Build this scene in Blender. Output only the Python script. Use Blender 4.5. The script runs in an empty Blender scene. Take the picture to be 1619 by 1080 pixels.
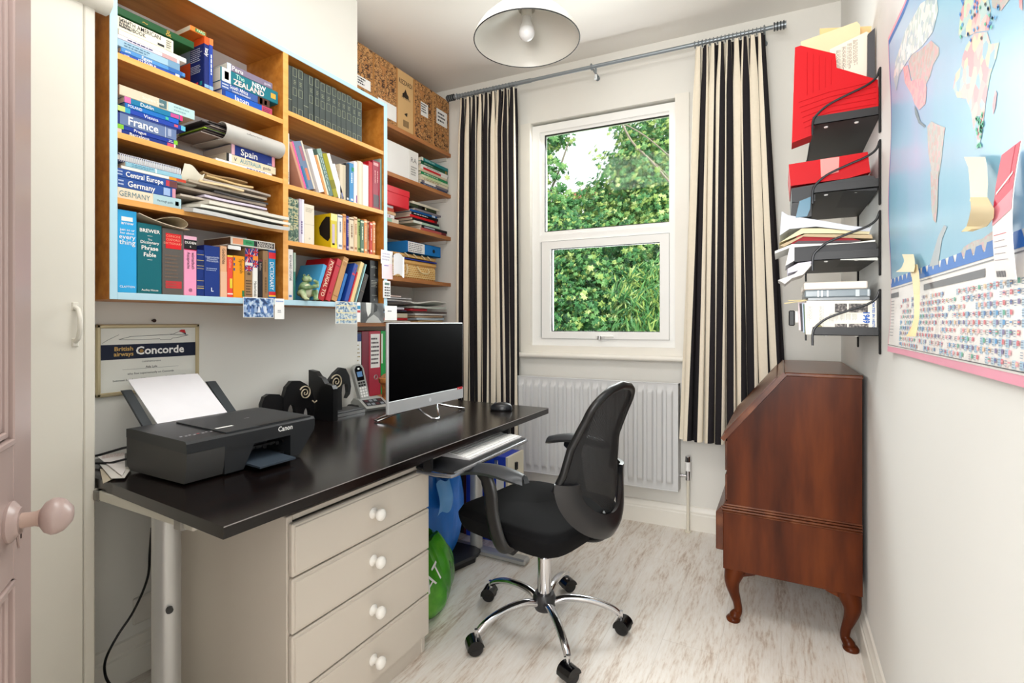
import bpy, bmesh, math, random
from math import sin, cos, pi, radians, sqrt, atan2, hypot, tan
from mathutils import Vector, Matrix, Euler
random.seed(7)
SC = bpy.context.scene
COL = SC.collection
# ---------------------------------------------------------------- camera
FPX = 800.0; CX = 809.5; HY = 509.0; CH = 1.15
TH = math.atan(425.5 / FPX); CT, ST = cos(TH), sin(TH)
cam_d = bpy.data.cameras.new('camera'); cam = bpy.data.objects.new('camera', cam_d); COL.objects.link(cam)
cam_d.sensor_width = 36.0; cam_d.lens = FPX / 1619.0 * 36.0; cam_d.shift_y = (HY - 540.0) / 1619.0
cam_d.clip_start = 0.02; cam_d.clip_end = 200
cam.location = (0, 0, CH); cam.rotation_euler = (pi / 2, 0, TH)
SC.camera = cam
# ---------------------------------------------------------------- light and exposure
SC.view_settings.view_transform = 'Standard'; SC.view_settings.look = 'None'
SC.view_settings.gamma = 1.0; SC.view_settings.use_curve_mapping = False
SC.view_settings.exposure = 0.16
w = bpy.data.worlds.new('world'); SC.world = w; w.use_nodes = True
bgn = w.node_tree.nodes['Background']; bgn.inputs[0].default_value = (0.93, 0.97, 1.0, 1); bgn.inputs[1].default_value = 1.25
def area_light(name, loc, target, sx, sy, power, col=(1, 1, 1)):
    d = bpy.data.lights.new(name, 'AREA'); d.shape = 'RECTANGLE'; d.size = sx; d.size_y = sy; d.energy = power; d.color = col
    o = bpy.data.objects.new(name, d); COL.objects.link(o); o.location = loc
    o.rotation_euler = (Vector(target) - Vector(loc)).to_track_quat('-Z', 'Y').to_euler(); return o
area_light('window_daylight', (-0.95, 3.12, 1.75), (-0.9, 0.5, 0.9), 0.8, 1.3, 32, (0.98, 0.99, 1.0))
area_light('fill_behind_camera', (-0.2, -1.2, 1.35), (-1.1, 2.4, 1.0), 1.0, 1.3, 54, (1.0, 0.99, 0.98))  # added fill behind the camera, brightens the wall under the bookcase; no real lamp
area_light('fill_to_ceiling', (-0.35, 0.1, 1.75), (-0.6, 1.2, 2.9), 0.7, 0.5, 9, (1.0, 0.99, 0.98))  # added fill aimed upward to brighten the ceiling, stands for no real source
area_light('fill_from_ceiling', (-0.75, 0.95, 2.69), (-0.8, 1.75, 0.0), 1.3, 0.8, 21, (1.0, 0.99, 0.98))  # added unseen fill under the ceiling, lights floor and back wall from above
sun_d = bpy.data.lights.new('sun', 'SUN'); sun_d.energy = 6.0; sun_d.angle = radians(1.5); sun_d.color = (1, 0.96, 0.86)
sun = bpy.data.objects.new('sun', sun_d); COL.objects.link(sun)
sun.rotation_euler = Vector((-0.55, 0.55, -0.62)).to_track_quat('-Z', 'Y').to_euler()

# ---------------------------------------------------------------- image ray helpers (a pixel of the photo to a point on a real plane)
def ray(px):
    a = (px - CX) / FPX
    return (a * CT - ST, a * ST + CT)
def yx(px, X0):            # Y of pixel column px on the plane X = X0
    r = ray(px); return r[1] * X0 / r[0]
def ptx(px, py, X0):
    r = ray(px); z = X0 / r[0]; return (X0, r[1] * z, CH + (HY - py) / FPX * z)
def pty(px, py, Y0):
    r = ray(px); z = Y0 / r[1]; return (r[0] * z, Y0, CH + (HY - py) / FPX * z)
def ptz(px, py, Z0):
    r = ray(px); z = FPX * (CH - Z0) / (py - HY); return (r[0] * z, r[1] * z, Z0)
KB = 0.051; YB = 2.97     # back wall: Y = YB + KB * X (the wall is slightly out of square)
def wb(x, off=0.0): return YB + KB * x - off

# ---------------------------------------------------------------- materials
MATS = {}
def srgb(h):
    if isinstance(h, (tuple, list)): return tuple(h)
    h = h.lstrip('#'); v = [int(h[i:i + 2], 16) / 255 for i in (0, 2, 4)]
    return tuple(x / 12.92 if x <= 0.04045 else ((x + 0.055) / 1.055) ** 2.4 for x in v)
def mat(col, rough=0.55, metal=0.0, var=0.06, scale=12.0, bump=0.0, stretch=None, spec=0.5, key=None, coat=0.0, emit=0):
    k = key or (col, rough, metal, var, scale, bump, stretch, spec, coat)
    if k in MATS: return MATS[k]
    m = bpy.data.materials.new('surface'); m.use_nodes = True; nt = m.node_tree; b = nt.nodes['Principled BSDF']
    c = srgb(col)
    b.inputs['Roughness'].default_value = rough; b.inputs['Metallic'].default_value = metal
    b.inputs['Specular IOR Level'].default_value = spec; b.inputs['Coat Weight'].default_value = coat
    tc = nt.nodes.new('ShaderNodeTexCoord'); mp = nt.nodes.new('ShaderNodeMapping'); nz = nt.nodes.new('ShaderNodeTexNoise')
    nt.links.new(tc.outputs['Object'], mp.inputs[0]); nt.links.new(mp.outputs[0], nz.inputs[0])
    mp.inputs['Scale'].default_value = stretch or (1, 1, 1); nz.inputs['Scale'].default_value = scale; nz.inputs['Detail'].default_value = 5
    mx = nt.nodes.new('ShaderNodeMix'); mx.data_type = 'RGBA'
    mx.inputs[6].default_value = tuple(x * (1 - var) for x in c) + (1,); mx.inputs[7].default_value = tuple(min(1, x * (1 + var)) for x in c) + (1,)
    nt.links.new(nz.outputs[0], mx.inputs[0]); nt.links.new(mx.outputs[2], b.inputs['Base Color'])
    if bump:
        bp = nt.nodes.new('ShaderNodeBump'); bp.inputs['Strength'].default_value = bump; bp.inputs['Distance'].default_value = 0.002
        nt.links.new(nz.outputs[0], bp.inputs['Height']); nt.links.new(bp.outputs[0], b.inputs['Normal'])
    MATS[k] = m; return m
def ramp_mat(key, cols, scale, stretch=(1, 1, 1), rough=0.5, detail=6, spec=0.5, bump=0.0, dist=0.0, coat=0.0):
    """noise driven colour ramp: cols = [(pos, hex), ...]"""
    if key in MATS: return MATS[key]
    m = mat('#888888', rough=rough, spec=spec, scale=scale, stretch=stretch, key=key, coat=coat)
    nt = m.node_tree; nz = [n for n in nt.nodes if n.type == 'TEX_NOISE'][0]; nz.inputs['Detail'].default_value = detail; nz.inputs['Distortion'].default_value = dist
    b = nt.nodes['Principled BSDF']; cr = nt.nodes.new('ShaderNodeValToRGB')
    e = cr.color_ramp.elements; e[0].position = cols[0][0]; e[0].color = srgb(cols[0][1]) + (1,); e[1].position = cols[-1][0]; e[1].color = srgb(cols[-1][1]) + (1,)
    for p, c in cols[1:-1]:
        x = e.new(p); x.color = srgb(c) + (1,)
    nt.links.new(nz.outputs[0], cr.inputs[0]); nt.links.new(cr.outputs[0], b.inputs['Base Color'])
    if bump:
        bp = nt.nodes.new('ShaderNodeBump'); bp.inputs['Strength'].default_value = bump; bp.inputs['Distance'].default_value = 0.001
        nt.links.new(nz.outputs[0], bp.inputs['Height']); nt.links.new(bp.outputs[0], b.inputs['Normal'])
    return m

# ---------------------------------------------------------------- mesh builder
class MB:
    def __init__(s): s.v = []; s.f = []; s.m = []; s.mats = []
    def mi(s, m):
        if m not in s.mats: s.mats.append(m)
        return s.mats.index(m)
    def add(s, vs, fs, m, M=None):
        o = len(s.v); i = s.mi(m)
        for p in vs: s.v.append(tuple(M @ Vector(p)) if M else tuple(p))
        for f in fs: s.f.append(tuple(o + k for k in f)); s.m.append(i)
        return s
    def box(s, x0, x1, y0, y1, z0, z1, m, bev=0, M=None):
        x0, x1 = min(x0, x1), max(x0, x1); y0, y1 = min(y0, y1), max(y0, y1); z0, z1 = min(z0, z1), max(z0, z1)
        bev = min(bev, (x1 - x0) * .45, (y1 - y0) * .45, (z1 - z0) * .45)
        if bev <= 0:
            vs = [(x, y, z) for z in (z0, z1) for y in (y0, y1) for x in (x0, x1)]
            return s.add(vs, [(0, 2, 3, 1), (4, 5, 7, 6), (0, 1, 5, 4), (2, 6, 7, 3), (0, 4, 6, 2), (1, 3, 7, 5)], m, M)
        c = (x0, x1), (y0, y1), (z0, z1); vs = []; idx = {}
        for a in (0, 1):
            for b in (0, 1):
                for d in (0, 1):
                    for ax in range(3):
                        p = []
                        for q, e in enumerate((a, b, d)):
                            val = c[q][e]
                            if q != ax: val += bev if e == 0 else -bev
                            p.append(val)
                        idx[(a, b, d, ax)] = len(vs); vs.append(tuple(p))
        fs = []
        g = lambda a, b, d, ax: idx[(a, b, d, ax)]
        for e in (0, 1):
            fs.append([g(e, 0, 0, 0), g(e, 1, 0, 0), g(e, 1, 1, 0), g(e, 0, 1, 0)])
            fs.append([g(0, e, 0, 1), g(1, e, 0, 1), g(1, e, 1, 1), g(0, e, 1, 1)])
            fs.append([g(0, 0, e, 2), g(1, 0, e, 2), g(1, 1, e, 2), g(0, 1, e, 2)])
        for a in (0, 1):
            for b in (0, 1):
                fs.append([g(a, b, 0, 0), g(a, b, 0, 1), g(a, b, 1, 1), g(a, b, 1, 0)])
                fs.append([g(a, 0, b, 0), g(a, 0, b, 2), g(a, 1, b, 2), g(a, 1, b, 0)])
                fs.append([g(0, a, b, 1), g(0, a, b, 2), g(1, a, b, 2), g(1, a, b, 1)])
                for d in (0, 1): fs.append([g(a, b, d, 0), g(a, b, d, 1), g(a, b, d, 2)])
        cen = Vector(((x0 + x1) / 2, (y0 + y1) / 2, (z0 + z1) / 2)); out = []
        for f in fs:
            p = [Vector(vs[i]) for i in f]; n = (p[1] - p[0]).cross(p[2] - p[0]); ctr = sum(p, Vector()) / len(p)
            out.append(tuple(f) if n.dot(ctr - cen) > 0 else tuple(reversed(f)))
        return s.add(vs, out, m, M)
    def quad(s, a, b, c, d, m): return s.add([a, b, c, d], [(0, 1, 2, 3)], m)
    def prism(s, poly, axis, a, b, m, M=None):
        """poly = 2D points (the two axes other than axis, in xyz order), extruded from a to b"""
        n = len(poly)
        def P(p, t):
            l = [p[0], p[1]]; l.insert(axis, t); return tuple(l)
        vs = [P(p, a) for p in poly] + [P(p, b) for p in poly]
        fs = [tuple(range(n - 1, -1, -1)), tuple(range(n, 2 * n))] + [(i, (i + 1) % n, n + (i + 1) % n, n + i) for i in range(n)]
        ar = sum(poly[i][0] * poly[(i + 1) % n][1] - poly[(i + 1) % n][0] * poly[i][1] for i in range(n))
        flip = (ar < 0) ^ (b < a) ^ (axis == 1)
        if flip: fs = [tuple(reversed(f)) for f in fs]
        return s.add(vs, fs, m, M)
    def lathe(s, prof, m, seg=24, M=None, cap=True):
        """prof = [(r, z)...] around z"""
        vs = []; fs = []; n = len(prof)
        for r, z in prof:
            for k in range(seg):
                a = 2 * pi * k / seg; vs.append((r * cos(a), r * sin(a), z))
        for i in range(n - 1):
            for k in range(seg):
                k2 = (k + 1) % seg; fs.append((i * seg + k, i * seg + k2, (i + 1) * seg + k2, (i + 1) * seg + k))
        if cap:
            if prof[0][0] > 1e-6: fs.append(tuple(range(seg - 1, -1, -1)))
            if prof[-1][0] > 1e-6: fs.append(tuple((n - 1) * seg + k for k in range(seg)))
        return s.add(vs, fs, m, M)
    def cyl(s, p0, p1, r, m, seg=16, r1=None):
        return s.tube([p0, p1], [r, r if r1 is None else r1], m, seg)
    def tube(s, pts, r, m, seg=10, closed=False, flat=None, up=None):
        pts = [Vector(p) for p in pts]; n = len(pts); rs = r if isinstance(r, (list, tuple)) else [r] * n
        vs = []; prev = None
        for i, p in enumerate(pts):
            if closed: t = pts[(i + 1) % n] - pts[i - 1]
            else: t = pts[min(i + 1, n - 1)] - pts[max(i - 1, 0)]
            t.normalize()
            if up is not None: u = Vector(up)
            elif prev is None: u = Vector((0, 0, 1)) if abs(t.z) < .9 else Vector((1, 0, 0))
            else: u = prev
            u = u - t * u.dot(t)
            if u.length < 1e-6: u = Vector((1, 0, 0)) - t * t.x
            u.normalize(); prev = u; w_ = t.cross(u)
            fl = flat or 1.0
            for k in range(seg):
                a = 2 * pi * k / seg; vs.append(tuple(p + w_ * rs[i] * cos(a) + u * rs[i] * fl * sin(a)))
        fs = []
        rng = n if closed else n - 1
        for i in range(rng):
            j = (i + 1) % n
            for k in range(seg):
                k2 = (k + 1) % seg; fs.append((i * seg + k, i * seg + k2, j * seg + k2, j * seg + k))
        if not closed:
            fs.append(tuple(range(seg - 1, -1, -1))); fs.append(tuple((n - 1) * seg + k for k in range(seg)))
        return s.add(vs, fs, m)
    def sphere(s, c, r, m, seg=16, sc=(1, 1, 1)):
        k = max(4, seg // 2); pr = [(max(1e-7, r * sin(pi * i / k)), -r * cos(pi * i / k)) for i in range(k + 1)]
        return s.lathe(pr, m, seg, Matrix.Translation(c) @ Matrix.Diagonal((*sc, 1)), cap=False)
    def grid(s, fn, nu, nv, m, thick=0.0):
        P = [[Vector(fn(i / nu, j / nv)) for j in range(nv + 1)] for i in range(nu + 1)]
        vs = [tuple(P[i][j]) for i in range(nu + 1) for j in range(nv + 1)]; W = nv + 1
        fs = [(i * W + j, (i + 1) * W + j, (i + 1) * W + j + 1, i * W + j + 1) for i in range(nu) for j in range(nv)]
        if thick:
            o = len(vs)
            for i in range(nu + 1):
                for j in range(nv + 1):
                    du = P[min(i + 1, nu)][j] - P[max(i - 1, 0)][j]; dv = P[i][min(j + 1, nv)] - P[i][max(j - 1, 0)]
                    nn = du.cross(dv); nn.normalize(); vs.append(tuple(P[i][j] - nn * thick))
            fs += [tuple(o + k for k in reversed(f)) for f in list(fs)]
            for i in range(nu):
                fs.append((i * W, o + i * W, o + (i + 1) * W, (i + 1) * W)); a = i * W + nv; fs.append((a, a + W, o + a + W, o + a))
            for j in range(nv):
                fs.append((j, j + 1, o + j + 1, o + j)); a = nu * W + j; fs.append((a, o + a, o + a + 1, a + 1))
        return s.add(vs, fs, m)
    def text(s, body, o, right, up, size, m, fit=None, align='l', bold=0.0, lift=0.0005, squash=None):
        """o = left baseline point; fit = max width; letters lie on the plane (right, up)"""
        vs, fs = text_mesh(body, bold)
        if not vs: return s
        x0 = min(p[0] for p in vs); x1 = max(p[0] for p in vs); w_ = max(x1 - x0, 1e-6) * size; sx = size; sy = size
        if fit and w_ > fit:
            k = fit / w_; sx *= k
            if k < 0.72: sy *= k / 0.72
        if squash: sx = squash / max(x1 - x0, 1e-6)
        w_ = (x1 - x0) * sx
        off = {'l': 0, 'c': -w_ / 2, 'r': -w_}[align]
        R = Vector(right).normalized(); U = Vector(up).normalized(); N = R.cross(U); O = Vector(o) + N * lift
        return s.add([tuple(O + R * ((p[0] - x0) * sx + off) + U * (p[1] * sy)) for p in vs], fs, m)
    def lines(s, o, right, up, w_, h_, n, m, fill=0.55, lift=0.0005, rnd=None, gap=0.12):
        """rows of broken strokes standing for small print; o = top left"""
        R = Vector(right).normalized(); U = Vector(up).normalized(); N = R.cross(U); O = Vector(o) + N * lift; rnd = rnd or random
        ph = h_ / n
        for i in range(n):
            y = -ph * (i + .5); t = ph * fill / 2; x = 0; end = w_ * rnd.uniform(.7, 1)
            while x < end:
                l = min(rnd.uniform(.05, .16) * w_, end - x)
                if l > w_ * .01: s.quad(O + R * x + U * (y - t), O + R * (x + l) + U * (y - t), O + R * (x + l) + U * (y + t), O + R * x + U * (y + t), m)
                x += l + w_ * gap * .25
        return s
    def patch(s, o, right, up, w_, h_, m, lift=0.0004):
        """flat rectangle, o = lower left"""
        R = Vector(right).normalized(); U = Vector(up).normalized(); N = R.cross(U); O = Vector(o) + N * lift
        return s.quad(O, O + R * w_, O + R * w_ + U * h_, O + U * h_, m)
    def build(s, name, parent=None, local=False, smooth=35, uv=None, kind=None, loc=None):
        me = bpy.data.meshes.new(name); L = Vector((0, 0, 0))
        if not local:
            p = parent
            while p is not None: L += p.location; p = p.parent
            if loc is not None: L += Vector(loc)
        me.from_pydata([tuple(Vector(p) - L) for p in s.v], [], s.f)
        for m in s.mats: me.materials.append(m)
        me.polygons.foreach_set('material_index', s.m)
        if smooth:
            me.shade_smooth(); me.set_sharp_from_angle(angle=radians(smooth))
        me.update(); o = bpy.data.objects.new(name, me); COL.objects.link(o)
        if loc is not None: o.location = loc
        if parent: o.parent = parent
        if kind: o['kind'] = kind
        return o
_TX = {}
def text_mesh(body, bold=0.0):
    k = (body, bold)
    if k in _TX: return _TX[k]
    cu = bpy.data.curves.new('t', 'FONT'); cu.body = body; cu.resolution_u = 2; cu.offset = bold; cu.size = 1.0
    ob = bpy.data.objects.new('t', cu); me = ob.to_mesh()
    r = ([tuple(v.co) for v in me.vertices], [tuple(p.vertices) for p in me.polygons])
    ob.to_mesh_clear(); bpy.data.objects.remove(ob); bpy.data.curves.remove(cu); _TX[k] = r; return r
def thing(name, label, cat, loc=(0, 0, 0), rz=0, group=None, rot=None):
    o = bpy.data.objects.new(name, None); COL.objects.link(o); o.empty_display_size = .05
    o.location = loc; o.rotation_euler = rot or (0, 0, rz); o['label'] = label; o['category'] = cat
    if group: o['group'] = group
    return o
def tag(o, label, cat, group=None):
    o['label'] = label; o['category'] = cat
    if group: o['group'] = group
    return o
def struct(name, mb, parent=None, **k):
    o = mb.build(name, parent, **k)
    if parent is None: o['kind'] = 'structure'
    return o

# ---------------------------------------------------------------- common materials
M_WALL = mat('#e7e5de', .85, var=.025, scale=2.5, bump=.15)
M_WALLR = mat('#e4e4e0', .85, var=.02, scale=2.5, bump=.15)
M_CEIL = mat('#efece6', .9, var=.015, scale=2)
M_GLOSSW = mat('#ece8de', .35, var=.02)
M_PVC = mat('#f4f4f1', .25, var=.01)
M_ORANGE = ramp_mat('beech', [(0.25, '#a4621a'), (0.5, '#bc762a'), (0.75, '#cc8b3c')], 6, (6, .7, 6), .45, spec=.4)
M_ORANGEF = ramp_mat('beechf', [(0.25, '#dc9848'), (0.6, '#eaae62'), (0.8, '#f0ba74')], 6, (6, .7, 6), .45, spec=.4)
M_ALC = ramp_mat('alcove', [(0.3, '#a5683a'), (0.6, '#bd7f4c'), (0.8, '#cc935e')], 5, (6, .8, 6), .5, spec=.35)
M_BLUEP = mat('#b4d6e4', .45, var=.03)
M_BLACK = mat('#0e0e10', .45, var=.1)
M_BLKGL = mat('#060608', .12, var=.05)
M_CHROME = mat('#d9d9dc', .12, metal=1.0, var=.02)
M_STEEL = mat('#b9babb', .3, metal=.85, var=.04)
M_WHITE = mat('#f2f1ee', .6, var=.02)
M_PAPER = mat('#ebe7de', .8, var=.05, scale=30)
M_PAGES = mat('#e6dcc6', .85, var=.1, scale=160, stretch=(.2, 1, .2))
M_INK = mat('#2b2b2f', .7)
M_GOLD = mat('#c8a85c', .4, metal=.4)
M_CREAMT = mat('#efe9d6', .7)
def C(h, r=.5): return mat(tuple(x ** 1.2 for x in srgb(h)), r, var=.05, spec=.35)

# ---------------------------------------------------------------- floor, ceiling, walls
XR = 0.262; XL = -1.862; XA = -2.31; CZ = 2.745; YBR = 1.862; YF = -1.6
fm = bpy.data.materials.new('surface'); fm.use_nodes = True; nt = fm.node_tree; B = nt.nodes['Principled BSDF']
def N(t): return nt.nodes.new(t)
tc = N('ShaderNodeTexCoord'); mp = N('ShaderNodeMapping'); mp.inputs['Scale'].default_value = (5, .7, 1); nz = N('ShaderNodeTexNoise'); nz.inputs['Scale'].default_value = 3.2; nz.inputs['Detail'].default_value = 10; nz.inputs['Roughness'].default_value = .68; nz.inputs['Distortion'].default_value = .6
nt.links.new(tc.outputs['Object'], mp.inputs[0]); nt.links.new(mp.outputs[0], nz.inputs[0])
mp2 = N('ShaderNodeMapping'); mp2.inputs['Scale'].default_value = (60, 7, 1); n2 = N('ShaderNodeTexNoise'); n2.inputs['Scale'].default_value = 2.0; n2.inputs['Detail'].default_value = 8; n2.inputs['Roughness'].default_value = .7
nt.links.new(tc.outputs['Object'], mp2.inputs[0]); nt.links.new(mp2.outputs[0], n2.inputs[0])
bt = N('ShaderNodeTexBrick'); mp3 = N('ShaderNodeMapping'); mp3.inputs['Rotation'].default_value = (0, 0, pi / 2); nt.links.new(tc.outputs['Object'], mp3.inputs[0]); nt.links.new(mp3.outputs[0], bt.inputs[0])
bt.inputs['Scale'].default_value = 1; bt.inputs['Brick Width'].default_value = 1.25; bt.inputs['Row Height'].default_value = .19; bt.inputs['Mortar Size'].default_value = .0012
bt.inputs['Color1'].default_value = (.88, .87, .86, 1); bt.inputs['Color2'].default_value = (1, 1, 1, 1); bt.inputs['Mortar'].default_value = (.55, .5, .45, 1)
cr = N('ShaderNodeValToRGB'); e = cr.color_ramp.elements
e[0].position = .33; e[0].color = srgb('#9c7e66') + (1,); e[1].position = .58; e[1].color = srgb('#f0ebe4') + (1,); q = e.new(.42); q.color = srgb('#d2c2b2') + (1,); q = e.new(.49); q.color = srgb('#e9e1d7') + (1,)
ad = N('ShaderNodeMath'); ad.operation = 'MULTIPLY_ADD'; ad.inputs[1].default_value = .55; nt.links.new(nz.outputs[0], ad.inputs[0])
ml = N('ShaderNodeMath'); ml.operation = 'MULTIPLY'; ml.inputs[1].default_value = .45; nt.links.new(n2.outputs[0], ml.inputs[0]); nt.links.new(ml.outputs[0], ad.inputs[2]); nt.links.new(ad.outputs[0], cr.inputs[0])
mx = N('ShaderNodeMix'); mx.data_type = 'RGBA'; mx.blend_type = 'MULTIPLY'; mx.inputs[0].default_value = .35; nt.links.new(cr.outputs[0], mx.inputs[6]); nt.links.new(bt.outputs[0], mx.inputs[7]); nt.links.new(mx.outputs[2], B.inputs['Base Color'])
B.inputs['Roughness'].default_value = .42
bp = N('ShaderNodeBump'); bp.inputs['Strength'].default_value = .2; bp.inputs['Distance'].default_value = .001; nt.links.new(n2.outputs[0], bp.inputs['Height']); nt.links.new(bp.outputs[0], B.inputs['Normal'])
m = MB(); m.prism([(XL - .5, YF), (XR + .1, YF), (XR + .1, wb(XR) + .08), (XL - .5, wb(XL - .5) + .08)], 2, -.06, 0, fm); struct('floor', m)
m = MB(); m.prism([(XL - .6, YF), (XR + .1, YF), (XR + .1, wb(XR) + .25), (XL - .6, wb(XL - .6) + .25)], 2, CZ, CZ + .1, M_CEIL); struct('ceiling', m)
m = MB(); m.box(XR, XR + .12, YF, wb(XR) + .2, 0, CZ, M_WALLR); struct('wall_right', m)
m = MB(); m.box(XL - .6, XL, -.1, YBR, 0, CZ, M_WALL); m.box(XA - .12, XA, YBR, wb(XA) + .2, 0, CZ, M_WALL); struct('wall_left', m)
m = MB(); m.box(XL - .6, -.52, -.24, -.10, 0, CZ, M_WALL); m.box(-.52, XR, -.24, -.10, 2.06, CZ, M_WALL); struct('wall_front', m)
# back wall with its window opening
WX0, WX1, WZ0, WZ1 = -1.425, -.508, .965, 2.412
m = MB()
def bw(x0, x1, z0, z1, mm, d0=0.0, d1=.16): m.prism([(x0, wb(x0) + d0), (x1, wb(x1) + d0), (x1, wb(x1) + d1), (x0, wb(x0) + d1)], 2, z0, z1, mm)
bw(XA, WX0, 0, CZ, M_WALL); bw(WX1, XR, 0, CZ, M_WALL); bw(WX0, WX1, 0, WZ0, M_WALL); bw(WX0, WX1, WZ1, CZ, M_WALL); struct('wall_back', m)
def skirt(name, pts_fn, L):
    m = MB(); prof = [(0, 0), (.018, 0), (.018, .085), (.014, .09), (.014, .1), (.008, .112), (.006, .125), (0, .13)]
    a, b, nrm = pts_fn
    a = Vector(a); b = Vector(b); nn = Vector(nrm); vs = []
    for p in (a, b):
        for d, z in prof: vs.append((p.x + nn.x * d, p.y + nn.y * d, z))
    n = len(prof); m.add(vs, [(i, i + 1, n + i + 1, n + i) for i in range(n - 1)] + [tuple(range(n)), tuple(range(2 * n - 1, n - 1, -1))], M_GLOSSW); struct(name, m, smooth=20)
skirt('baseboard_back', ((XL, wb(XL), 0), (XR, wb(XR), 0), (KB, -1, 0)), 0)
skirt('baseboard_right', ((XR, YF, 0), (XR, wb(XR), 0), (-1, 0, 0)), 0)
skirt('baseboard_left', ((XL, .69, 0), (XL, YBR, 0), (1, 0, 0)), 0)

# ---------------------------------------------------------------- window
M_GLASS = bpy.data.materials.new('surface'); M_GLASS.use_nodes = True; nt = M_GLASS.node_tree; nt.nodes.remove(nt.nodes['Principled BSDF'])
tr = N('ShaderNodeBsdfTransparent'); tr.inputs[0].default_value = (.96, .98, .97, 1); gl = N('ShaderNodeBsdfGlossy'); gl.inputs['Roughness'].default_value = .01; ms = N('ShaderNodeMixShader'); fr = N('ShaderNodeFresnel'); fr.inputs[0].default_value = 1.2
nt.links.new(fr.outputs[0], ms.inputs[0]); nt.links.new(tr.outputs[0], ms.inputs[1]); nt.links.new(gl.outputs[0], ms.inputs[2]); nt.links.new(ms.outputs[0], nt.nodes['Material Output'].inputs[0])
win = thing('window_1', '', ''); del win['label']; del win['category']; win['kind'] = 'structure'; win.location = (-.96, wb(-.96) + .03, 0)
def wr(m, x0, x1, z0, z1, mm, d0, d1):
    m.prism([(x0, wb(x0) + d0), (x1, wb(x1) + d0), (x1, wb(x1) + d1), (x0, wb(x0) + d1)], 2, z0, z1, mm)
def ring(m, x0, x1, z0, z1, t, mm, d0, d1, tb=None, tt=None):
    tb = t if tb is None else tb; tt = t if tt is None else tt
    wr(m, x0, x0 + t, z0, z1, mm, d0, d1); wr(m, x1 - t, x1, z0, z1, mm, d0, d1); wr(m, x0 + t, x1 - t, z0, z0 + tb, mm, d0, d1); wr(m, x0 + t, x1 - t, z1 - tt, z1, mm, d0, d1)
m = MB(); ring(m, -1.408, -.512, 1.0, 2.40, .052, M_PVC, .028, .09, .05, .045); ring(m, -1.372, -.544, 1.035, 2.372, .02, M_PVC, .036, .08); wr(m, -1.36, -1.33, 1.04, 1.66, M_PVC, .045, .08)
wr(m, -1.36, -.56, 1.655, 1.7, M_PVC, .03, .09); ring(m, -1.352, -.54, 1.7, 2.36, .022, M_PVC, .04, .08); m.build('window_frame', win)
m = MB(); ring(m, -1.341, -.560, 1.045, 1.657, .054, M_PVC, .018, .075, .042, .048); ring(m, -1.3405, -.5605, 1.0455, 1.6565, .002, mat('#9a9a98', .6), .0168, .0185); ring(m, -1.298, -.593, 1.072, 1.627, .018, M_PVC, .026, .07); m.build('sash', win)
m = MB(); ring(m, -1.331, -.561, 1.721, 2.339, .006, M_BLACK, .044, .056); ring(m, -1.281, -.610, 1.089, 1.610, .005, M_BLACK, .034, .048); m.build('glazing_gasket', win)
m = MB(); wr(m, -1.34, -.556, 1.718, 2.342, M_GLASS, .058, .06); m.build('glass_pane', win)
m = MB(); wr(m, -1.283, -.609, 1.083, 1.613, M_GLASS, .05, .052); m.build('glass_pane', win)
m = MB(); hx = -.955; hy = wb(hx) + .018; m.box(hx - .03, hx + .02, hy - .012, hy + .004, 1.052, 1.068, M_PVC, .003); m.box(hx - .005, hx + .085, hy - .026, hy - .014, 1.058, 1.07, M_PVC, .004); m.cyl((hx - .005, hy - .02, 1.045), (hx - .005, hy - .02, 1.066), .012, M_STEEL); m.build('handle', win)
m = MB(); m.prism([(-1.468, wb(-1.468) - .05), (-.452, wb(-.452) - .05), (-.452, wb(-.452) + .03), (-1.468, wb(-1.468) + .03)], 2, .928, .958, M_GLOSSW); wr(m, -1.43, -.5, .955, 1.002, M_GLOSSW, -.012, .06)
m.tube([(-1.468, wb(-1.468) - .048, .943), (-.452, wb(-.452) - .048, .943)], .015, M_GLOSSW, 12); struct('trim_1', m)
m = MB(); wr(m, -.524, -.45, .955, 2.425, M_GLOSSW, -.014, .05); struct('trim_2', m)
m = MB(); wr(m, -1.474, -1.408, .955, 2.412, M_GLOSSW, -.008, .05); struct('trim_3', m)

# ================================================================ fitted cupboard at the left
M_CUP = mat('#d9d4c8', .4, var=.02)
XC = -1.62
t = thing('fitted_cupboard', 'tall cream fitted cupboard with a curved pull handle, left of the bookcase', 'cupboard', (XC, .3, 0))
m = MB(); m.box(XL, XC - .02, -.098, .672, 0, CZ - .01, M_CUP); m.box(XC - .02, XC, .647, .672, 0, 2.0, M_CUP, .003); m.build('cupboard_body', t)
m = MB(); m.box(XC - .019, XC + .002, -.09, .6455, .06, 1.99, M_CUP, .003); d = m.build('cupboard_door', t)
m = MB(); hp = ptx(118, 513, XC)
m.tube([(XC + .002, hp[1], hp[2] + .045), (XC + .02, hp[1], hp[2] + .038), (XC + .03, hp[1], hp[2] + .015), (XC + .03, hp[1], hp[2] - .012), (XC + .02, hp[1], hp[2] - .036), (XC + .002, hp[1], hp[2] - .045)], [.006, .0055, .006, .006, .0055, .006], M_CUP, 10)
m.box(XC, XC + .006, hp[1] - .007, hp[1] + .007, hp[2] + .036, hp[2] + .058, M_CUP, .002); m.box(XC, XC + .006, hp[1] - .007, hp[1] + .007, hp[2] - .058, hp[2] - .036, M_CUP, .002); m.build('pull_handle', d)
m = MB(); pr = [(XC - .01, 1.985), (XC + .012, 1.985), (XC + .03, 2.0), (XC + .034, 2.03), (XC + .034, 2.06), (XC - .01, 2.06)]
m.prism([(a, b) for a, b in pr], 1, -.098, .70, M_CUP); m.build('cornice', t, smooth=50)

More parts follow.
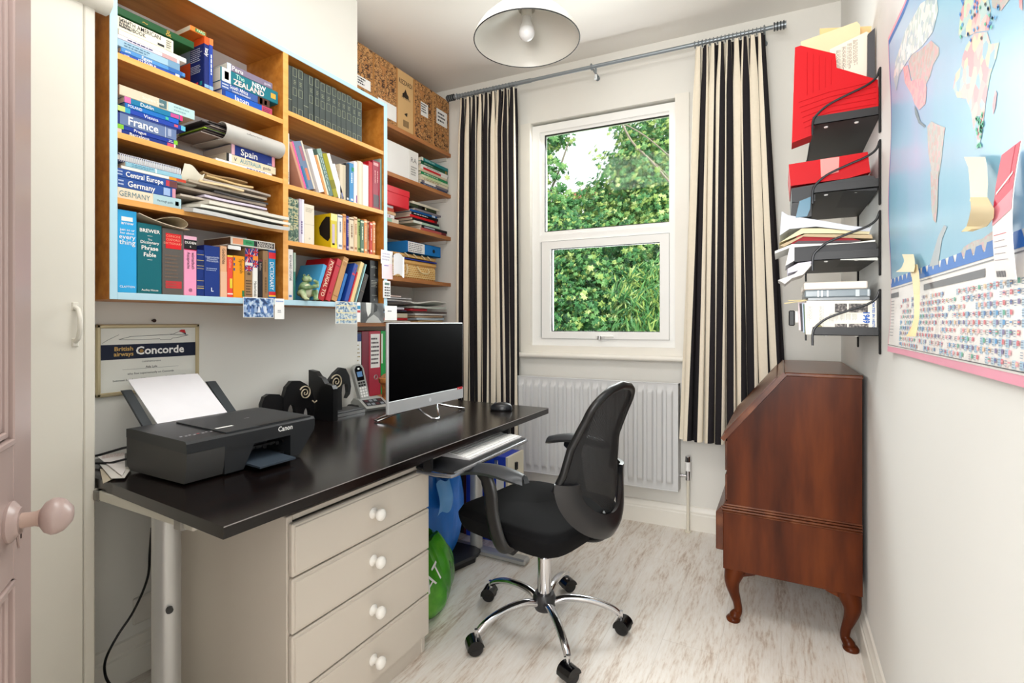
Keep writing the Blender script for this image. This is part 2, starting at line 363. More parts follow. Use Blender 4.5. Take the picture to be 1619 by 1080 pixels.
# ================================================================ wall bookcase
XB = -1.64; XBB = -1.856
SH_L = [1.905, 1.683, 1.499]; SH_R = [1.947, 1.669, 1.457]; BOT = 1.233
t = thing('wall_bookcase', 'wide orange beech bookcase with pale blue edges, mounted on the left wall', 'bookcase', (XBB, 1.28, 1.213))
YL0, YL1, YD0, YD1, YR0, YR1 = .712, .731, 1.264, 1.286, 1.806, 1.828
m = MB(); m.box(XBB, XB, YL0, YL1, 1.213, 2.175, M_ORANGE); m.box(XB, XB + .003, YL0, YL1, 1.213, 2.175, M_BLUEP, .001); m.build('side_panel', t)
m = MB(); m.box(XBB, XB, YR0, YR1, 1.213, 2.175, M_ORANGE); m.box(XB, XB + .003, YR0, YR1, 1.213, 2.175, M_BLUEP, .001); m.build('side_panel', t)
m = MB(); m.box(XBB, XB, YL1, YR0, 2.157, 2.175, M_ORANGE); m.box(XB, XB + .003, YL1, YR0, 2.157, 2.175, M_BLUEP, .001); m.build('top_panel', t)
m = MB(); m.box(XBB, XB, YL1, YR0, 1.213, BOT, M_ORANGE); m.box(XB, XB + .003, YL1, YR0, 1.213, BOT, M_BLUEP, .001); m.build('bottom_panel', t)
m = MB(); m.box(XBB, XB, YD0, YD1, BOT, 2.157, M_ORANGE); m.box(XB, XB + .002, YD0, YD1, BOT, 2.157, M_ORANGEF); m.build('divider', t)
m = MB(); m.box(XBB - .001, XBB + .005, YL1, YR0, BOT, 2.157, mat('#d9d6d3', .7)); m.build('back_panel', t)
for zt in SH_L:
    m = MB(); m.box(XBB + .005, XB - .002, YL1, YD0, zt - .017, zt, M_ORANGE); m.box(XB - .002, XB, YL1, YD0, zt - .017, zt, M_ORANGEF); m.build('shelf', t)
for zt in SH_R:
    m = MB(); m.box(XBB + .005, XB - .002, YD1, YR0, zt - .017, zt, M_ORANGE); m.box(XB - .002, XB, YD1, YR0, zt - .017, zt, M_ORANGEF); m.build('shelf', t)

# ---------------------------------------------------------------- books
def deco(m, ops, t_, h, x=0.0):
    for o in ops:
        k = o[0]
        if k == 'b':
            f0, f1, c = o[1:4]; y0, y1 = (o[4] if len(o) > 4 else (0, 1))
            m.box(x, x + .0006, y0 * t_, y1 * t_, h * (1 - f1), h * (1 - f0), c if not isinstance(c, str) else C(c))
        elif k == 'v':                                        # runs down the spine
            txt, f0, fl, sz, c = o[1:6]; yc = o[6] if len(o) > 6 else .5; S = sz * t_ * 1.35
            m.text(txt, (x, t_ * yc - S * .35, h * (1 - f0)), (0, 0, -1), (0, 1, 0), S, C(c), fit=fl * h, bold=o[7] * .5 if len(o) > 7 else .004, lift=.0009)
        elif k == 'h':
            txt, fc, sz, c = o[1:5]; S = sz * t_
            m.text(txt, (x, t_ / 2, h * (1 - fc) - S * .35), (0, 1, 0), (0, 0, 1), S, C(c), fit=t_ * .88, align='c', bold=o[5] * .6 if len(o) > 5 else .006, lift=.0009)
        elif k == 'l':
            f0, f1, n, c = o[1:5]
            m.lines((x, t_ * .12, h * (1 - f0)), (0, 1, 0), (0, 0, 1), t_ * .76, h * (f1 - f0), n, C(c), lift=.0009, fill=.4)
        elif k == 'r':                                        # small print along the spine
            f0, f1, n, c = o[1:5]
            m.lines((x, t_ * .85, h * (1 - f0)), (0, 0, -1), (0, 1, 0), h * (f1 - f0), t_ * .7, n, C(c), lift=.0009, fill=.4)
def book(name, label, loc, rx, t_, h, d, col, ops=(), group=None, pages=None, hard=True, rz=0, cover_ops=None, cat='book', pc='pages'):
    """local frame: spine faces +X at x=0, thickness along +Y, height along +Z; rx rotates about X"""
    root = thing(name, label, cat, loc, 0, group, rot=Euler((rx, 0, rz), 'XYZ'))
    cm = col if not isinstance(col, str) else C(col, .42); b = .0022 if hard else .0009; g = .003 if hard else 0
    m = MB(); r = min(.0015, t_ * .1)
    m.box(-.003, 0, 0, t_, 0, h, cm, r); m.box(-d, -.002, 0, b, 0, h, cm); m.box(-d, -.002, t_ - b, t_, 0, h, cm)
    deco(m, ops, t_, h)
    if cover_ops: cover_ops(m, t_, h, d)
    m.build('cover', root, local=True)
    m = MB(); m.box(-d + g, -.0025, b, t_ - b, g, h - g, pages or M_PAGES); m.build(pc, root, local=True)
    return root
BOOKS = 0
def up(px0, px1, pyt, base, col, label, ops=(), d=.15, xf=-1.65, lean=0, group=None, cover_ops=None, hard=True, pages=None, h=None, name='book', X=None):
    """upright book seen between two pixel columns"""
    X = X or xf; y0 = yx(px0, X); y1 = yx(px1, X); hh = h or ptx(px0, pyt, X)[2] - base
    return book(name, label, (X, y0 + .0003, base), 0, y1 - y0 - .0006, hh, d, col, ops, group, pages, hard, cover_ops=cover_ops)
def stack(px_of, py0, base, items, group=None, X=-1.65, d=.16, s=5.142):
    """lying books, bottom first: (u0, u1, dv, colour, label, ops, kw)"""
    z = base
    for it in items:
        u0, u1, dv, col, label, ops = it[:6]; kw = it[6] if len(it) > 6 else {}
        X_ = X + kw.pop('dx', 0); p0 = px_of(u0); p1 = px_of(u1); y0 = yx(p0, X_); y1 = yx(p1, X_)
        zc = X_ / ray(p0)[0]; t_ = dv / s / FPX * zc
        book(kw.pop('name', 'book'), label, (X_, y1, z), pi / 2, t_ - .0004, y1 - y0, kw.pop('d', d), col, ops, group, kw.pop('pages', None), kw.pop('hard', False), rz=kw.pop('rz', 0))
        z += t_
    return z
PL = lambda u: 150 + u / 5.142
W_, NV, YE = '#f4f2ee', '#1d3a86', '#f2c230'
# top left shelf, left stack
GTL = 'guidebooks lying on the top left shelf'
zt = stack(PL, 0, SH_L[0], [
 (205, 700, 34, '#2f62b8', 'blue guidebook titled ISTANBUL at the bottom of the leftmost top-shelf stack', [('v', 'ISTANBUL', .28, .3, .8, W_), ('v', 'guide', .06, .14, .4, W_), ('b', .9, .97, '#e9e4da')]),
 (212, 735, 36, '#5f9bd0', 'sky blue guidebook titled Egypt, second from the bottom of the leftmost stack', [('v', 'Egypt', .3, .3, .8, W_), ('v', 'guide', .06, .14, .4, W_), ('b', .72, .95, '#3d78b8')]),
 (182, 690, 62, '#a8c5d6', 'pale blue grey guidebook lying above the Egypt book on the top shelf', [('b', .8, 1, '#7fa3bd'), ('r', .1, .6, 2, '#5d7f98')]),
 (182, 690, 34, '#dcd6e2', 'thin lilac and white booklet under the white handbook on the top shelf', [('b', .7, .95, '#c9a7a7'), ('r', .15, .6, 1, '#44456a')]),
 (182, 745, 42, '#efece2', 'long white booklet poking out under the South American handbook', [('b', 0, .02, '#b9b4a8')]),
 (180, 640, 108, '#ece5d3', 'thick cream handbook on South America with black line drawings on its spine', [('v', 'SOUTH AMERICAN', .03, .72, .36, '#20222a', .74), ('v', 'HANDBOOK', .03, .45, .34, '#20222a', .36), ('r', .04, .25, 3, '#5a5a5a'), ('b', .7, .82, '#3a3a3a', (.1, .28)), ('b', .86, .96, '#d8d2c0'), ('r', .86, .96, 4, '#55504a')]),
], GTL)
# big green atlas, tilted over the stack
MG = C('#0d5a2c')
def atlas(m, t_, h, d):
    m.text('Atlas', (.0008, t_ * .3, h * .45), (0, 0, -1), (0, 1, 0), t_ * .9, M_GOLD, bold=.02)
y0 = yx(PL(178), -1.65); y1 = yx(PL(812), -1.645)
book('atlas', 'large dark green gilt-marked atlas lying on top of the leftmost stack', (-1.648, y1, zt + .003), pi / 2, .022, y1 - y0, .19, MG, [('v', '~', .3, .2, .9, '#b79a4a'), ('v', '&', .6, .2, .9, '#b79a4a')], pages=mat('#9fd0c4', .6))
# upright Italy guides
def italy_cover(m, t_, h, d):
    y = 0; o = C('#e8662a'); n = C('#24377c')
    m.box(-d, 0, -.0006, 0, h * .87, h, o); m.box(-d * .5, -.002, -.0007, 0, 0, h * .87, n); m.box(-d, -d * .5, -.0006, 0, 0, h * .6, o); m.box(-d, -d * .5, -.0007, 0, h * .6, h * .87, C('#7f95a8'))
    for i, (a, c) in enumerate(((.06, '#c2317a'), (.2, '#d94a5a'), (.34, '#2c9aa8'))): m.box(-d * (.5 - a), -d * (.42 - a), -.001, 0, h * .1, h * .17, C(c))
    m.lines((-d * .47, -.0012, h * .82), (1, 0, 0), (0, 0, 1), d * .42, h * .26, 7, C('#dfe3f0'), fill=.35); m.lines((-d * .47, -.0012, h * .5), (1, 0, 0), (0, 0, 1), d * .42, h * .16, 5, C('#dfe3f0'), fill=.35)
    m.text('guide', (-d * .6, -.0012, h * .92), (1, 0, 0), (0, 0, 1), .012, C('#f6e3c0'), align='c')
up(323.2, 330.3, 57, SH_L[0], '#24377c', 'orange and navy upright guidebook titled Italy with small photos on its cover', [('b', 0, .14, '#e8662a'), ('v', 'Italy', .22, .4, .85, W_), ('b', .9, .96, '#8fb8e0')], d=.155, cover_ops=italy_cover, hard=False)
up(330.6, 337, 60, SH_L[0], '#2f51a8', 'blue upright guidebook with an orange top just right of the Italy guide', [('b', 0, .12, '#f08a4a'), ('r', .3, .8, 1, '#dfe6f4'), ('b', .9, .97, '#9ac0e6')], d=.15, hard=False)
t_ = .012; z_ = ptx(323.2, 57, -1.65)[2] + .001
book('book', 'small green and orange book lying on top of the upright Italy guide', (-1.655, yx(326, -1.655), z_), pi / 2, .016, .05, .13, '#e98a3c', [('b', .3, .95, '#3f7d3c', (.15, .85)), ('v', 'PARIS', .4, .5, .6, '#d9e8c4')], hard=False)
stack(PL, 0, SH_L[0], [
 (1035, 1440, 62, '#1f66c0', 'bright blue guidebook titled Japan at the bottom of the right top-shelf stack', [('v', 'Japan', .22, .3, .75, W_), ('b', 0, .06, '#27498f'), ('b', .78, 1, '#c2536e'), ('r', .8, .98, 3, '#3b2c5c')]),
 (1025, 1420, 66, '#4a69a6', 'slate blue guidebook titled South Africa above the Japan guide', [('v', 'South Africa', .17, .36, .5, W_, .7), ('v', 'Lesotho & Swaziland', .22, .36, .26, W_, .25), ('r', .02, .15, 2, '#dfe4f0'), ('b', .74, 1, '#5b3a2c'), ('b', .78, .84, '#efe2cf', (.1, .9)), ('b', .88, .94, '#e58b3c', (.2, .8))]),
 (1022, 1490, 112, '#1f7f8c', 'thick teal guidebook titled NEW ZEALAND with red and white letters', [('b', .02, .16, '#efeeea'), ('b', .06, .13, '#39424c', (.2, .8)), ('v', 'The', .24, .2, .34, '#bfe6d8', .76), ('v', 'NEW', .52, .25, .38, '#f4f2ee', .74, .04), ('v', 'ZEALAND', .2, .55, .42, '#f3d9d4', .3, .045), ('b', .86, .95, '#e6b04c', (.3, .7))]),
 (1075, 1445, 56, '#8d8296', 'grey violet guidebook titled Peru on top of the New Zealand guide', [('b', 0, .08, '#cdd8e6'), ('v', 'Peru', .1, .3, .72, W_), ('v', 'guide', .8, .16, .4, '#ded8e2')]),
], 'guidebooks stacked at the right of the top left shelf')
# second left shelf
stack(PL, 190, SH_L[1], [
 (180, 655, 40, '#20408f', 'dark blue guidebook titled Barcelona at the bottom of the second-shelf stack', [('b', 0, .07, '#e3c9c4'), ('v', 'Barcelona', .2, .4, .72, W_), ('b', .85, .97, '#c95a7a'), ('b', .97, 1, '#e8e6e0')]),
 (180, 672, 37, '#2146a0', 'blue guidebook titled Prague with a lime green spine end', [('b', 0, .1, '#8cc63c'), ('v', 'Prague', .26, .25, .72, W_), ('b', .93, 1, '#8cc63c'), ('r', .84, .92, 2, '#e8e6e0')]),
 (182, 665, 108, '#7689ae', 'thick grey blue guidebook titled France', [('b', 0, .04, '#2b3f86'), ('b', 0, 1, '#33498c', (.88, 1)), ('v', 'France', .17, .5, .66, W_, .47, .03), ('b', .79, .8, '#c8cfdd'), ('b', .84, .9, '#aab4cc', (.2, .8))]),
 (185, 735, 44, '#2750b0', 'blue guidebook titled Vienna with a pale turquoise end, lying on the France guide', [('b', 0, .1, '#c9d88c'), ('b', .1, .17, '#45a7c4'), ('v', 'Vienna', .36, .22, .72, W_), ('b', .82, .88, '#d86a7a', (.3, .8)), ('b', .93, 1, '#6fc1d6')], {'pages': mat('#a98f78', .8)}),
 (245, 680, 40, '#1e7cc4', 'blue guidebook titled POLAND between the Vienna and Dublin guides', [('v', 'POLAND', .05, .25, .6, W_), ('b', .74, .8, '#58c2a0', (.2, .8)), ('b', .8, 1, '#1a6fd0')], {'pages': mat('#7f97a8', .8)}),
 (240, 712, 48, '#1d86ac', 'teal guidebook titled Dublin with pink spine ends', [('b', 0, .1, '#f07bb0'), ('v', 'Dublin', .26, .22, .66, W_), ('b', .78, .93, '#c95a9a', (.15, .85)), ('b', .95, 1, '#e83f86')]),
 (200, 810, 84, '#dcd0bb', 'long cream and pale blue book on top of the second-shelf stack', [('b', .62, 1, '#bcd6d6'), ('v', 'Southern Spain', .28, .28, .36, '#f4efe4'), ('b', .5, .6, '#5c7f86', (.1, .95)), ('r', .7, .92, 2, '#8fb0b4')], {'pages': mat('#d9c6ae', .85)}),
], 'guidebooks lying at the left of the second shelf')
zt = stack(PL, 190, SH_L[1], [
 (985, 1440, 26, '#f1efec', 'thin white road atlas at the bottom of the right second-shelf pile', [('b', .5, .92, '#f6f6f8', (.05, .95)), ('r', .52, .9, 1, '#3a4a9a')], {'pages': M_PAPER}),
 (1068, 1472, 66, '#e6dcc0', 'cream guidebook titled AUSTRALIA with a black corner', [('b', 0, .05, '#17181c'), ('b', .05, .1, '#eceaf0'), ('v', 'V', .14, .1, .5, '#3a4a6a'), ('v', 'AUSTRALIA', .26, .42, .56, '#5f9fb0'), ('v', 'guide', .72, .2, .4, '#5a5a66')], {'pages': mat('#b9ad9a', .85)}),
 (1110, 1462, 84, '#223f8c', 'navy guidebook titled Spain with pale pink edges', [('b', 0, .07, '#e8bcc4'), ('b', .93, 1, '#e8a8b0'), ('v', 'Spain', .2, .4, .66, W_, .5, .03), ('v', 'guide', .82, .1, .3, '#a8c0e8', .2)], {'pages': mat('#b5a99c', .85)}),
], 'books lying at the right of the second shelf')
# rolled grey folder
def cyl_curve(y0, y1, zc, r, xf, m, mm, seg=26):
    def fn(u, v):
        a = -pi * .62 + u * pi * 1.3
        return (xf - r + r * cos(a), y0 + v * (y1 - y0) + .0 * u, zc + r * sin(a) * .86)
    m.grid(fn, seg, 4, mm, .002)
ya = yx(PL(1060), -1.62); yb = yx(PL(1535), -1.62); r = .033
t = thing('rolled_folder', 'light grey curled document folder with papers inside, lying on the Spain guide', 'folder', (-1.66, (ya + yb) / 2, zt))
m = MB(); mg = mat('#b9b6b0', .5)
cyl_curve(ya, yb, zt + r * .9, r, -1.612, m, mg)
m.grid(lambda u, v: (-1.645 - u * .17, ya - .0 + v * (yb - ya), zt + r * .9 - r * .83 + u * .004 + .002 * sin(v * 9)), 8, 6, mg, .002)
m.grid(lambda u, v: (-1.645 - u * .17, ya + v * (yb - ya), zt + r * 1.72 - u * .012), 8, 6, mg, .002)
m.text('advocare', (-1.611, ya + .07, zt + r * .95), (0, 1, 0), (0, 0, 1), .016, C('#6d6a66')); m.build('folder_cover', t)
m = MB()
for i in range(7):
    zz = zt + .008 + i * .007; m.box(-1.80, -1.65 + random.uniform(-.006, .004), ya - .03 - .035 * random.random(), yb - .03, zz, zz + .0035, mat(random.choice(['#4b3f3b', '#8c8078', '#c9c3bb', '#5a4c46', '#3d3a3c']), .7))
m.box(-1.8, -1.652, ya - .05, ya + .02, zt + .024, zt + .027, C('#a6c84a')); m.build('papers', t)
# third left shelf
z3 = stack(PL, 190, SH_L[2], [
 (180, 700, 95, '#eadfc8', 'cream guidebook titled GERMANY in thin capitals at the bottom of the third-shelf stack', [('b', .54, 1, '#b9d4da'), ('v', 'GERMANY', .03, .46, .5, '#6d8f98', .5, .0), ('v', 'the rough guide', .6, .26, .22, '#4a5a66'), ('b', .9, .96, '#5f7d88', (.3, .7))], {'pages': M_PAPER}),
 (180, 655, 82, '#3c63a6', 'mid blue guidebook titled Germany, above the cream Germany guide', [('r', .02, .12, 2, '#cdd8ec'), ('v', 'Germany', .17, .46, .62, W_, .5, .03), ('b', .78, .9, '#a9c0e2', (.1, .9)), ('b', .94, 1, '#d8a0b0')]),
 (182, 668, 72, '#3560a6', 'blue guidebook titled Central Europe lying above the two Germany guides', [('r', .0, .08, 2, '#cdd8ec'), ('v', 'Central Europe', .13, .62, .62, W_, .5, .03), ('b', .8, .86, '#c84a5a', (.15, .85)), ('b', .86, 1, '#7a4c4c', (.1, .9))]),
 (215, 740, 26, '#e8e6e0', 'thin white booklet with an orange right half on the Central Europe guide', [('b', .72, .84, '#e8a02c'), ('b', .84, 1, '#c8503a')]),
 (250, 708, 38, '#9cc7d6', 'pale turquoise map booklet under the spiral notebook', [('r', .1, .5, 2, '#5a93b0'), ('b', .5, .53, '#d8e6ea')]),
], 'guidebooks lying at the left of the third shelf')
t = thing('spiral_notebook', 'blue and white spiral-bound notebook on top of the third-shelf stack', 'notebook', (-1.66, yx(PL(440), -1.65), z3))
y0 = yx(PL(180), -1.655); y1 = yx(PL(705), -1.655)
m = MB(); m.box(-1.82, -1.658, y0, y1, z3, z3 + .003, C('#4a6098')); m.box(-1.82, -1.658, y0, y1, z3 + .018, z3 + .021, C('#2c3d6e')); m.build('cover', t)
m = MB(); m.box(-1.818, -1.66, y0 + .002, y1 - .002, z3 + .003, z3 + .018, M_PAPER); m.build('pages', t)
m = MB(); n = 34
for i in range(n):
    yy = y0 + .006 + (y1 - y0 - .012) * i / (n - 1)
    m.tube([(-1.657 + .008 * cos(a), yy, z3 + .0105 + .0115 * sin(a)) for a in [k * 2 * pi / 8 for k in range(8)]], .0012, C('#e6e8f0'), 5, closed=True)
m.build('spiral_binding', t)
# ---------------------------------------------------------------- piles of newspapers and loose papers
ORD = ['bottom', 'second from the bottom', 'third from the bottom', 'fourth from the bottom', 'fifth from the bottom', 'sixth from the bottom', 'seventh from the bottom', 'eighth from the bottom', 'ninth from the bottom', 'tenth from the bottom', 'eleventh from the bottom', 'twelfth from the bottom', 'thirteenth from the bottom', 'fourteenth from the bottom']
def bent_sheet(x0, x1, y0, y1, z, th, mm, amp=.004, rz=0, curl=0, seed=0, nx=8, ny=10, ripple=2.0):
    r = random.Random(seed); p = r.uniform(0, 6); q = r.uniform(0, 6); cx = (x0 + x1) / 2; cy = (y0 + y1) / 2; m = MB(); c, s = cos(rz), sin(rz)
    def fn(u, v):
        x = x0 + (x1 - x0) * u - cx; y = y0 + (y1 - y0) * v - cy
        zz = z + th + amp * (1 + sin(ripple * 3 * v + p) * cos(2 * u + q)) * .5 + curl * u ** 4 * (1 + .25 * sin(5 * v + q)) + max(0, curl) * .6 * max(0, abs(v - .5) * 2 - .55) ** 2
        return (cx + x * c - y * s, cy + x * s + y * c, zz)
    m.grid(fn, nx, ny, mm, th)
    return m
PCOL = ['#d8cdb6', '#cbb89a', '#e4dfd2', '#c9c3b6', '#b8a68a', '#ddd7ca', '#a89a86', '#e9e6de', '#c2a882', '#8c8479', '#dcdad6']
def news(x0, x1, y0, y1, z, th, col, label, group, rz=0, curl=0, amp=.003, seed=0, name='newspaper', cat='newspaper', printed=True):
    m = bent_sheet(x0, x1, y0, y1, z, th, mat(col, .8, var=.12, scale=60, stretch=(.3, .3, 4)), amp, rz, curl, seed)
    o = m.build(name, loc=((x0 + x1) / 2, (y0 + y1) / 2, z)); tag(o, label, cat, group); return o
zz = SH_L[2]; g = 'newspapers and papers piled on the third left shelf'
pile = [(800, 1585, .012, '#cfd0ce', .05, -.02, 'thick grey-white newspaper overhanging the shelf at the bottom of the big paper pile', .06),
        (860, 1590, .009, '#e4e0d4', -.02, -.012, 'cream newspaper lying second in the big paper pile, overhanging the shelf', .055),
        (930, 1580, .010, '#d7d3c7', .03, -.006, 'greyish newspaper third from the bottom of the big paper pile', .05),
        (720, 1440, .006, '#b9aea0', -.05, 0, 'brownish folded papers with dark ends, fourth in the big paper pile', .01),
        (900, 1430, .007, '#c9bfd0', .04, 0, 'lilac-grey folded leaflet in the middle of the big paper pile', .015),
        (700, 1420, .008, '#8c7f70', -.07, .004, 'dark brown curled papers at the left of the big paper pile', .0),
        (980, 1440, .006, '#3f3c3c', .05, 0, 'thin black brochure sticking out right in the big paper pile', .005),
        (760, 1430, .008, '#a39684', .09, .006, 'khaki-grey bundle of papers in the upper half of the big pile', .0),
        (880, 1250, .006, '#dcc49a', -.1, .003, 'tan folded sheet near the top of the big paper pile', .01),
        (850, 1460, .007, '#b8ada2', .06, .004, 'grey-brown papers with frayed ends third from the top of the big pile', -.01),
        (930, 1320, .006, '#dfc189', -.05, .006, 'orange-tan folder sheet second from the top of the big pile', -.01),
        (880, 1270, .005, '#c9a878', .1, .01, 'light brown envelope topping the big paper pile', -.02)]
for i, (u0, u1, th, col, rz, curl, lab, ox) in enumerate(pile):
    X0 = -1.65 + ox; y0 = yx(PL(u0), X0); y1 = min(yx(PL(u1), X0), 1.262 if X0 < -1.63 else 1.32)
    if X0 < -1.64: y1 = min(y1, 1.25)
    rz = rz if X0 > -1.63 else rz * .4
    news(-1.83, X0 if i < 3 else X0 - .01, y0, y1 - (.008 if X0 < -1.63 else 0), zz + .0006, th, col, lab, g, rz=rz if i >= 3 else 0, curl=curl if i > 2 else curl * .8, seed=i * 3, amp=.0022)
    zz += th + .0042
m = bent_sheet(-1.72, -1.645, yx(PL(705), -1.65), yx(PL(880), -1.65), zz - .06, .001, M_CREAMT, .01, .1, .05, 4, 10, 8)
o = m.build('curled_sheet', loc=(-1.69, .98, zz - .05)); tag(o, 'white curled paper sheet between the spiral notebook and the big paper pile', 'paper')

# bottom left row, upright books
PB = lambda v: 320 + v / 5.142
def brewer(m, t_, h, d): pass
LX = dict(hard=True, d=.17)
rows = [
 (182, 342, 52, '#3fb2e6', 'tall light blue book with white lettering "everything", leftmost on the bottom shelf', [('b', .08, .13, W_, (.2, .78)), ('h', 'arrow', .155, .26, W_), ('h', 'just so ur', .235, .2, W_), ('h', 'ber about', .275, .18, W_), ('h', 'every', .32, .38, W_), ('h', 'thing', .385, .42, W_), ('h', 'CLAYTON', .925, .17, W_)]),
 (345, 545, 160, '#0e7680', 'thick teal book with white lettering, BREWER dictionary of phrase and fable', [('h', 'BREWER', .1, .22, W_, .03), ('b', .17, .174, W_, (.4, .6)), ('h', 'The', .225, .11, W_), ('h', 'Dictionary', .265, .18, W_, .02), ('h', 'of', .305, .1, W_), ('h', 'Phrase', .345, .26, W_, .03), ('h', '&', .395, .12, W_), ('h', 'Fable', .44, .25, W_, .03), ('b', .51, .514, W_, (.4, .6)), ('h', 'Audley House', .945, .12, W_)]),
 (548, 722, 205, '#6f6a66', 'thick worn grey cloth dictionary with two red labels', [('b', .07, .3, '#e0262e', (.15, .88)), ('h', 'CONCISE', .11, .16, '#f0a890'), ('h', 'OXFORD', .165, .16, '#f0a890'), ('h', 'DICTIONARY', .22, .15, '#f0a890'), ('l', .38, .76, 7, '#847062'), ('b', .79, .9, '#c8444a', (.15, .9)), ('l', .8, .89, 2, '#a86058')]),
 (724, 828, 268, '#f3a9c8', 'pink and black German pronunciation dictionary, titled DUDEN', [('b', 0, .06, '#f6c6da'), ('b', .06, .225, '#1c1a20'), ('h', 'DUDEN', .11, .27, W_, .03), ('h', '6', .175, .22, W_), ('b', .215, .235, '#e0306a'), ('v', 'Aussprache', .27, .28, .25, '#20202a', .36), ('v', 'wörterbuch', .27, .28, .25, '#20202a', .72), ('h', '@', .9, .3, '#5a3050')]),
 (830, 887, 382, '#1c3f88', 'slim royal blue book with gold bands across its spine', [('b', .1, .11, '#c9b673'), ('b', .22, .235, '#c9b673'), ('b', .25, .33, '#16336e'), ('b', .34, .352, '#c9b673'), ('b', .4, .41, '#c9b673'), ('b', .66, .67, '#c9b673'), ('b', .78, .79, '#c9b673'), ('b', .82, .84, '#c9b673')]),
 (889, 1017, 345, '#1f4490', 'thick navy blue cloth book with a silver letter L on its spine', [('h', 'Langenscheidts', .22, .16, '#cfd8ea'), ('h', 'Deutsches', .26, .16, '#cfd8ea'), ('h', 'Wörterbuch', .3, .15, '#cfd8ea'), ('l', .43, .5, 2, '#b9c6e0'), ('h', 'L', .86, .34, '#e6ecf6', .04)]),
 (1020, 1074, 352, '#e9bb95', 'peach coloured paperback beside the navy blue cloth book', [('v', 'Gedichte', .05, .3, .5, '#5a3a30'), ('b', .5, 1, '#eac3a6')]),
 (1076, 1122, 428, '#ea5c4e', 'coral red paperback with a small yellow label', [('b', 0, .04, '#f0d45a'), ('b', .55, .78, '#e8d44a', (.45, .9)), ('v', 'Collins', .1, .3, .4, '#f6c0a8'), ('b', .9, .93, '#f4e8e0')]),
 (1125, 1218, 430, '#f2a81e', 'orange-yellow paperback titled Spanish', [('v', 'Spanish', .07, .34, .36, '#7a5a1c', .72), ('b', .82, .97, '#3a8a5c', (.78, .96)), ('b', .05, .12, '#33549a', (.02, .14)), ('b', .18, .24, '#33549a', (.02, .14)), ('b', .3, .36, '#33549a', (.02, .14))]),
 (1220, 1282, 372, '#a98a66', 'brown book with a British flag printed at the top of its spine', 'FLAG'),
 (1283, 1326, 372, '#ecebe6', 'white book titled Nederlands with a flag at the top of its spine', 'FLAG2'),
 (1329, 1364, 462, '#2a2226', 'thin black and dark red book right of the white Nederlands book', [('v', 'Italian', .1, .5, .5, '#b8a8a0'), ('b', 0, .05, '#7a2c30')]),
 (1366, 1411, 390, '#a08260', 'tan paperback between the black book and the bright blue dictionary', [('v', 'Larousse', .2, .3, .4, '#6a543a'), ('r', .55, .9, 1, '#7d6648')]),
 (1413, 1470, 372, '#2f9ec8', 'bright blue and red book titled DICTIONARY at the right end of the bottom left row', [('b', 0, .08, '#1d5ea8'), ('b', .08, .2, '#e03440'), ('v', 'DICTIONARY', .27, .55, .75, '#f2f6fa'), ('b', .85, .92, '#d8343c'), ('b', .92, .95, '#f0d040'), ('b', .95, 1, '#1f62b4')]),
]
def flag(m, y0, y1, z0, z1, x=.0008):
    m.box(0, x, y0, y1, z0, z1, C('#26408c')); w_ = y1 - y0; h_ = z1 - z0; a = .012 / 2
    for sgn in (1, -1):
        for cc, ww, l in (('#f2f2f2', .16, .0003), ('#d8303c', .07, .0006)):
            p = [(y0, z0 if sgn > 0 else z1), (y1, z1 if sgn > 0 else z0)]; dy = p[1][0] - p[0][0]; dz = p[1][1] - p[0][1]; L = hypot(dy, dz); ny, nz_ = -dz / L * ww * h_, dy / L * ww * h_
            m.quad((x + l, p[0][0] + max(0, -ny) + max(0, ny) * 0, p[0][1] - nz_ * .5), (x + l, p[1][0], p[1][1] - nz_ * .5), (x + l, p[1][0], p[1][1] + nz_ * .5), (x + l, p[0][0], p[0][1] + nz_ * .5), C(cc))
    m.box(0, x + .0009, y0, y1, z0 + h_ * .42, z0 + h_ * .58, C('#d8303c')); m.box(0, x + .0009, y0 + w_ * .42, y0 + w_ * .58, z0, z1, C('#d8303c'))
for (u0, u1, vt, col, lab, ops) in rows:
    co = None
    if ops == 'FLAG':
        co = lambda m, t_, h, d: (flag(m, 0, t_, h * .72, h), m.box(0, .0007, 0, t_, h * .66, h * .72, C('#e8e4dc')), flag(m, 0, t_, h * .55, h * .66))
        ops = [('h', 'ds', .5, .5, '#2a2622', .03), ('l', .62, .95, 6, '#5a4836')]
    elif ops == 'FLAG2':
        co = lambda m, t_, h, d: (flag(m, 0, t_, h * .85, h), m.box(0, .0009, 0, t_, h * .76, h * .85, C('#ee9a3a')), flag(m, 0, t_, h * .62, h * .76))
        ops = [('v', 'Nederlands', .66, .3, .5, '#2a2a2e')]
    up(PL(u0), PL(u1), PB(vt), BOT, col, lab, ops, xf=-1.652, group='dictionaries in the bottom left row', cover_ops=co, hard=True, d=.165)
zt2 = ptx(PL(1283), PB(372), -1.652)[2] + .001
y0 = yx(PL(1105), -1.65); y1 = yx(PL(1465), -1.65)
book('book', 'white spined book with orange, green and black label lying on the dictionaries', (-1.65, y1, zt2 + .001), pi / 2, .028, y1 - y0, .16, '#ebe6dc', [('b', .04, .26, '#f2b08a', (.15, .85)), ('b', .26, .5, '#4fb07a', (.15, .85)), ('b', .5, .97, '#23222c', (.15, .85)), ('v', 'SPAIN', .32, .14, .3, '#1d5a3a'), ('v', 'LANGUAGE', .58, .36, .34, '#f0e8e0', .66), ('v', 'REFERENCE', .58, .36, .34, '#f0e8e0', .34)], pages=mat('#6b4a33', .8, var=.3, scale=80))
m = MB(); m.box(-1.78, -1.653, yx(PL(1085), -1.652), yx(PL(1188), -1.652), BOT + .178, BOT + .181, M_WHITE); m.box(-1.655, -1.653, yx(PL(1085), -1.652), yx(PL(1188), -1.652), BOT + .165, BOT + .181, M_WHITE)
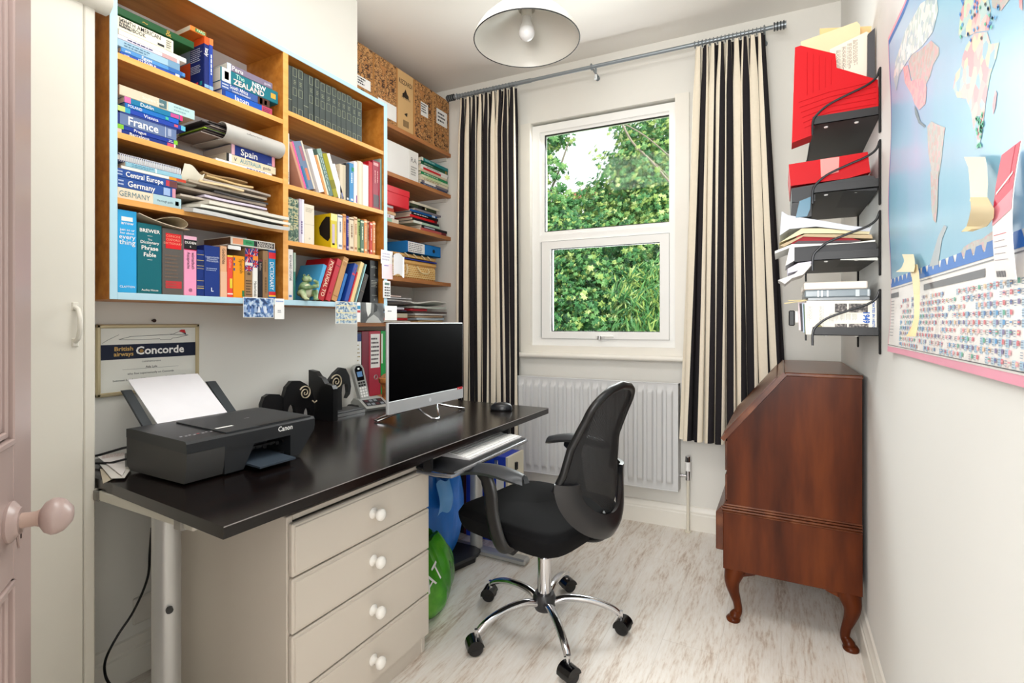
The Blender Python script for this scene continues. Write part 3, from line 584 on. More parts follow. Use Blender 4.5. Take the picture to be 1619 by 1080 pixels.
o = m.build('card', loc=(-1.7, 1.0, BOT + .178)); tag(o, 'small plain white card lying on the coral red paperback', 'card')
zb = ptx(PL(548), PB(205), -1.652)[2]
m = MB(); ya = yx(PL(345), -1.65); yb = yx(PL(755), -1.65); yc_ = yx(PL(640), -1.64)
m.grid(lambda u, v: (-1.79 + .15 * v, ya + (yb - ya) * u, zb + .026 * (1 - u) ** 2 + .003), 16, 6, mat('#cdbfa8', .7), .002)
def curl(u, v):
    a = -pi / 2 + u * pi * 1.25; return (-1.80 + .155 * v, yb - .036 + .034 * cos(a) * (1.0), zb + .004 + .017 + .0165 * sin(a))
m.grid(curl, 18, 5, mat('#c2b193', .7), .0015)
m.grid(lambda u, v: (-1.79 + .14 * v, yb - .036 - .06 * u, zb + .0375 - .02 * u * u), 10, 5, mat('#b5a386', .7), .0015)
o = m.build('rolled_newspaper', loc=(-1.7, .95, zb)); tag(o, 'beige curled magazine lying on the teal and grey dictionaries', 'magazine')

# ================================================================ right column
PR4 = lambda u: 430 + u / 5.142; PV4 = lambda v: 60 + v / 5.142
M_VOL = mat('#3c4542', .5, var=.12, scale=50); VT = M_GOLD if False else C('#a8ad94')
bd = [(125, 160), (163, 208), (211, 255), (258, 295), (298, 338), (348, 388), (391, 435), (438, 482), (485, 526), (529, 561), (564, 602), (605, 649), (652, 686), (688, 732)]
NTH = ['leftmost', 'second', 'third', 'fourth', 'fifth', 'sixth', 'seventh', 'eighth', 'ninth', 'tenth', 'eleventh', 'twelfth', 'thirteenth', 'rightmost']
for i, (a, b) in enumerate(bd):
    plain = i in (0, 3)
    def vol(m, t_, h, d, plain=plain):
        if plain: m.box(0, .0006, 0, t_, h * .3, h * .31, VT); return
        for f0, f1 in ((.02, .19), (.42, .58), (.82, .97)):
            z0, z1 = h * (1 - f1), h * (1 - f0); y0, y1 = t_ * .14, t_ * .86; q = .0011
            for bx in ((y0, y1, z0, z0 + q), (y0, y1, z1 - q, z1), (y0, y0 + q, z0, z1), (y1 - q, y1, z0, z1)): m.box(0, .0007, bx[0], bx[1], bx[2], bx[3], VT)
        m.lines((.0004, t_ * .25, h * .74), (0, 1, 0), (0, 0, 1), t_ * .5, h * .1, 3, VT, fill=.4)
    lab = ('%s of fourteen dark matching volumes on the top right shelf, %s' % (NTH[i], 'plain spined' if plain else 'gilt squared')) if i not in (0, 13) else ('%s dark green-grey volume of the matching set on the top right shelf' % NTH[i])
    up(PR4(a), PR4(b), 0, SH_R[0], M_VOL, lab, (), d=.16, xf=-1.662, group='matching dark volumes on the top right shelf', cover_ops=vol, h=.186 + .002 * (i % 3))
PR5 = lambda u: 430 + u / 6.752; PV5 = lambda v: 200 + v / 6.752
def leanL(ub, ut, vt, vb, wpx, base, col, label, ops=(), X=-1.65, d=.15, s=6.752, org=(430, 200), group=None, hard=False, pages=None, ang=None):
    """book whose base-left corner is at ub, top-left corner at ut; wpx = visible spine width"""
    pb = org[0] + ub / s; pt = org[0] + ut / s; yb = yx(pb, X); P = ptx(pt, org[1] + vt / s, X); dz = P[2] - base; dy = P[1] - yb; L = hypot(dy, dz); a = atan2(-dy, dz)
    if ang is not None: L = dz / cos(ang); a = ang
    tt = (yx(pb + wpx / s, X) - yb) * cos(a)
    if a >= 0: loc = (X, yb, base)
    else: loc = (X, yb, base + tt * sin(-a))
    return book('book', label, loc, a, tt - .0005, L, d, col, ops, group, pages, hard)
G5 = 'books on the second right shelf'; B2 = SH_R[1]
up(PR5(166), PR5(186), PV5(70), B2, '#efece6', 'thin white upright booklet against the divider on the second right shelf', [('r', .75, .95, 1, '#6a6a6a')], group=G5, hard=False, d=.16)
leanL(330, 192, 165, 640, 44, B2, '#cf9f8a', 'tall tan picture book with a pink edge leaning left on the second right shelf', [('b', 0, 1, '#ef6ea6', (.6, 1))], group=G5, d=.16, ang=radians(20.5))
leanL(376, 240, 163, 660, 100, B2, '#7d8fa8', 'tall book with streaky blue and red spine leaning beside the pink-edged book', [('b', .1, .4, '#b27a8a', (.45, .75)), ('b', .5, .95, '#3f7fa8', (0, .25)), ('b', .55, .8, '#d88a6a', (.4, .7)), ('b', 0, 1, '#d9cfc0', (.82, 1))], group=G5, d=.16, ang=radians(20.5))
leanL(482, 362, 245, 690, 88, B2, '#efece8', 'white softback leaning left, fourth on the second right shelf', [('b', 0, 1, '#b3aaa6', (0, .3))], group=G5, ang=radians(20.5))
leanL(572, 440, 300, 700, 40, B2, '#d9a46c', 'thin orange-brown paperback leaning between white and green books', [('b', 0, 1, '#efe0c8', (.6, 1))], group=G5, ang=radians(20.5))
leanL(615, 415, 215, 715, 50, B2, '#6f8a82', 'grey-green patterned book leaning left behind the olive one', [('r', .1, .9, 2, '#c8d8d4'), ('b', .0, .12, '#8fa9a0')], group=G5, hard=True, ang=radians(20.5))
leanL(665, 482, 268, 735, 52, B2, '#a8a31e', 'olive green book leaning left on the second right shelf', [('b', .6, .8, '#8c8818')], group=G5, hard=True, ang=radians(20.5))
leanL(718, 520, 262, 745, 34, B2, '#f1eee8', 'tall narrow white book leaning just right of the olive green book', (), group=G5, ang=radians(20.5))
leanL(752, 585, 375, 760, 26, B2, '#e9e7ea', 'short white book leaning against the upright row on the second right shelf', [('b', .8, .97, '#9aa0c8', (.3, .8))], group=G5, ang=radians(20.5))
def tan_cover(m, t_, h, d): m.lines((-d, -.0006, h * .98), (1, 0, 0), (0, 0, 1), d, h * .4, 10, C('#b5773a'), fill=.3)
for (a, b, vt, col, lab, ops, kw) in [
 (726, 786, 396, '#d9cdb8', 'cream upright paperback with an orange-brown cover side, first of the upright row', [('b', 0, 1, '#cfc3ac', (.5, 1))], {}),
 (788, 826, 388, '#20242e', 'black upright paperback on the second right shelf', [('b', .9, .95, '#dcdcdc', (.3, .8))], {}),
 (828, 874, 384, '#4a94c4', 'sky blue upright paperback with a green spot on its spine', [('b', .1, .2, '#2f9a6a', (.5, 1)), ('r', .25, .6, 1, '#d8e8f2'), ('b', .9, .95, '#e6e6e6', (.3, .8))], {}),
 (876, 912, 368, '#e8e2e6', 'pale lilac-white upright booklet right of the sky blue paperback', [('b', .8, .97, '#a05a9a', (.6, .9))], {}),
 (914, 970, 362, '#dccfb8', 'thick cream upright paperback in the middle of the upright row', [('b', 0, 1, '#e6dccb', (.3, .7))], {}),
 (972, 1032, 392, '#ebe8e0', 'white upright book with a red top just left of the crimson one', [('b', 0, .02, '#b82c30')], {}),
 (1034, 1074, 368, '#c2202e', 'bright crimson upright book on the second right shelf', [], {}),
 (1076, 1150, 356, '#a33048', 'thick dark red book in a worn plastic jacket with faded lettering', [('b', .04, .1, '#d8a8a8', (.1, .8)), ('r', .2, .5, 2, '#d89a9a'), ('b', .7, .95, '#6a5a60', (.1, .9)), ('b', 0, 1, '#c21f50', (.85, 1))], {'hard': True}),
 (1156, 1172, 342, '#9fb8b0', 'very thin grey-green book near the right end of the second right shelf', [], {}),
 (1174, 1196, 340, '#2f7a4c', 'green and cream book at the right end of the second right shelf', [('b', .5, .82, '#e6e0c8')], {})]:
    up(PR5(a), PR5(b), PV5(vt), B2, col, lab, ops, group=G5, cover_ops=tan_cover if a == 726 else None, d=.15, xf=-1.65, **kw)
# third right shelf
PR6 = lambda u: 430 + u / 5.4; PV6 = lambda v: 320 + v / 5.4; G6 = 'books on the third right shelf'; B3 = SH_R[2]
MM = ramp_mat('marble', [(.4, '#2f4a3c'), (.5, '#5c7a66'), (.56, '#c8bf9a'), (.62, '#3a5646')], 60, rough=.5)
def yel(m, t_, h, d):
    m.box(-d, -.001, -.0006, 0, 0, h, C('#e0c420'))
    m.prism([(-d * .12, h * .2), (-d * .3, h * .3), (-d * .46, h * .42), (-d * .5, h * .62), (-d * .38, h * .78), (-d * .2, h * .92), (-d * .04, h * .9), (-d * .03, h * .3)], 1, -.001, -.0006, C('#2b2420'))
for (a, b, vt, col, lab, ops, kw) in [
 (136, 180, -60, MM, 'left one of two marbled green books on the third right shelf', [('b', .2, .25, '#c8bf9a'), ('b', .7, .74, '#c8bf9a')], {'hard': True, 'h': .168}),
 (182, 228, -60, MM, 'right one of two marbled green books, with a gold mark on its spine', [('b', .2, .22, '#c8bf9a'), ('l', .3, .6, 5, '#d2c896')], {'hard': True, 'h': .166}),
 (234, 274, -20, '#cfc8d6', 'pale lilac paperback right of the marbled green books', [('b', 0, 1, '#e8e4ec', (.55, 1)), ('r', .5, .9, 1, '#6d5a8a')], {'h': .172}),
 (276, 362, 12, '#e3dac9', 'thick cream paperback with faint printed circles, left of the yellow book', [('l', .08, .2, 3, '#b9ae9a'), ('h', 'o', .84, .3, '#9a927e'), ('b', .5, .505, '#b9ae9a')], {'h': .158}),
 (503, 556, 92, '#d8c84a', 'bright yellow paperback showing a dark silhouette on its cover', [('b', 0, .2, '#e8e0a0'), ('b', .3, .9, '#c9b8c8', (.2, .6)), ('b', .85, 1, '#e6d63a')], {'cover_ops': yel, 'd': .14})]:
    up(PR6(a), PR6(b), PV6(vt), B3, col, lab, ops, group=G6, xf=-1.652, **kw)
thin = [(562, 604, 100, '#e2dfdc', 'white slim paperback right of the bright yellow paperback', '#8a90a0'), (607, 634, 105, '#dfa86c', 'orange-tan slim paperback between white and blue ones', '#b07040'), (636, 660, 125, '#3a3f98', 'indigo slim paperback in the slim row on the third right shelf', '#c8b8e0'),
        (662, 700, 102, '#ddd0b8', 'cream slim paperback just right of the indigo one', '#8a6a50'), (702, 730, 138, '#e4c7a4', 'short peach slim paperback in the slim row', '#b0805a'), (732, 756, 138, '#bcc98c', 'pale green slim paperback in the slim row', '#5a7a4a'), (758, 786, 150, '#5f7f6a', 'dark speckled green slim paperback right of the pale green one', '#d8e0c8'),
        (788, 812, 132, '#e09a5c', 'orange slim paperback, fourth from the right of the slim row', '#f0d8b8'), (814, 836, 130, '#c9a488', 'dusty pink slim paperback, third from the right of the slim row', '#8a4a3a'), (838, 858, 128, '#c8442e', 'red slim paperback, second from the right of the slim row', '#f0d0c0'), (860, 884, 135, '#d98c4c', 'orange-brown slim paperback at the right end of the slim row', '#f0d8b8')]
for i, (a, b, vt, col, lab, c2) in enumerate(thin):
    up(PR6(a), PR6(b), PV6(vt), B3, col, lab, [('r', .2, .6 + .03 * (i % 4), 1, c2), ('b', .04 + .01 * (i % 3), .08 + .01 * (i % 3), c2), ('b', .86, .92, c2, (.2, .8))], group=G6, xf=-1.652 - .003 * (i % 3), hard=False, d=.13, h=.148 + .004 * ((i * 5) % 3))
# bottom right row
G7 = 'books in the bottom right row'
up(PR6(136), PR6(182), PV6(397), BOT, '#e9e6e2', 'white upright book with dark lettering at the left end of the bottom right row', [('v', 'EDWARD STONE', .12, .5, .45, '#4a4a54'), ('b', .9, .94, '#5a8ac0', (.2, .7))], group=G7, xf=-1.652)
up(PR6(184), PR6(203), PV6(428), BOT, '#3e8577', 'very thin teal book beside the green frog ornament', [('b', 0, .4, '#a8b8a8')], group=G7, xf=-1.652, hard=False)
org6 = (430, 320)
def lr(ub, ut, vt, w_, col, lab, ops=(), hard=True, d=.14, pages=None): return leanL(ub, ut, vt, 830, w_, BOT, col, lab, ops, X=-1.652, d=d, s=5.4, org=org6, group=G7, hard=hard, pages=pages, ang=radians(-20))
lr(352, 458, 540, 32, '#5fb0da', 'light blue spined book leaning right behind the green frog ornament')
lr(394, 492, 495, 52, '#b8242e', 'dark red book with cream block letters leaning right', [('v', 'PORTUGAL TO', .05, .85, .62, '#ecd8c0', .5, .02)])
lr(460, 552, 492, 42, '#c43448', 'plain raspberry red book leaning right, next to the lettered red one', [('b', .15, .17, '#8a2030'), ('b', .8, .83, '#8a2030', (.3, .6))])
lr(510, 606, 476, 48, '#c89b66', 'tan clothbound book leaning right, tallest in the bottom right row', [('b', .08, .1, '#e0c090'), ('l', .12, .2, 3, '#a87a44'), ('b', .88, .9, '#a87a44')])
lr(560, 618, 612, 24, '#1f78bc', 'short thin bright blue book between tan and navy books', hard=False)
lr(618, 686, 530, 35, '#2b55a6', 'medium blue clothbound book leaning right, in front of the thin red one', [('v', 'Heritage', .1, .3, .35, '#b84a5a'), ('b', .25, .3, '#d84a5a', (.1, .9))])
lr(655, 730, 600, 12, '#d22c3c', 'very thin bright red book leaning on the medium blue one', hard=False)
lr(668, 752, 516, 32, '#e6cf9a', 'pale yellow book leaning right in the bottom right row', hard=False)
lr(702, 790, 530, 20, '#6b7f74', 'grey-green thin book with a turquoise edge leaning right', [('b', 0, 1, '#a8d8dc', (.6, 1))], hard=False)
lr(730, 800, 620, 36, '#3b332e', 'short dark brown leather book leaning right near the black book', [('l', .1, .3, 4, '#6a5a48'), ('b', .6, .62, '#6a5a48')])
up(PR6(838), PR6(908), PV6(492), BOT, '#17181b', 'thick black upright book with silver bands at the right end of the bottom row', [('l', .12, .18, 2, '#a8a8a0'), ('h', 'A', .33, .3, '#8c8c86'), ('l', .45, .62, 5, '#9a9a92'), ('b', .8, .81, '#8c8c86', (.2, .8)), ('h', '*', .92, .4, '#a8a8a0')], group=G7, xf=-1.652)
# frog ornament
t = thing('frog_ornament', 'green and cream seated frog ornament on the bottom right shelf', 'ornament', ptx(484, 474, -1.66))
t.location.z = BOT; t.rotation_euler = (0, 0, radians(-8))
MF = ramp_mat('frog', [(.35, '#4d6b3f'), (.5, '#7f9a6c'), (.62, '#b9c49a')], 30, rough=.4)
m = MB(); m.sphere((-.006, 0, .042), .028, MF, 18, (.85, 1, 1.3)); m.sphere((.0, .004, .086), .017, MF, 16, (.95, 1.25, .8)); m.sphere((-.002, -.007, .1), .006, MF, 10); m.sphere((-.002, .012, .1), .006, MF, 10)
m.tube([(.012, -.028, .058), (.024, -.022, .048), (.03, .0, .052), (.032, .024, .058), (.028, .034, .064)], [.009, .009, .008, .007, .006], MF, 10)
m.tube([(.01, .026, .062), (.022, .036, .06), (.028, .03, .075), (.02, .02, .082)], [.008, .008, .007, .005], MF, 10)
for sy in (-1, 1):
    m.tube([(-.008, .02 * sy, .03), (.022, .028 * sy, .034), (.028, .024 * sy, .012), (.036, .02 * sy, .006)], [.014, .013, .009, .007], MF, 10)
    m.sphere((.036, .02 * sy, .006), .01, MF, 10, (1.2, 1, .55))
m.build('frog_body', t, local=True, smooth=60)
m = MB(); m.sphere((.004, 0, .04), .023, mat('#d7d6b8', .4), 16, (.85, .95, 1.25)); m.build('belly', t, local=True, smooth=60)
m = MB(); m.sphere((.003, -.0075, .102), .003, M_BLKGL, 8); m.sphere((.003, .0115, .102), .003, M_BLKGL, 8); m.build('eyes', t, local=True)

# ================================================================ alcove shelves
XS = -2.0; ALZ = [2.30, 2.02, 1.73, 1.415, 1.148]
AN = ['highest', 'second highest', 'middle', 'fourth', 'lowest']
for i, z in enumerate(ALZ):
    t = thing('alcove_shelf', '%s orange-brown pine shelf in the alcove beside the window curtain, counting the wide shelves' % AN[i] if False else '%s brown pine shelf in the alcove beside the left curtain' % AN[i], 'shelf', (XA, 2.3, z - .023), group='pine shelves in the alcove')
    m = MB(); m.prism([(XA, YBR + .001), (XS, YBR + .001), (XS, wb(XS) - .001), (XA, wb(XA) - .001)], 2, z - .023, z, M_ALC); m.build('shelf_board', t)
    m = MB(); m.prism([(XA, wb(XA) - .016), (XS - .03, wb(XS) - .016), (XS - .03, wb(XS)), (XA, wb(XA))], 2, z - .045, z - .0235, M_WALL); m.build('support_batten', t)
t = thing('low_shelf', 'low pine shelf holding the upright binders in the alcove', 'shelf', (XA, 2.3, .722))
m = MB(); m.prism([(XA, YBR + .001), (-1.90, YBR + .001), (-1.90, wb(-1.9) - .05), (XA, wb(XA) - .001)], 2, .722, .746, M_ALC); m.build('shelf_board', t)
m = MB(); m.box(XA, XA + .02, YBR + .01, 2.8, .66, .7215, M_ALC); m.build('support_batten', t)
# archive boxes
M_CARD = mat('#c79256', .75, var=.06)
kraft = bpy.data.materials.new('surface'); kraft.use_nodes = True; nt = kraft.node_tree; B = nt.nodes['Principled BSDF']; B.inputs['Roughness'].default_value = .75
tc = N('ShaderNodeTexCoord'); vo = N('ShaderNodeTexVoronoi'); vo.inputs['Scale'].default_value = 42; vo.feature = 'F1'; vo.distance = 'CHEBYCHEV'; nt.links.new(tc.outputs['Object'], vo.inputs[0])
n3 = N('ShaderNodeTexNoise'); n3.inputs['Scale'].default_value = 90; nt.links.new(tc.outputs['Object'], n3.inputs[0])
mm_ = N('ShaderNodeMath'); mm_.operation = 'MULTIPLY_ADD'; mm_.inputs[1].default_value = .5; nt.links.new(n3.outputs[0], mm_.inputs[0]); nt.links.new(vo.outputs['Distance'], mm_.inputs[2])
cr = N('ShaderNodeValToRGB'); cr.color_ramp.interpolation = 'CONSTANT'; e = cr.color_ramp.elements; e[0].color = srgb('#c8935a') + (1,); e[1].position = .5; e[1].color = srgb('#3a2414') + (1,); q = e.new(.56); q.color = srgb('#c8935a') + (1,); q = e.new(.68); q.color = srgb('#4a2e1a') + (1,); q = e.new(.80); q.color = srgb('#b98048') + (1,)
nt.links.new(mm_.outputs[0], cr.inputs[0]); nt.links.new(cr.outputs[0], B.inputs['Base Color'])
boxes = [(1.93, 2.123, 'patterned cardboard wine box with a white label low down, leftmost on its shelf', kraft),
         (2.129, 2.319, 'patterned cardboard wine box, second from the left, with a white label at its bottom right', kraft),
         (2.323, 2.474, 'plain pale cardboard wine box with dark printed emblem between the patterned boxes', mat('#d3ab74', .75)),
         (2.481, 2.668, 'patterned cardboard wine box with a small white label in its centre, fourth from the left', kraft),
         (2.675, 2.853, 'patterned cardboard wine box with a large white label, nearest the curtain', kraft)]
for i, (a, b, lab, mm) in enumerate(boxes):
    t = thing('cardboard_box', lab, 'box', (-2.15, (a + b) / 2, 2.30), group='wine boxes on the highest alcove shelf')
    m = MB(); m.box(-2.29, -2.004, a, b - .001, 2.3005, 2.655, M_CARD, .002); m.box(-2.004, -2.002, a + .004, b - .008, 2.3045, 2.651, mm); m.build('carton', t)
    m = MB(); fx = -2.002
    if i == 0: m.patch((fx, a + .01, 2.42), (0, 1, 0), (0, 0, 1), .16, .055, M_WHITE); m.lines((fx + .0004, a + .05, 2.47), (0, 1, 0), (0, 0, 1), .08, .04, 3, M_INK); m.build('paper_label', t)
    if i == 1: m.patch((fx, a + .03, 2.325), (0, 1, 0), (0, 0, 1), .155, .09, M_WHITE); m.lines((fx + .0004, a + .035, 2.40), (0, 1, 0), (0, 0, 1), .06, .03, 2, M_INK); m.build('paper_label', t)
    if i == 2:
        bk = C('#3a2c20'); m.text('RIZZARDI', (fx, (a + b) / 2 - .002, 2.575), (0, 1, 0), (0, 0, 1), .045, bk, fit=.12, align='c', bold=.01); m.text('PATRÓN', (fx, (a + b) / 2, 2.49), (0, 1, 0), (0, 0, 1), .02, bk, align='c')
        m.prism([(a + .045, 2.5), (a + .1, 2.5), (a + .1, 2.52), (a + .085, 2.53), (a + .072, 2.555), (a + .06, 2.53), (a + .045, 2.52)], 0, fx, fx + .0006, bk)
        m.prism([(a + .06, 2.40), (a + .085, 2.39), (a + .09, 2.415), (a + .075, 2.41)], 0, fx, fx + .0006, bk)
        for k in range(9): m.patch((fx, a + .05 + k * .006, 2.325), (0, 1, 0), (0, 0, 1), .003 + .001 * (k % 2), .04, bk)
        m.build('printing', t)
    if i == 3: m.patch((fx, a + .06, 2.455), (0, 1, 0), (0, 0, 1), .075, .085, M_WHITE); m.lines((fx + .0004, a + .065, 2.535), (0, 1, 0), (0, 0, 1), .06, .06, 4, M_INK); m.build('paper_label', t)
    if i == 4: m.patch((fx, a + .03, 2.46), (0, 1, 0), (0, 0, 1), .12, .1, M_WHITE); m.lines((fx + .0004, a + .045, 2.545), (0, 1, 0), (0, 0, 1), .09, .07, 3, M_INK, fill=.5); m.build('paper_label', t)
# second alcove shelf: white box file and a stack of books
t = thing('box_file', 'white box file standing left of the green and white books in the alcove', 'box', (-2.1, 2.4, 2.02))
m = MB(); m.box(-2.26, -2.004, 2.21, 2.522, 2.0205, 2.205, M_WHITE, .003); m.build('box_body', t)
m = MB(); m.box(-2.004, -2.0025, 2.43, 2.515, 2.028, 2.198, mat('#e9e7e2', .5)); m.text('RA', (-2.0022, 2.473, 2.13), (0, 1, 0), (0, 0, 1), .045, C('#8a8a88'), align='c'); m.lines((-2.002, 2.445, 2.11), (0, 1, 0), (0, 0, 1), .055, .06, 4, C('#a8a8a4')); m.build('spine_label', t)
def astack(y0, y1, base, items, group, X=-2.003, d=.2):
    z = base + .0004
    for th, col, lab, ops, dy in items:
        book('book', lab, (X + random.uniform(-.006, 0), y1 + dy, z), pi / 2, th - .0006, y1 - y0, d, col, ops, group, hard=False); z += th
    return z
GA = 'books stacked on the second alcove shelf'
astack(2.555, 2.845, 2.02, [
 (.015, '#44506e', 'dark blue-grey book at the bottom of the second alcove shelf stack', [('r', .1, .7, 1, '#b0b8d0')], -.01),
 (.016, '#8d8790', 'grey book second from the bottom of the second alcove shelf stack', [('b', .1, .5, '#efece6')], 0),
 (.018, '#e6dcc2', 'cream book third from the bottom of the second alcove shelf stack', [('r', .1, .8, 1, '#b0a080')], -.005),
 (.017, '#dfe3c8', 'pale green-cream book in the middle of the second alcove shelf stack', [('b', .2, .7, '#cfe0b0')], 0),
 (.018, '#2d9a66', 'mid green book fifth from the bottom of the second alcove shelf stack', [('r', .1, .8, 1, '#cfe8d8')], -.006),
 (.016, '#ded3ba', 'beige book under the red striped one on the second alcove shelf', [], -.02),
 (.016, '#d8343e', 'white book with a long red spine stripe on the second alcove shelf', [('b', 0, .1, '#f0ede6'), ('b', .75, 1, '#f0ede6')], -.01),
 (.015, '#f0efec', 'slim white book between the red and dark green books on the second alcove shelf', [('r', .2, .8, 1, '#7a8a80')], .002),
 (.020, '#1f6a4a', 'dark green book with pale lettering near the top of the second alcove shelf stack', [('v', 'GREAT BRITAIN', .1, .5, .5, '#c8e0c8'), ('b', .9, .94, '#c8a050')], -.002),
 (.022, '#1d8c8e', 'turquoise book topping the stack on the second alcove shelf', [('v', 'CENTRAL ITALY', .12, .55, .5, '#d8f0ec'), ('b', 0, .06, '#e4e4d8')], -.005)], GA)
# third alcove shelf
GB = 'books stacked at the left of the middle alcove shelf'; GB2 = 'books stacked at the right of the middle alcove shelf'
ztp = astack(2.0, 2.30, 1.73, [
 (.024, '#efece2', 'white and pale green paperback at the bottom left of the middle alcove shelf', [('b', .5, .8, '#a8d0b8'), ('b', .8, 1, '#e9e2d0')], .04),
 (.02, '#ea5aa0', 'hot pink booklet in the left stack on the middle alcove shelf', [('b', .8, 1, '#efecef'), ('v', 'M', .85, .1, .6, '#b03060')], 0),
 (.018, '#e0c09a', 'peach coloured booklet above the hot pink one in the alcove', [('b', 0, .3, '#c84040')], .01),
 (.02, '#c9542e', 'rust red book in the left stack on the middle alcove shelf', [('b', .1, .4, '#e8c8b0')], -.005),
 (.014, '#dcdde2', 'white-grey brochure just beneath the red box in the alcove', [('r', .1, .9, 1, '#9090a8')], -.01)], GB)
t = thing('red_box', 'bright red square box on top of books on the middle alcove shelf', 'box', (-2.05, 2.2, ztp))
m = MB(); m.box(-2.2, -1.99, 2.205, 2.415, ztp + .001, 1.935, mat('#e0122a', .4), .003, None); m.build('box_body', t)
m = MB(); m.box(-2.203, -1.987, 2.202, 2.418, 1.9, 1.938, mat('#e0122a', .4), .003); m.build('lid', t)
astack(2.445, 2.72, 1.73, [
 (.017, '#c86a6a', 'reddish magazine at the bottom right of the middle alcove shelf', [('b', .8, 1, '#7a2030')], .10),
 (.018, '#22262e', 'black magazine second from the bottom of the right middle-shelf stack', [('b', .1, .5, '#b8bcc8', (.2, .7)), ('b', .9, 1, '#101010')], .11),
 (.016, '#bcd6c4', 'pale green booklet under the black books on the middle alcove shelf', [('b', 0, .3, '#e4e8e0')], .03),
 (.016, '#1a1c28', 'navy black book below the bright red spined one in the alcove', [], .02),
 (.016, '#d8242c', 'bright red spined book in the right middle-shelf stack', [('b', .9, 1, '#801418')], .0),
 (.018, '#14161c', 'black book with white title between red and blue books in the alcove', [('r', .08, .7, 1, '#e0e0e0')], .01),
 (.014, '#1868a8', 'blue spined book in the right stack on the middle alcove shelf', [('b', .8, .92, '#c8d8e8')], .0),
 (.014, '#8f8a92', 'grey-lilac brochure third from the top of the right middle-shelf stack', [], .04),
 (.022, '#3e4a34', 'dark green picture book with a pale animal on its spine', [('b', .3, .55, '#20221c'), ('b', .45, .6, '#d0c8a8', (.2, .8))], -.01),
 (.016, '#ded8c8', 'cream book with ring mark topping the right middle-shelf stack', [('h', 'o', .95, .5, '#404040')], .02)], GB2)
# fourth alcove shelf
t = thing('picnic_hamper', 'honey coloured wicker hamper with rope handle on the fourth alcove shelf', 'basket', (-2.1, 2.5, 1.415))
M_WIC = bpy.data.materials.new('surface'); M_WIC.use_nodes = True; nt = M_WIC.node_tree; B = nt.nodes['Principled BSDF']; B.inputs['Roughness'].default_value = .6
tc = N('ShaderNodeTexCoord'); mp = N('ShaderNodeMapping'); mp.inputs['Scale'].default_value = (1, 1, 1); br = N('ShaderNodeTexBrick'); nt.links.new(tc.outputs['Object'], mp.inputs[0]); mp.inputs['Rotation'].default_value = (0, pi / 2, pi / 2 * 0)
sep = N('ShaderNodeSeparateXYZ'); com = N('ShaderNodeCombineXYZ'); nt.links.new(tc.outputs['Object'], sep.inputs[0]); sm = N('ShaderNodeMath'); nt.links.new(sep.outputs[0], sm.inputs[0]); nt.links.new(sep.outputs[1], sm.inputs[1]); nt.links.new(sm.outputs[0], com.inputs[0]); nt.links.new(sep.outputs[2], com.inputs[1]); nt.links.new(com.outputs[0], br.inputs[0])
br.inputs['Scale'].default_value = 1; br.inputs['Brick Width'].default_value = .022; br.inputs['Row Height'].default_value = .012; br.inputs['Mortar Size'].default_value = .0022; br.inputs['Color1'].default_value = srgb('#c98a32') + (1,); br.inputs['Color2'].default_value = srgb('#e0ab58') + (1,); br.inputs['Mortar'].default_value = srgb('#f0d8a0') + (1,); nt.links.new(br.outputs[0], B.inputs['Base Color'])
m = MB(); m.box(-2.27, -2.002, 2.27, 2.70, 1.4155, 1.50, M_WIC, .008); m.build('basket_body', t)
m = MB(); m.box(-2.272, -1.998, 2.265, 2.705, 1.501, 1.528, mat('#dfae66', .6, var=.15, scale=80), .008); m.build('lid', t)
m = MB(); m.tube([(-1.998, 2.50, 1.495), (-1.985, 2.515, 1.462), (-1.982, 2.55, 1.452), (-1.982, 2.585, 1.455), (-1.985, 2.605, 1.465), (-1.998, 2.61, 1.49)], .0045, C('#eed9ac'), 8); m.tube([(-1.998, 2.40, 1.50), (-1.993, 2.402, 1.47), (-1.998, 2.40, 1.44)], .006, C('#e8d8b8'), 8); m.build('handle', t)
news(-2.26, -1.995, 2.31, 2.70, 1.529, .006, '#2338a0', 'royal blue plastic folder lying on the wicker hamper', None, amp=.003, seed=3, name='plastic_folder', cat='folder')
t = thing('envelope_bundle', 'bulging bundle of tan envelopes between the blue folder and blue lever arch file', 'envelopes', (-2.1, 2.5, 1.542))
m = MB()
for i in range(3):
    q = bent_sheet(-2.25, -2.0 - .004 * i, 2.3 - .01 * i, 2.69 + .01 * i, 1.5425 + i * .0075, .0055, mat(['#d9a860', '#e3bd7c', '#d6a55c'][i], .7), .0018, 0, 0, i); m.add(q.v, q.f, q.mats[0])
m.build('envelopes', t)
m = MB()
for yy in (2.42, 2.5, 2.58, 2.64): m.tube([(-1.999, yy, 1.546), (-1.995, yy - .02, 1.556), (-1.999, yy - .035, 1.567)], .004, C('#f0e2c0'), 6)
m.build('string_ties', t)
t = thing('lever_arch_file', 'blue lever arch file with white label lying on the envelopes in the alcove', 'folder', (-2.1, 2.5, 1.57))
MBL = mat('#1478c4', .45, var=.04)
zq = 1.572; m = MB(); m.box(-2.27, -1.99, 2.40, 2.735, zq, zq + .003, MBL); m.box(-2.27, -1.99, 2.40, 2.735, zq + .067, zq + .07, MBL); m.box(-1.993, -1.99, 2.40, 2.735, zq, zq + .07, MBL); m.box(-2.27, -1.994, 2.397, 2.4005, zq, zq + .07, MBL); m.build('cover', t)
m = MB(); m.box(-1.9905, -1.9895, 2.405, 2.565, zq + .004, zq + .066, M_WHITE); m.lines((-1.989, 2.41, zq + .062), (0, 1, 0), (0, 0, 1), .15, .055, 5, C('#5a5a70'), fill=.35); m.build('spine_label', t)
m = MB(); m.cyl((-1.992, 2.66, zq + .035), (-1.9885, 2.66, zq + .035), .012, M_BLACK, 18); m.build('finger_ring', t)
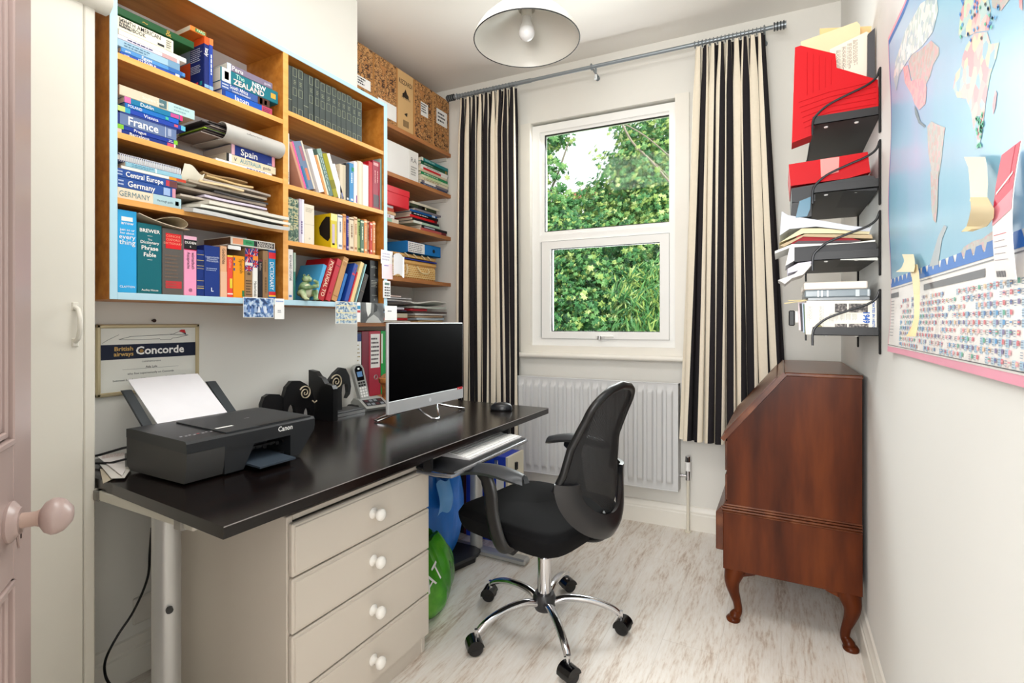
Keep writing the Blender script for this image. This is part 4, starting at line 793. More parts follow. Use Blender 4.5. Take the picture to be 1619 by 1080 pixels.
m = MB(); m.box(-2.26, -2.0, 2.41, 2.725, zq + .004, zq + .05, M_PAPER); m.build('papers', t)
# fifth alcove shelf: loose papers
GP = 'papers piled on the lowest alcove shelf'; z = 1.149
pl = [(2.02, 2.42, .006, '#ebe4d6', 'cream booklet at the very bottom of the lowest alcove shelf pile', -1.985), (2.03, 2.40, .014, '#b92f33', 'dark red hardback near the bottom of the lowest alcove shelf pile', -1.99),
      (2.01, 2.40, .026, '#cfc6b4', 'thick magazine with black and cream striped spine on the lowest alcove shelf', -1.99), (2.0, 2.28, .008, '#9db8d6', 'pale blue brochure above the striped magazine in the alcove', -1.995),
      (1.98, 2.40, .005, '#3a4668', 'thin navy folder in the middle of the lowest alcove shelf pile', -2.0), (2.0, 2.36, .012, '#d4d2dc', 'lilac-white bundle of papers above the navy folder', -1.985),
      (1.96, 2.18, .024, '#1d3fb4', 'royal blue plastic wallet at the left of the lowest alcove shelf pile', -1.975), (2.12, 2.44, .008, '#e4e2e0', 'white stapled papers lying right of the royal blue wallet', -1.99), (2.02, 2.42, .006, '#c9c9cc', 'pale grey papers second from the top of the lowest alcove pile', -1.98), (1.98, 2.34, .007, '#e6cfc8', 'pinkish paper sheet topping the pile on the lowest alcove shelf', -1.99)]
for i, (a, b, th, col, lab, xf) in enumerate(pl):
    if i == 2:
        book('magazine', lab, (xf, b, z + .0005), pi / 2, th, b - a, .24, '#d6cdb8', [('b', .33 + k * .07, .36 + k * .07, '#2a2724') for k in range(6)], GP, hard=False, cat='magazine')
    elif i == 1:
        book('book', lab, (xf, b, z + .0005), pi / 2, th, b - a, .24, col, [('r', .1, .8, 1, '#e0c0a0')], GP, cat='book')
    else:
        aa = .002 if i < 6 else .005
        news(-2.27, xf, a, b, z + .0005, th, col, lab, GP, rz=.0 if i < 3 else random.uniform(-.04, .04), amp=aa, seed=i, name='papers' if i not in (0, 3) else 'brochure', cat='papers')
    z += th + (.0012 if i in (1, 2) else .0038 if i < 6 else .0065)
GQ = 'papers piled at the right of the lowest alcove shelf'; z = 1.149
for i, (a, b, th, col, lab) in enumerate([(2.50, 2.76, .008, '#c9a878', 'tan paperback at the bottom right of the lowest alcove shelf'), (2.49, 2.78, .012, '#b9c9d4', 'pale blue-grey brochure near the bottom right of the lowest alcove shelf'), (2.48, 2.77, .012, '#c4a98c', 'brown-beige magazine under the grey ones at the right of the pile'),
    (2.47, 2.80, .010, '#d8d8d6', 'light grey magazine in the right pile on the lowest alcove shelf'), (2.46, 2.81, .008, '#5a4a48', 'thin dark magazine near the top of the right alcove pile'), (2.44, 2.60, .014, '#a8202c', 'small crimson booklet sticking out between the two alcove piles'), (2.46, 2.80, .012, '#cdd6cc', 'pale green-grey bent magazine on the right alcove pile'), (2.43, 2.80, .008, '#dedcd6', 'curled grey-white newspaper topping the right alcove pile')]):
    news(-2.25, -1.99 - .004 * (i % 3), a, b, z + .0005, th, col, lab, GQ, amp=.0025 if i < 7 else .008, curl=0 if i < 7 else .018, seed=20 + i, name='magazine' if i < 7 else 'newspaper', cat='magazine')
    z += th + .0034
# binders on the low shelf
GR = 'binders on the low alcove shelf'
def binder(y0, y1, col, lab, h=.345, ops=None, X=-1.965, ring_y=None):
    t = thing('ring_binder', lab, 'binder', (X - .14, (y0 + y1) / 2, .7465), group=GR)
    mm = mat(col, .5, var=.05); m = MB(); z0, z1 = .747, .747 + h
    m.box(X - .003, X, y0, y1, z0, z1, mm, .001); m.box(X - .28, X - .002, y0, y0 + .003, z0, z1, mm); m.box(X - .28, X - .002, y1 - .003, y1, z0, z1, mm); m.build('cover', t)
    m = MB(); m.box(X - .27, X - .01, y0 + .006, y1 - .006, z0 + .012, z1 - .012, M_PAPER); m.build('papers', t)
    if ops: m = MB(); ops(m, X + .0003, y0, y1, z0, z1); m.build('spine_label', t)
    if ring_y: m = MB(); m.tube([(X + .0015, ring_y + .012 * cos(a), .747 + .1 + .012 * sin(a)) for a in [k * pi / 6 for k in range(12)]], .0022, M_CHROME, 6, closed=True); m.build('finger_ring', t)
def lb1(m, X, y0, y1, z0, z1): m.box(X, X + .0006, y0 + .004, y1 - .004, z1 - .21, z1 - .05, M_WHITE); m.box(X, X + .0006, y0 + .004, y1 - .004, z1 - .05, z1 - .01, C('#2c4a86')); m.lines((X + .0008, y0 + .006, z1 - .06), (0, 1, 0), (0, 0, 1), y1 - y0 - .012, .12, 6, C('#b8a880'), fill=.3)
def lb2(m, X, y0, y1, z0, z1): m.box(X, X + .0006, y0 + .012, y1 - .008, z1 - .2, z1 - .015, M_WHITE); m.lines((X + .0008, y0 + .015, z1 - .03), (0, 1, 0), (0, 0, 1), y1 - y0 - .026, .155, 7, C('#4a3a4a'), fill=.4)
def lb3(m, X, y0, y1, z0, z1): m.box(X, X + .0006, y0 + .002, y0 + .012, z1 - .18, z1 - .015, M_WHITE)
XBd = -1.965
binder(1.90, 1.995, '#17161c', 'black binder with a white and blue spine label, leftmost on the low shelf', ops=lb1, h=.35)
binder(1.998, 2.048, '#7c1530', 'slim maroon binder between the black binder and the labelled crimson one', h=.352)
binder(2.05, 2.14, '#b01f3c', 'crimson binder with a handwritten white label on the low shelf', ops=lb2, h=.352, ring_y=2.1)
binder(2.143, 2.18, '#14a64a', 'bright green binder right of the crimson binder', ops=lb3, h=.352)
binder(2.182, 2.225, '#0b6a44', 'dark green binder between the bright green and turquoise binders', h=.352)
binder(2.227, 2.30, '#22a6b8', 'turquoise binder partly hidden behind the computer screen', h=.352)

# ================================================================ postcards, notes and calculator on the bookcase edge
XP = XB + .0045
def card(name, lab, y0, y1, z0, z1, paint, cat='postcard', tilt=0, x=XP, th=.0008, group=None):
    m = MB(); m.box(x, x + th, y0, y1, z0, z1, M_WHITE); paint(m, x + th, y0, y1, z0, z1); o = m.build(name, loc=(x, (y0 + y1) / 2, z1)); o.rotation_euler = (tilt, 0, 0); tag(o, lab, cat, group); return o
def crowd(m, x, y0, y1, z0, z1):
    m.patch((x, y0 + .002, z0 + .002), (0, 1, 0), (0, 0, 1), y1 - y0 - .004, z1 - z0 - .004, ramp_mat('crowd', [(.4, '#243b66'), (.5, '#5a83b8'), (.6, '#c8d6e4')], 70, rough=.4))
    r = random.Random(3)
    for k in range(9): yy = y0 + .008 + (y1 - y0 - .016) * k / 8; m.prism([(yy - .006, z0 + .018), (yy + .006, z0 + .018), (yy + .003, z0 + .036), (yy, z0 + .042), (yy - .003, z0 + .036)], 0, x + .0004, x + .0008, C(r.choice(['#a8bcd8', '#dfe6f0', '#6f8ec0'])))
card('postcard', 'blue postcard of a crowd of figures hanging under the left bookcase half', 1.103, 1.222, 1.165, 1.236, crowd)
card('note_card', 'small white note card hanging beside the blue crowd postcard', 1.226, 1.266, 1.16, 1.236, lambda m, x, y0, y1, z0, z1: (m.patch((x, y0 + .004, z1 - .012), (0, 1, 0), (0, 0, 1), y1 - y0 - .008, .004, C('#a8bce0')), m.lines((x, y0 + .012, z0 + .035), (0, 1, 0), (0, 0, 1), .018, .012, 2, C('#9a9aa0'))), cat='note')
def arches(m, x, y0, y1, z0, z1):
    m.patch((x, y0 + .002, z0 + .002), (0, 1, 0), (0, 0, 1), y1 - y0 - .004, z1 - z0 - .004, ramp_mat('arch', [(.38, '#3f5f86'), (.5, '#a9c0d0'), (.6, '#e2dcc0')], 90, rough=.4))
    for k in range(3): m.patch((x + .0004, y0 + .006, z0 + .015 + k * .03), (0, 1, 0), (0, 0, 1), y1 - y0 - .012, .004, C('#e8dcb0'))
card('postcard', 'patterned blue and cream postcard under the right bookcase half', 1.512, 1.632, 1.142, 1.236, arches)
card('note_card', 'narrow white card with red and blue stripes between two postcards', 1.634, 1.652, 1.15, 1.236, lambda m, x, y0, y1, z0, z1: (m.patch((x, y0, z1 - .03), (0, 1, 0), (0, 0, 1), y1 - y0, .015, C('#3a9ac0')), m.patch((x, y0, z1 - .045), (0, 1, 0), (0, 0, 1), y1 - y0, .01, C('#c85050'))), cat='note')
def bw_photo(m, x, y0, y1, z0, z1):
    w_ = y1 - y0; h_ = z1 - z0; m.patch((x, y0, z0), (0, 1, 0), (0, 0, 1), w_, h_, ramp_mat('bwp', [(.4, '#2b2b2b'), (.6, '#5a5a58')], 12, rough=.35))
    m.prism([(y0 + w_ * .2, z0), (y0 + w_ * .9, z0), (y0 + w_ * .75, z0 + h_ * .25), (y0 + w_ * .55, z0 + h_ * .42), (y0 + w_ * .3, z0 + h_ * .2)], 0, x + .0003, x + .0006, C('#b4b4b0'))
    m.prism([(y0 + w_ * .3, z0 + h_ * .3), (y0 + w_ * .42, z0 + h_ * .5), (y0 + w_ * .45, z0 + h_), (y0 + w_ * .22, z0 + h_), (y0 + w_ * .24, z0 + h_ * .6)], 0, x + .0003, x + .0006, C('#dededa'))
    m.prism([(y0 + w_ * .55, z0 + h_ * .5), (y0 + w_ * .7, z0 + h_ * .6), (y0 + w_ * .72, z0 + h_ * .85), (y0 + w_ * .6, z0 + h_)], 0, x + .0003, x + .0006, C('#141414'))
card('photograph', 'black and white photograph of a figure under the right end of the bookcase', 1.654, 1.80, 1.146, 1.236, bw_photo, cat='photo')
card('paper_note', 'white note hanging at the bookcase corner above the binders', 1.805, 1.89, 1.158, 1.226, lambda m, x, y0, y1, z0, z1: m.lines((x, y0 + .02, z1 - .02), (0, 1, 0), (0, 0, 1), .03, .01, 1, C('#8a8a90')), cat='note', x=XP + .002)
card('paper_note', 'upper white note stuck on the right bookcase edge', 1.783, 1.862, 1.42, 1.485, lambda m, x, y0, y1, z0, z1: m.lines((x, y0 + .008, z1 - .01), (0, 1, 0), (0, 0, 1), .06, .04, 3, C('#c8c4d4')), cat='note', x=XP, tilt=-.02)
card('paper_note', 'pale pink note stuck below the upper white one on the bookcase edge', 1.787, 1.86, 1.352, 1.424, lambda m, x, y0, y1, z0, z1: (m.patch((x, y0, z0), (0, 1, 0), (0, 0, 1), y1 - y0, z1 - z0, C('#f3dfe4')), m.patch((x + .0002, y0 + .015, z1 - .012), (0, 1, 0), (0, 0, 1), .03, .004, C('#8a7ac0'))), cat='note', x=XP + .001, tilt=.02)
m = MB()
m.grid(lambda u, v: (XP + .003 + .03 * sin(u * 2.2), 1.865 + .05 * u, 1.37 + .1 * v + .01 * sin(6 * u)), 6, 6, mat('#dcdde0', .4), .001)
o = m.build('plastic_bag', loc=(XP, 1.88, 1.42)); tag(o, 'small clear plastic bag hanging beside the notes on the bookcase edge', 'bag')
t = thing('pocket_calculator', 'small white calculator attached to the pale blue bookcase edge', 'calculator', (XP, 1.818, 1.30))
m = MB(); m.box(XP, XP + .005, 1.794, 1.843, 1.262, 1.342, M_WHITE, .0015); m.build('case', t)
m = MB(); m.box(XP + .005, XP + .0058, 1.803, 1.834, 1.322, 1.334, C('#5f7f74')); m.build('display', t)
m = MB()
for a in range(3):
    for b in range(4): m.box(XP + .005, XP + .0065, 1.802 + a * .0125, 1.81 + a * .0125, 1.27 + b * .0125, 1.277 + b * .0125, C('#3a3a3e'))
m.build('keys', t)
# ================================================================ framed certificate
XF = XL + .012
t = thing('framed_certificate', 'gold framed flight certificate with a navy title band on the left wall', 'picture', (XL, .935, .93))
a0, a1, b0, b1 = .768, 1.078, .917, 1.142
MGF = mat('#cdbf9a', .35, metal=.5, var=.05); m = MB()
for bx in ((a0, a0 + .012, b0, b1), (a1 - .012, a1, b0, b1), (a0, a1, b0, b0 + .012), (a0, a1, b1 - .012, b1)): m.box(XL + .001, XF + .006, bx[0], bx[1], bx[2], bx[3], MGF, .003)
m.build('frame', t)
m = MB(); y0, y1, z0, z1 = a0 + .011, a1 - .011, b0 + .011, b1 - .011; m.box(XL + .002, XF, y0, y1, z0, z1, mat('#e2e2da', .5)); x = XF
NVY = C('#1b2742'); m.patch((x, y0, z1 - .100), (0, 1, 0), (0, 0, 1), y1 - y0, .047, NVY); GD = C('#cfb070')
zc = z1 - .077; m.text('British', (x, y0 + .038, zc + .004), (0, 1, 0), (0, 0, 1), .0185, GD, squash=.052, bold=.02, lift=.0009); m.text('airways', (x, y0 + .036, zc - .0125), (0, 1, 0), (0, 0, 1), .0185, GD, squash=.055, bold=.02, lift=.0009)
m.text('Concorde', (x, y0 + .098, zc - .0095), (0, 1, 0), (0, 0, 1), .036, M_WHITE, squash=.150, bold=.025, lift=.0009); m.prism([(y0 + .114 + .006 * cos(k), zc + .001 + .006 * sin(k)) for k in [q * pi / 5 for q in range(10)]], 0, x + .0009, x + .0012, C('#a88850'))
# aeroplane drawing
LN = C('#40424a')
def pen(pts, r=.0006): m.tube([(x + .0006, y0 + p[0], z1 - p[1]) for p in pts], r, LN, 4)
pen([(.05, .037), (.085, .028), (.20, .024), (.215, .022), (.235, .012)]); pen([(.05, .037), (.10, .039), (.17, .038), (.172, .041), (.205, .041), (.21, .037), (.232, .034), (.262, .027), (.25, .027), (.2, .024)])
m.prism([(y0 + .230, z1 - .014), (y0 + .238, z1 - .008), (y0 + .250, z1 - .008), (y0 + .254, z1 - .02)], 0, x + .0004, x + .0007, C('#cc2a34')); m.prism([(y0 + .240, z1 - .018), (y0 + .254, z1 - .02), (y0 + .255, z1 - .026)], 0, x + .0004, x + .0007, NVY)
pen([(.005, .048), (.02, .038), (.035, .03), (.05, .022)], .0004)
m.text('commemorates', (x, (y0 + y1) / 2, z1 - .113), (0, 1, 0), (0, 0, 1), .009, LN, align='c'); m.patch((x, y0 + .06, z1 - .134), (0, 1, 0), (0, 0, 1), .17, .0008, C('#8a8a88')); m.text('Ada Lyle', (x, (y0 + y1) / 2, z1 - .132), (0, 1, 0), (0, 0, 1), .010, LN, align='c', bold=.01)
m.text('who flew supersonically on Concorde', (x, (y0 + y1) / 2, z1 - .151), (0, 1, 0), (0, 0, 1), .0095, LN, align='c', fit=.14); m.text('between London and Washington    on 2nd January 1978', (x, (y0 + y1) / 2, z1 - .170), (0, 1, 0), (0, 0, 1), .0095, LN, align='c', fit=.23)
m.build('certificate', t)
p = ptx(241, 507, XL); m = MB(); m.cyl((XL, p[1], p[2]), (XL + .012, p[1], p[2]), .0035, C('#4a2c14'), 8); m.cyl((XL + .011, p[1], p[2]), (XL + .013, p[1], p[2]), .006, C('#4a2c14'), 10); o = m.build('picture_nail', loc=(XL, p[1], p[2])); tag(o, 'small dark brown nail head in the wall above the gold frame', 'nail')

# ================================================================ desk
MDK = ramp_mat('desk', [(.35, '#0a0606'), (.55, '#110a09'), (.7, '#1a100e')], 4, (14, 1.2, 1), .2, spec=.5, coat=0.0)
t = thing('desk', 'long black-brown desk with steel tube legs along the left wall', 'desk', (-1.4, 1.45, 0))
m = MB(); m.prism([(-1.010, .638), (-1.003, 2.265), (-1.85, 2.268), (-1.85, .69)], 2, .703, .73, MDK)
m.tube([(-1.0095, .6385, .7285), (-1.0028, 2.2645, .7285)], .0012, mat('#8a8482', .3), 6); m.build('desktop', t)
def deskleg(y):
    m = MB(); m.lathe([(.031, .03), (.031, .675), (.026, .675), (.026, .70)], mat('#b4b4b2', .35, metal=.5, var=.03), 24, Matrix.Translation((-1.345, y, 0))); m.cyl((-1.318, y - .008, .45), (-1.308, y - .012, .45), .008, M_BLACK, 12)
    l = m.build('leg', t)
    m = MB(); m.box(-1.60, -1.06, y - .03, y + .03, .001, .03, mat('#b4b4b2', .35, metal=.5, var=.03), .008); m.build('foot_bar', l)
    return l
deskleg(.705); deskleg(2.15)
m = MB(); mq = mat('#c8c4b8', .4, metal=.2); m.box(-1.66, -1.17, .668, .69, .677, .7025, mq, .002); m.box(-1.235, -1.205, .662, .694, .672, .7025, mat('#8f8d88', .35, metal=.4), .002); m.box(-1.615, -1.59, .664, .694, .676, .7025, mat('#6f6b64', .4), .002); m.build('support_rail', t)
m = MB(); m.box(-1.66, -1.17, 2.19, 2.215, .675, .7025, mq, .002); m.build('support_rail', t)
m = MB(); m.box(-1.094, -.935, 1.36, 1.885, .652, .662, mat('#16171a', .35, spec=.5), .003); m.box(-1.05, -1.02, 1.345, 1.36, .655, .7025, M_BLACK); m.box(-1.05, -1.02, 1.886, 1.905, .655, .7025, M_BLACK); tr_ = m.build('keyboard_tray', t)
m = MB(); m.tube([(-1.08, 1.352, .648), (-1.0, 1.352, .646), (-.945, 1.358, .648), (-.931, 1.375, .654), (-.928, 1.41, .659), (-.928, 1.85, .659), (-.931, 1.875, .659), (-.945, 1.89, .659), (-1.03, 1.893, .659)], .0065, mat('#8b8c90', .25, metal=.7), 8); m.build('metal_lip', tr_)
# drawers
MCR = mat('#d0c7bb', .45, var=.025, scale=3)
t = thing('drawer_chest', 'cream painted chest of four drawers with round knobs under the desk', 'drawers', (-1.32, 1.1, 0))
m = MB(); x0, x1, y0, y1 = -1.58, -1.10, .859, 1.42
m.box(x0, x1, y0, y0 + .018, .0, .657, MCR, .002); m.box(x0, x1, y1 - .018, y1, .0, .657, MCR, .002); m.box(x0, x0 + .01, y0 + .018, y1 - .018, .02, .65, MCR); m.box(x0, x1 - .004, y0 + .018, y1 - .018, .0, .052, MCR); m.box(x1 - .02, x1, y0 + .018, y1 - .018, .645, .657, MCR)
m.build('carcass', t); m = MB(); m.box(x0 + .01, x1 - .022, y0 + .018, y1 - .018, .636, .655, mat('#9a6a34', .6)); m.build('top_board', t)
for zt, zb in ((.641, .506), (.501, .362), (.357, .209), (.204, .064)):
    m = MB(); m.box(x1 + .0015, x1 + .017, y0 + .003, y1 + .001, zb, zt, MCR, .003); m.box(x1 + .016, x1 + .020, y0 + .011, y1 - .007, zb + .008, zt - .008, MCR, .002); m.box(x0 + .05, x1 + .0015, y0 + .03, y1 - .03, zb + .01, zt - .03, MCR); dr = m.build('drawer', t)
    m = MB(); m.lathe([(.0, 0), (.016, 0), (.0165, .003), (.012, .007), (.0085, .012), (.009, .018), (.0155, .024), (.0185, .031), (.0165, .038), (.009, .0425), (.0001, .0435)], mat('#efece6', .2), 20, Matrix.Translation((x1 + .020, 1.143, (zt + zb) / 2 + .004)) @ Matrix.Rotation(pi / 2, 4, 'Y')); m.build('knob', dr, smooth=50)
# ---------------------------------------------------------------- printer
MPR = mat('#222427', .42, var=.04, scale=60); MPS = mat('#3f3e3d', .55, var=.03); MPT = mat('#2e3134', .5, var=.03)
px0, px1, py0, py1 = -1.62, -1.33, .745, 1.142; z0 = .7305
t = thing('printer', 'dark grey desktop printer loaded with white paper at the near end of the desk', 'printer', (-1.47, .94, z0))
m = MB()   # body: side profile extruded, front tapering inward at the right
m.prism([(px0, z0 + .02), (px0 + .02, z0 + .006), (px1 - .012, z0 + .006), (px1 - .004, z0 + .03), (px1, z0 + .075), (px1, z0 + .083), (px0, z0 + .096)], 1, py0, py0 + .10, MPS)
m.prism([(px0, z0 + .02), (px0 + .02, z0 + .006), (px1 - .11, z0 + .006), (px1 - .11, z0 + .083), (px0, z0 + .096)], 1, py0 + .10, py1 - .09, MPR)
m.box(px1 - .11, px1, py0 + .10, py1 - .09, z0 + .072, z0 + .086, MPR)
m.box(px1 - .11, px1 - .03, py0 + .10, py1 - .09, z0 + .006, z0 + .018, MPR)
m.prism([(py1 - .09, z0 + .006), (py1 - .055, z0 + .006), (py1, z0 + .075), (py1, z0 + .088), (py1 - .09, z0 + .088)], 0, px0, px1, MPR)
m.prism([(py0 + .10, z0 + .006), (py0 + .155, z0 + .006), (py0 + .19, z0 + .074), (py0 + .10, z0 + .074)], 0, px1 - .10, px1 - .002, MPR)
m.build('body', t, smooth=20)
m = MB(); m.prism([(px0, z0 + .0965), (px1 + .001, z0 + .0835), (px1 + .001, z0 + .108), (px1 - .006, z0 + .115), (px0 + .03, z0 + .122), (px0, z0 + .12)], 1, py0 - .001, py1 + .001, MPR); m.build('top_case', t, smooth=20)
m = MB(); m.prism([(px0 + .05, z0 + .1215), (px1 - .004, z0 + .1155), (px1 - .004, z0 + .119), (px0 + .05, z0 + .125)], 1, py0 + .105, py1 - .01, MPT); m.box(px1 - .03, px1 - .004, py1 - .19, py1 - .03, z0 + .1185, z0 + .1196, M_BLACK); m.lines((px1 - .06, py0 + .21, z0 + .1195), (0, 1, 0), (-1, 0, 0), .0, .0, 1, M_WHITE); m.patch((px1 - .06, py0 + .115, z0 + .1205), (0, 1, 0), (-1, 0, .02), .05, .012, M_WHITE); m.lines((px1 - .13, py0 + .24, z0 + .1228), (0, 1, 0), (-1, 0, .02), .02, .008, 1, C('#b8b8b8')); m.build('scanner_lid', t, smooth=20)
m = MB()
for k in range(8): m.patch((px1 - .05 + .004 * (k % 2), py0 + .012 + k * .011, z0 + .1185), (0, 1, 0), (-1, 0, .04), .006, .006, C('#c8c8cc') if k != 4 else C('#c84a5a'), lift=.0012)
m.build('control_panel', t)
m = MB(); m.text('Canon', (px1 + .001, (py0 + py1) / 2 + .065, z0 + .0905), (0, 1, 0), (0, 0, 1), .021, M_WHITE, squash=.05, bold=.02); m.build('logo', t)
m = MB(); m.prism([(px1 - .10, z0 + .02), (px1 + .055, z0 + .012), (px1 + .055, z0 + .017), (px1 - .10, z0 + .026)], 1, py0 + .165, py1 - .115, mat('#39434e', .4)); m.build('output_tray', t)
m = MB(); 
for k in range(6): m.box(px1 - .035, px1 - .028, py0 + .19 + k * .022, py0 + .2 + k * .022, z0 + .045 + (k % 2) * .003, z0 + .054, M_BLACK)
m.box(px1 - .04, px1 - .03, py0 + .18, py1 - .12, z0 + .05, z0 + .056, M_BLACK); m.build('paper_rollers', t)
m = MB()
def slab(y0_, y1_, xb, zb, xt, zt, mm, th=.006): m.prism([(xb, zb), (xb + th, zb), (xt + th, zt), (xt, zt)], 1, y0_, y1_, mm)
slab(py0 + .05, py0 + .075, px0 - .01, z0 + .10, px0 - .145, z0 + .212, mat('#33393d', .5), .012); m.build('paper_guide', t); m = MB(); slab(py0 + .305, py0 + .335, px0 - .01, z0 + .10, px0 - .145, z0 + .212, mat('#33393d', .5), .012); m.build('paper_guide', t)
m = MB(); m.box(px0 - .02, px0, py0 + .02, py0 + .07, z0 + .02, z0 + .085, MPS, .004); m.build('power_socket', t)
m = MB()
m.grid(lambda u, v: (px0 + .005 - .175 * v, py0 + .082 + .213 * u, z0 + .112 + .128 * v + .002 * sin(u * 3)), 6, 6, mat('#f1f0f4', .6), .004)
o = m.build('paper_stack', loc=(px0 - .05, .93, z0 + .16)); tag(o, 'white printer paper standing in the rear feed of the printer', 'paper')
m = MB(); m.box(px0 - .045, px0 - .022, py0 + .035, py0 + .062, z0 + .05, z0 + .075, M_BLACK, .006); m.tube([(px0 - .04, py0 + .045, z0 + .06), (px0 - .07, py0 + .02, z0 + .052), (px0 - .12, py0 - .01, z0 + .035), (px0 - .18, py0 - .025, z0 + .02)], .0035, M_BLACK, 8)
m.tube([(px0 - .035, py0 + .05, z0 + .05), (px0 - .045, py0 + .03, z0 + .025), (px0 - .09, py0 + .0, z0 + .012), (px0 - .16, py0 - .025, z0 + .008)], .0035, M_BLACK, 8)
o = m.build('power_cable', loc=(px0 - .04, py0 + .04, z0 + .04)); tag(o, 'black power cable plugged into the left rear of the printer', 'cable')
for i, (pp, col, lab) in enumerate([([(158, 742), (205, 745), (190, 752), (163, 765)], '#b8ad98', 'brown printed leaflet overhanging the near desk corner, lowest of three'), ([(156, 733), (208, 740), (197, 756), (176, 757)], '#d8d4cc', 'pale folded leaflet, middle one of three at the near desk corner'), ([(153, 722), (197, 716), (198, 744), (193, 753)], '#e6e0dc', 'white printed letter on top of the leaflets left of the printer')]):
    m = MB(); q = [Vector(ptz(a, b, .732 + i * .004)) for a, b in pp]; up_ = Vector((0, 0, .0015)); mm = mat(col, .7, var=.1, scale=60)
    m.add([tuple(v) for v in q] + [tuple(v + up_) for v in q], [(3, 2, 1, 0), (4, 5, 6, 7), (0, 1, 5, 4), (1, 2, 6, 5), (2, 3, 7, 6), (3, 0, 4, 7)], mm)
    if i == 2: m.lines(tuple(q[0] + (q[1] - q[0]) * .2 + up_), tuple(q[1] - q[0]), tuple(q[1] - q[2]), .06, .05, 6, C('#c09080'), fill=.25)
    c_ = sum(q, Vector()) / 4; o = m.build('leaflet', loc=tuple(c_)); tag(o, lab, 'leaflet', 'leaflets at the near desk corner')
m = bent_sheet(-1.80, -1.66, 1.155, 1.262, .7315, .002, mat('#dcdcda', .7), .018, .3, .01, 5, 10, 10, 3.5); o = m.build('crumpled_paper', loc=(-1.73, 1.25, .732)); tag(o, 'crumpled white papers on the desk behind the printer', 'paper')

# ---------------------------------------------------------------- elephant bookends
def arch(cy, zb, w_, h_, n=8): return [(cy - w_ / 2, zb)] + [(cy - w_ / 2 * cos(pi * k / n), zb + h_ * .45 + h_ * .55 * sin(pi * k / n)) for k in range(n + 1)] + [(cy + w_ / 2, zb)]
def spiral(m, cy, cz, r, x, mm, turns=2.1, n=40, wr_=.0042): m.tube([(x, cy + r * (1 - k / n * .92) * cos(-2 * pi * turns * k / n + 2.6), cz + r * (1 - k / n * .92) * sin(-2 * pi * turns * k / n + 2.6)) for k in range(n + 1)], [wr_ * (1 - .35 * k / n) for k in range(n + 1)], mm, 6, flat=.6)
zb = .731; XE = -1.775; ME = mat('#101012', .35, var=.1); MSP = mat('#cdbfa4', .4)
t = thing('elephant_bookend', 'black wooden elephant bookend with cream spiral ear and an upright slab, left of the pair', 'bookend', (XE, 1.45, zb))
m = MB(); ol = [(1.27, zb), (1.268, zb + .10), (1.28, zb + .128), (1.30, zb + .137), (1.345, zb + .13), (1.365, zb + .112)] + [(1.366, zb)] + arch(1.318, zb, .034, .04)[::-1]
m.prism(ol, 0, XE - .01, XE + .01, ME)
ol = [(1.363, zb), (1.36, zb + .105), (1.375, zb + .155), (1.40, zb + .178), (1.44, zb + .175), (1.475, zb + .155), (1.50, zb + .13), (1.512, zb + .09), (1.512, zb)] + arch(1.475, zb, .034, .06)[::-1] + arch(1.40, zb, .042, .085)[::-1]
m.prism(ol, 0, XE - .006, XE + .014, ME); m.build('elephant_body', t, smooth=20)
m = MB(); spiral(m, 1.463, zb + .122, .030, XE + .017, MSP); m.build('spiral_ear', t)
m = MB(); m.tube([(XE + .016, 1.50, zb + .085), (XE + .02, 1.508, zb + .075), (XE + .02, 1.52, zb + .082)], .003, MSP, 6); m.build('tusk', t)
m = MB(); pr = [(XE - .04, zb), (XE + .11, zb), (XE + .11, zb + .135), (XE + .10, zb + .15), (XE + .06, zb + .155), (XE + .04, zb + .178), (XE + .02, zb + .185), (XE + .0, zb + .205), (XE - .04, zb + .21)]
m.prism(pr, 1, 1.528, 1.552, ME); m.build('end_slab', t, smooth=20)
t = thing('elephant_bookend', 'black wooden elephant bookend with curled trunk and cream spiral ear, right of the pair', 'bookend', (XE, 1.67, zb))
m = MB(); ol = [(1.565, zb + .02), (1.562, zb + .12), (1.59, zb + .155), (1.625, zb + .19), (1.66, zb + .212), (1.69, zb + .205), (1.712, zb + .17), (1.722, zb + .12), (1.715, zb + .085), (1.695, zb + .068), (1.705, zb + .095), (1.70, zb + .13), (1.685, zb + .145), (1.67, zb + .13), (1.665, zb + .10), (1.668, zb + .02)] + arch(1.608, zb + .02, .036, .055)[::-1]
m.prism(ol, 0, XE - .006, XE + .014, ME); m.build('elephant_body', t, smooth=20)
m = MB(); spiral(m, 1.632, zb + .15, .034, XE + .017, MSP); m.build('spiral_ear', t)
m = MB(); m.box(XE - .04, XE + .06, 1.556, 1.76, zb, zb + .02, mat('#3a3a3c', .4), .002); m.box(XE + .06, XE + .064, 1.556, 1.76, zb, zb + .012, M_STEEL); m.build('base_rail', t)
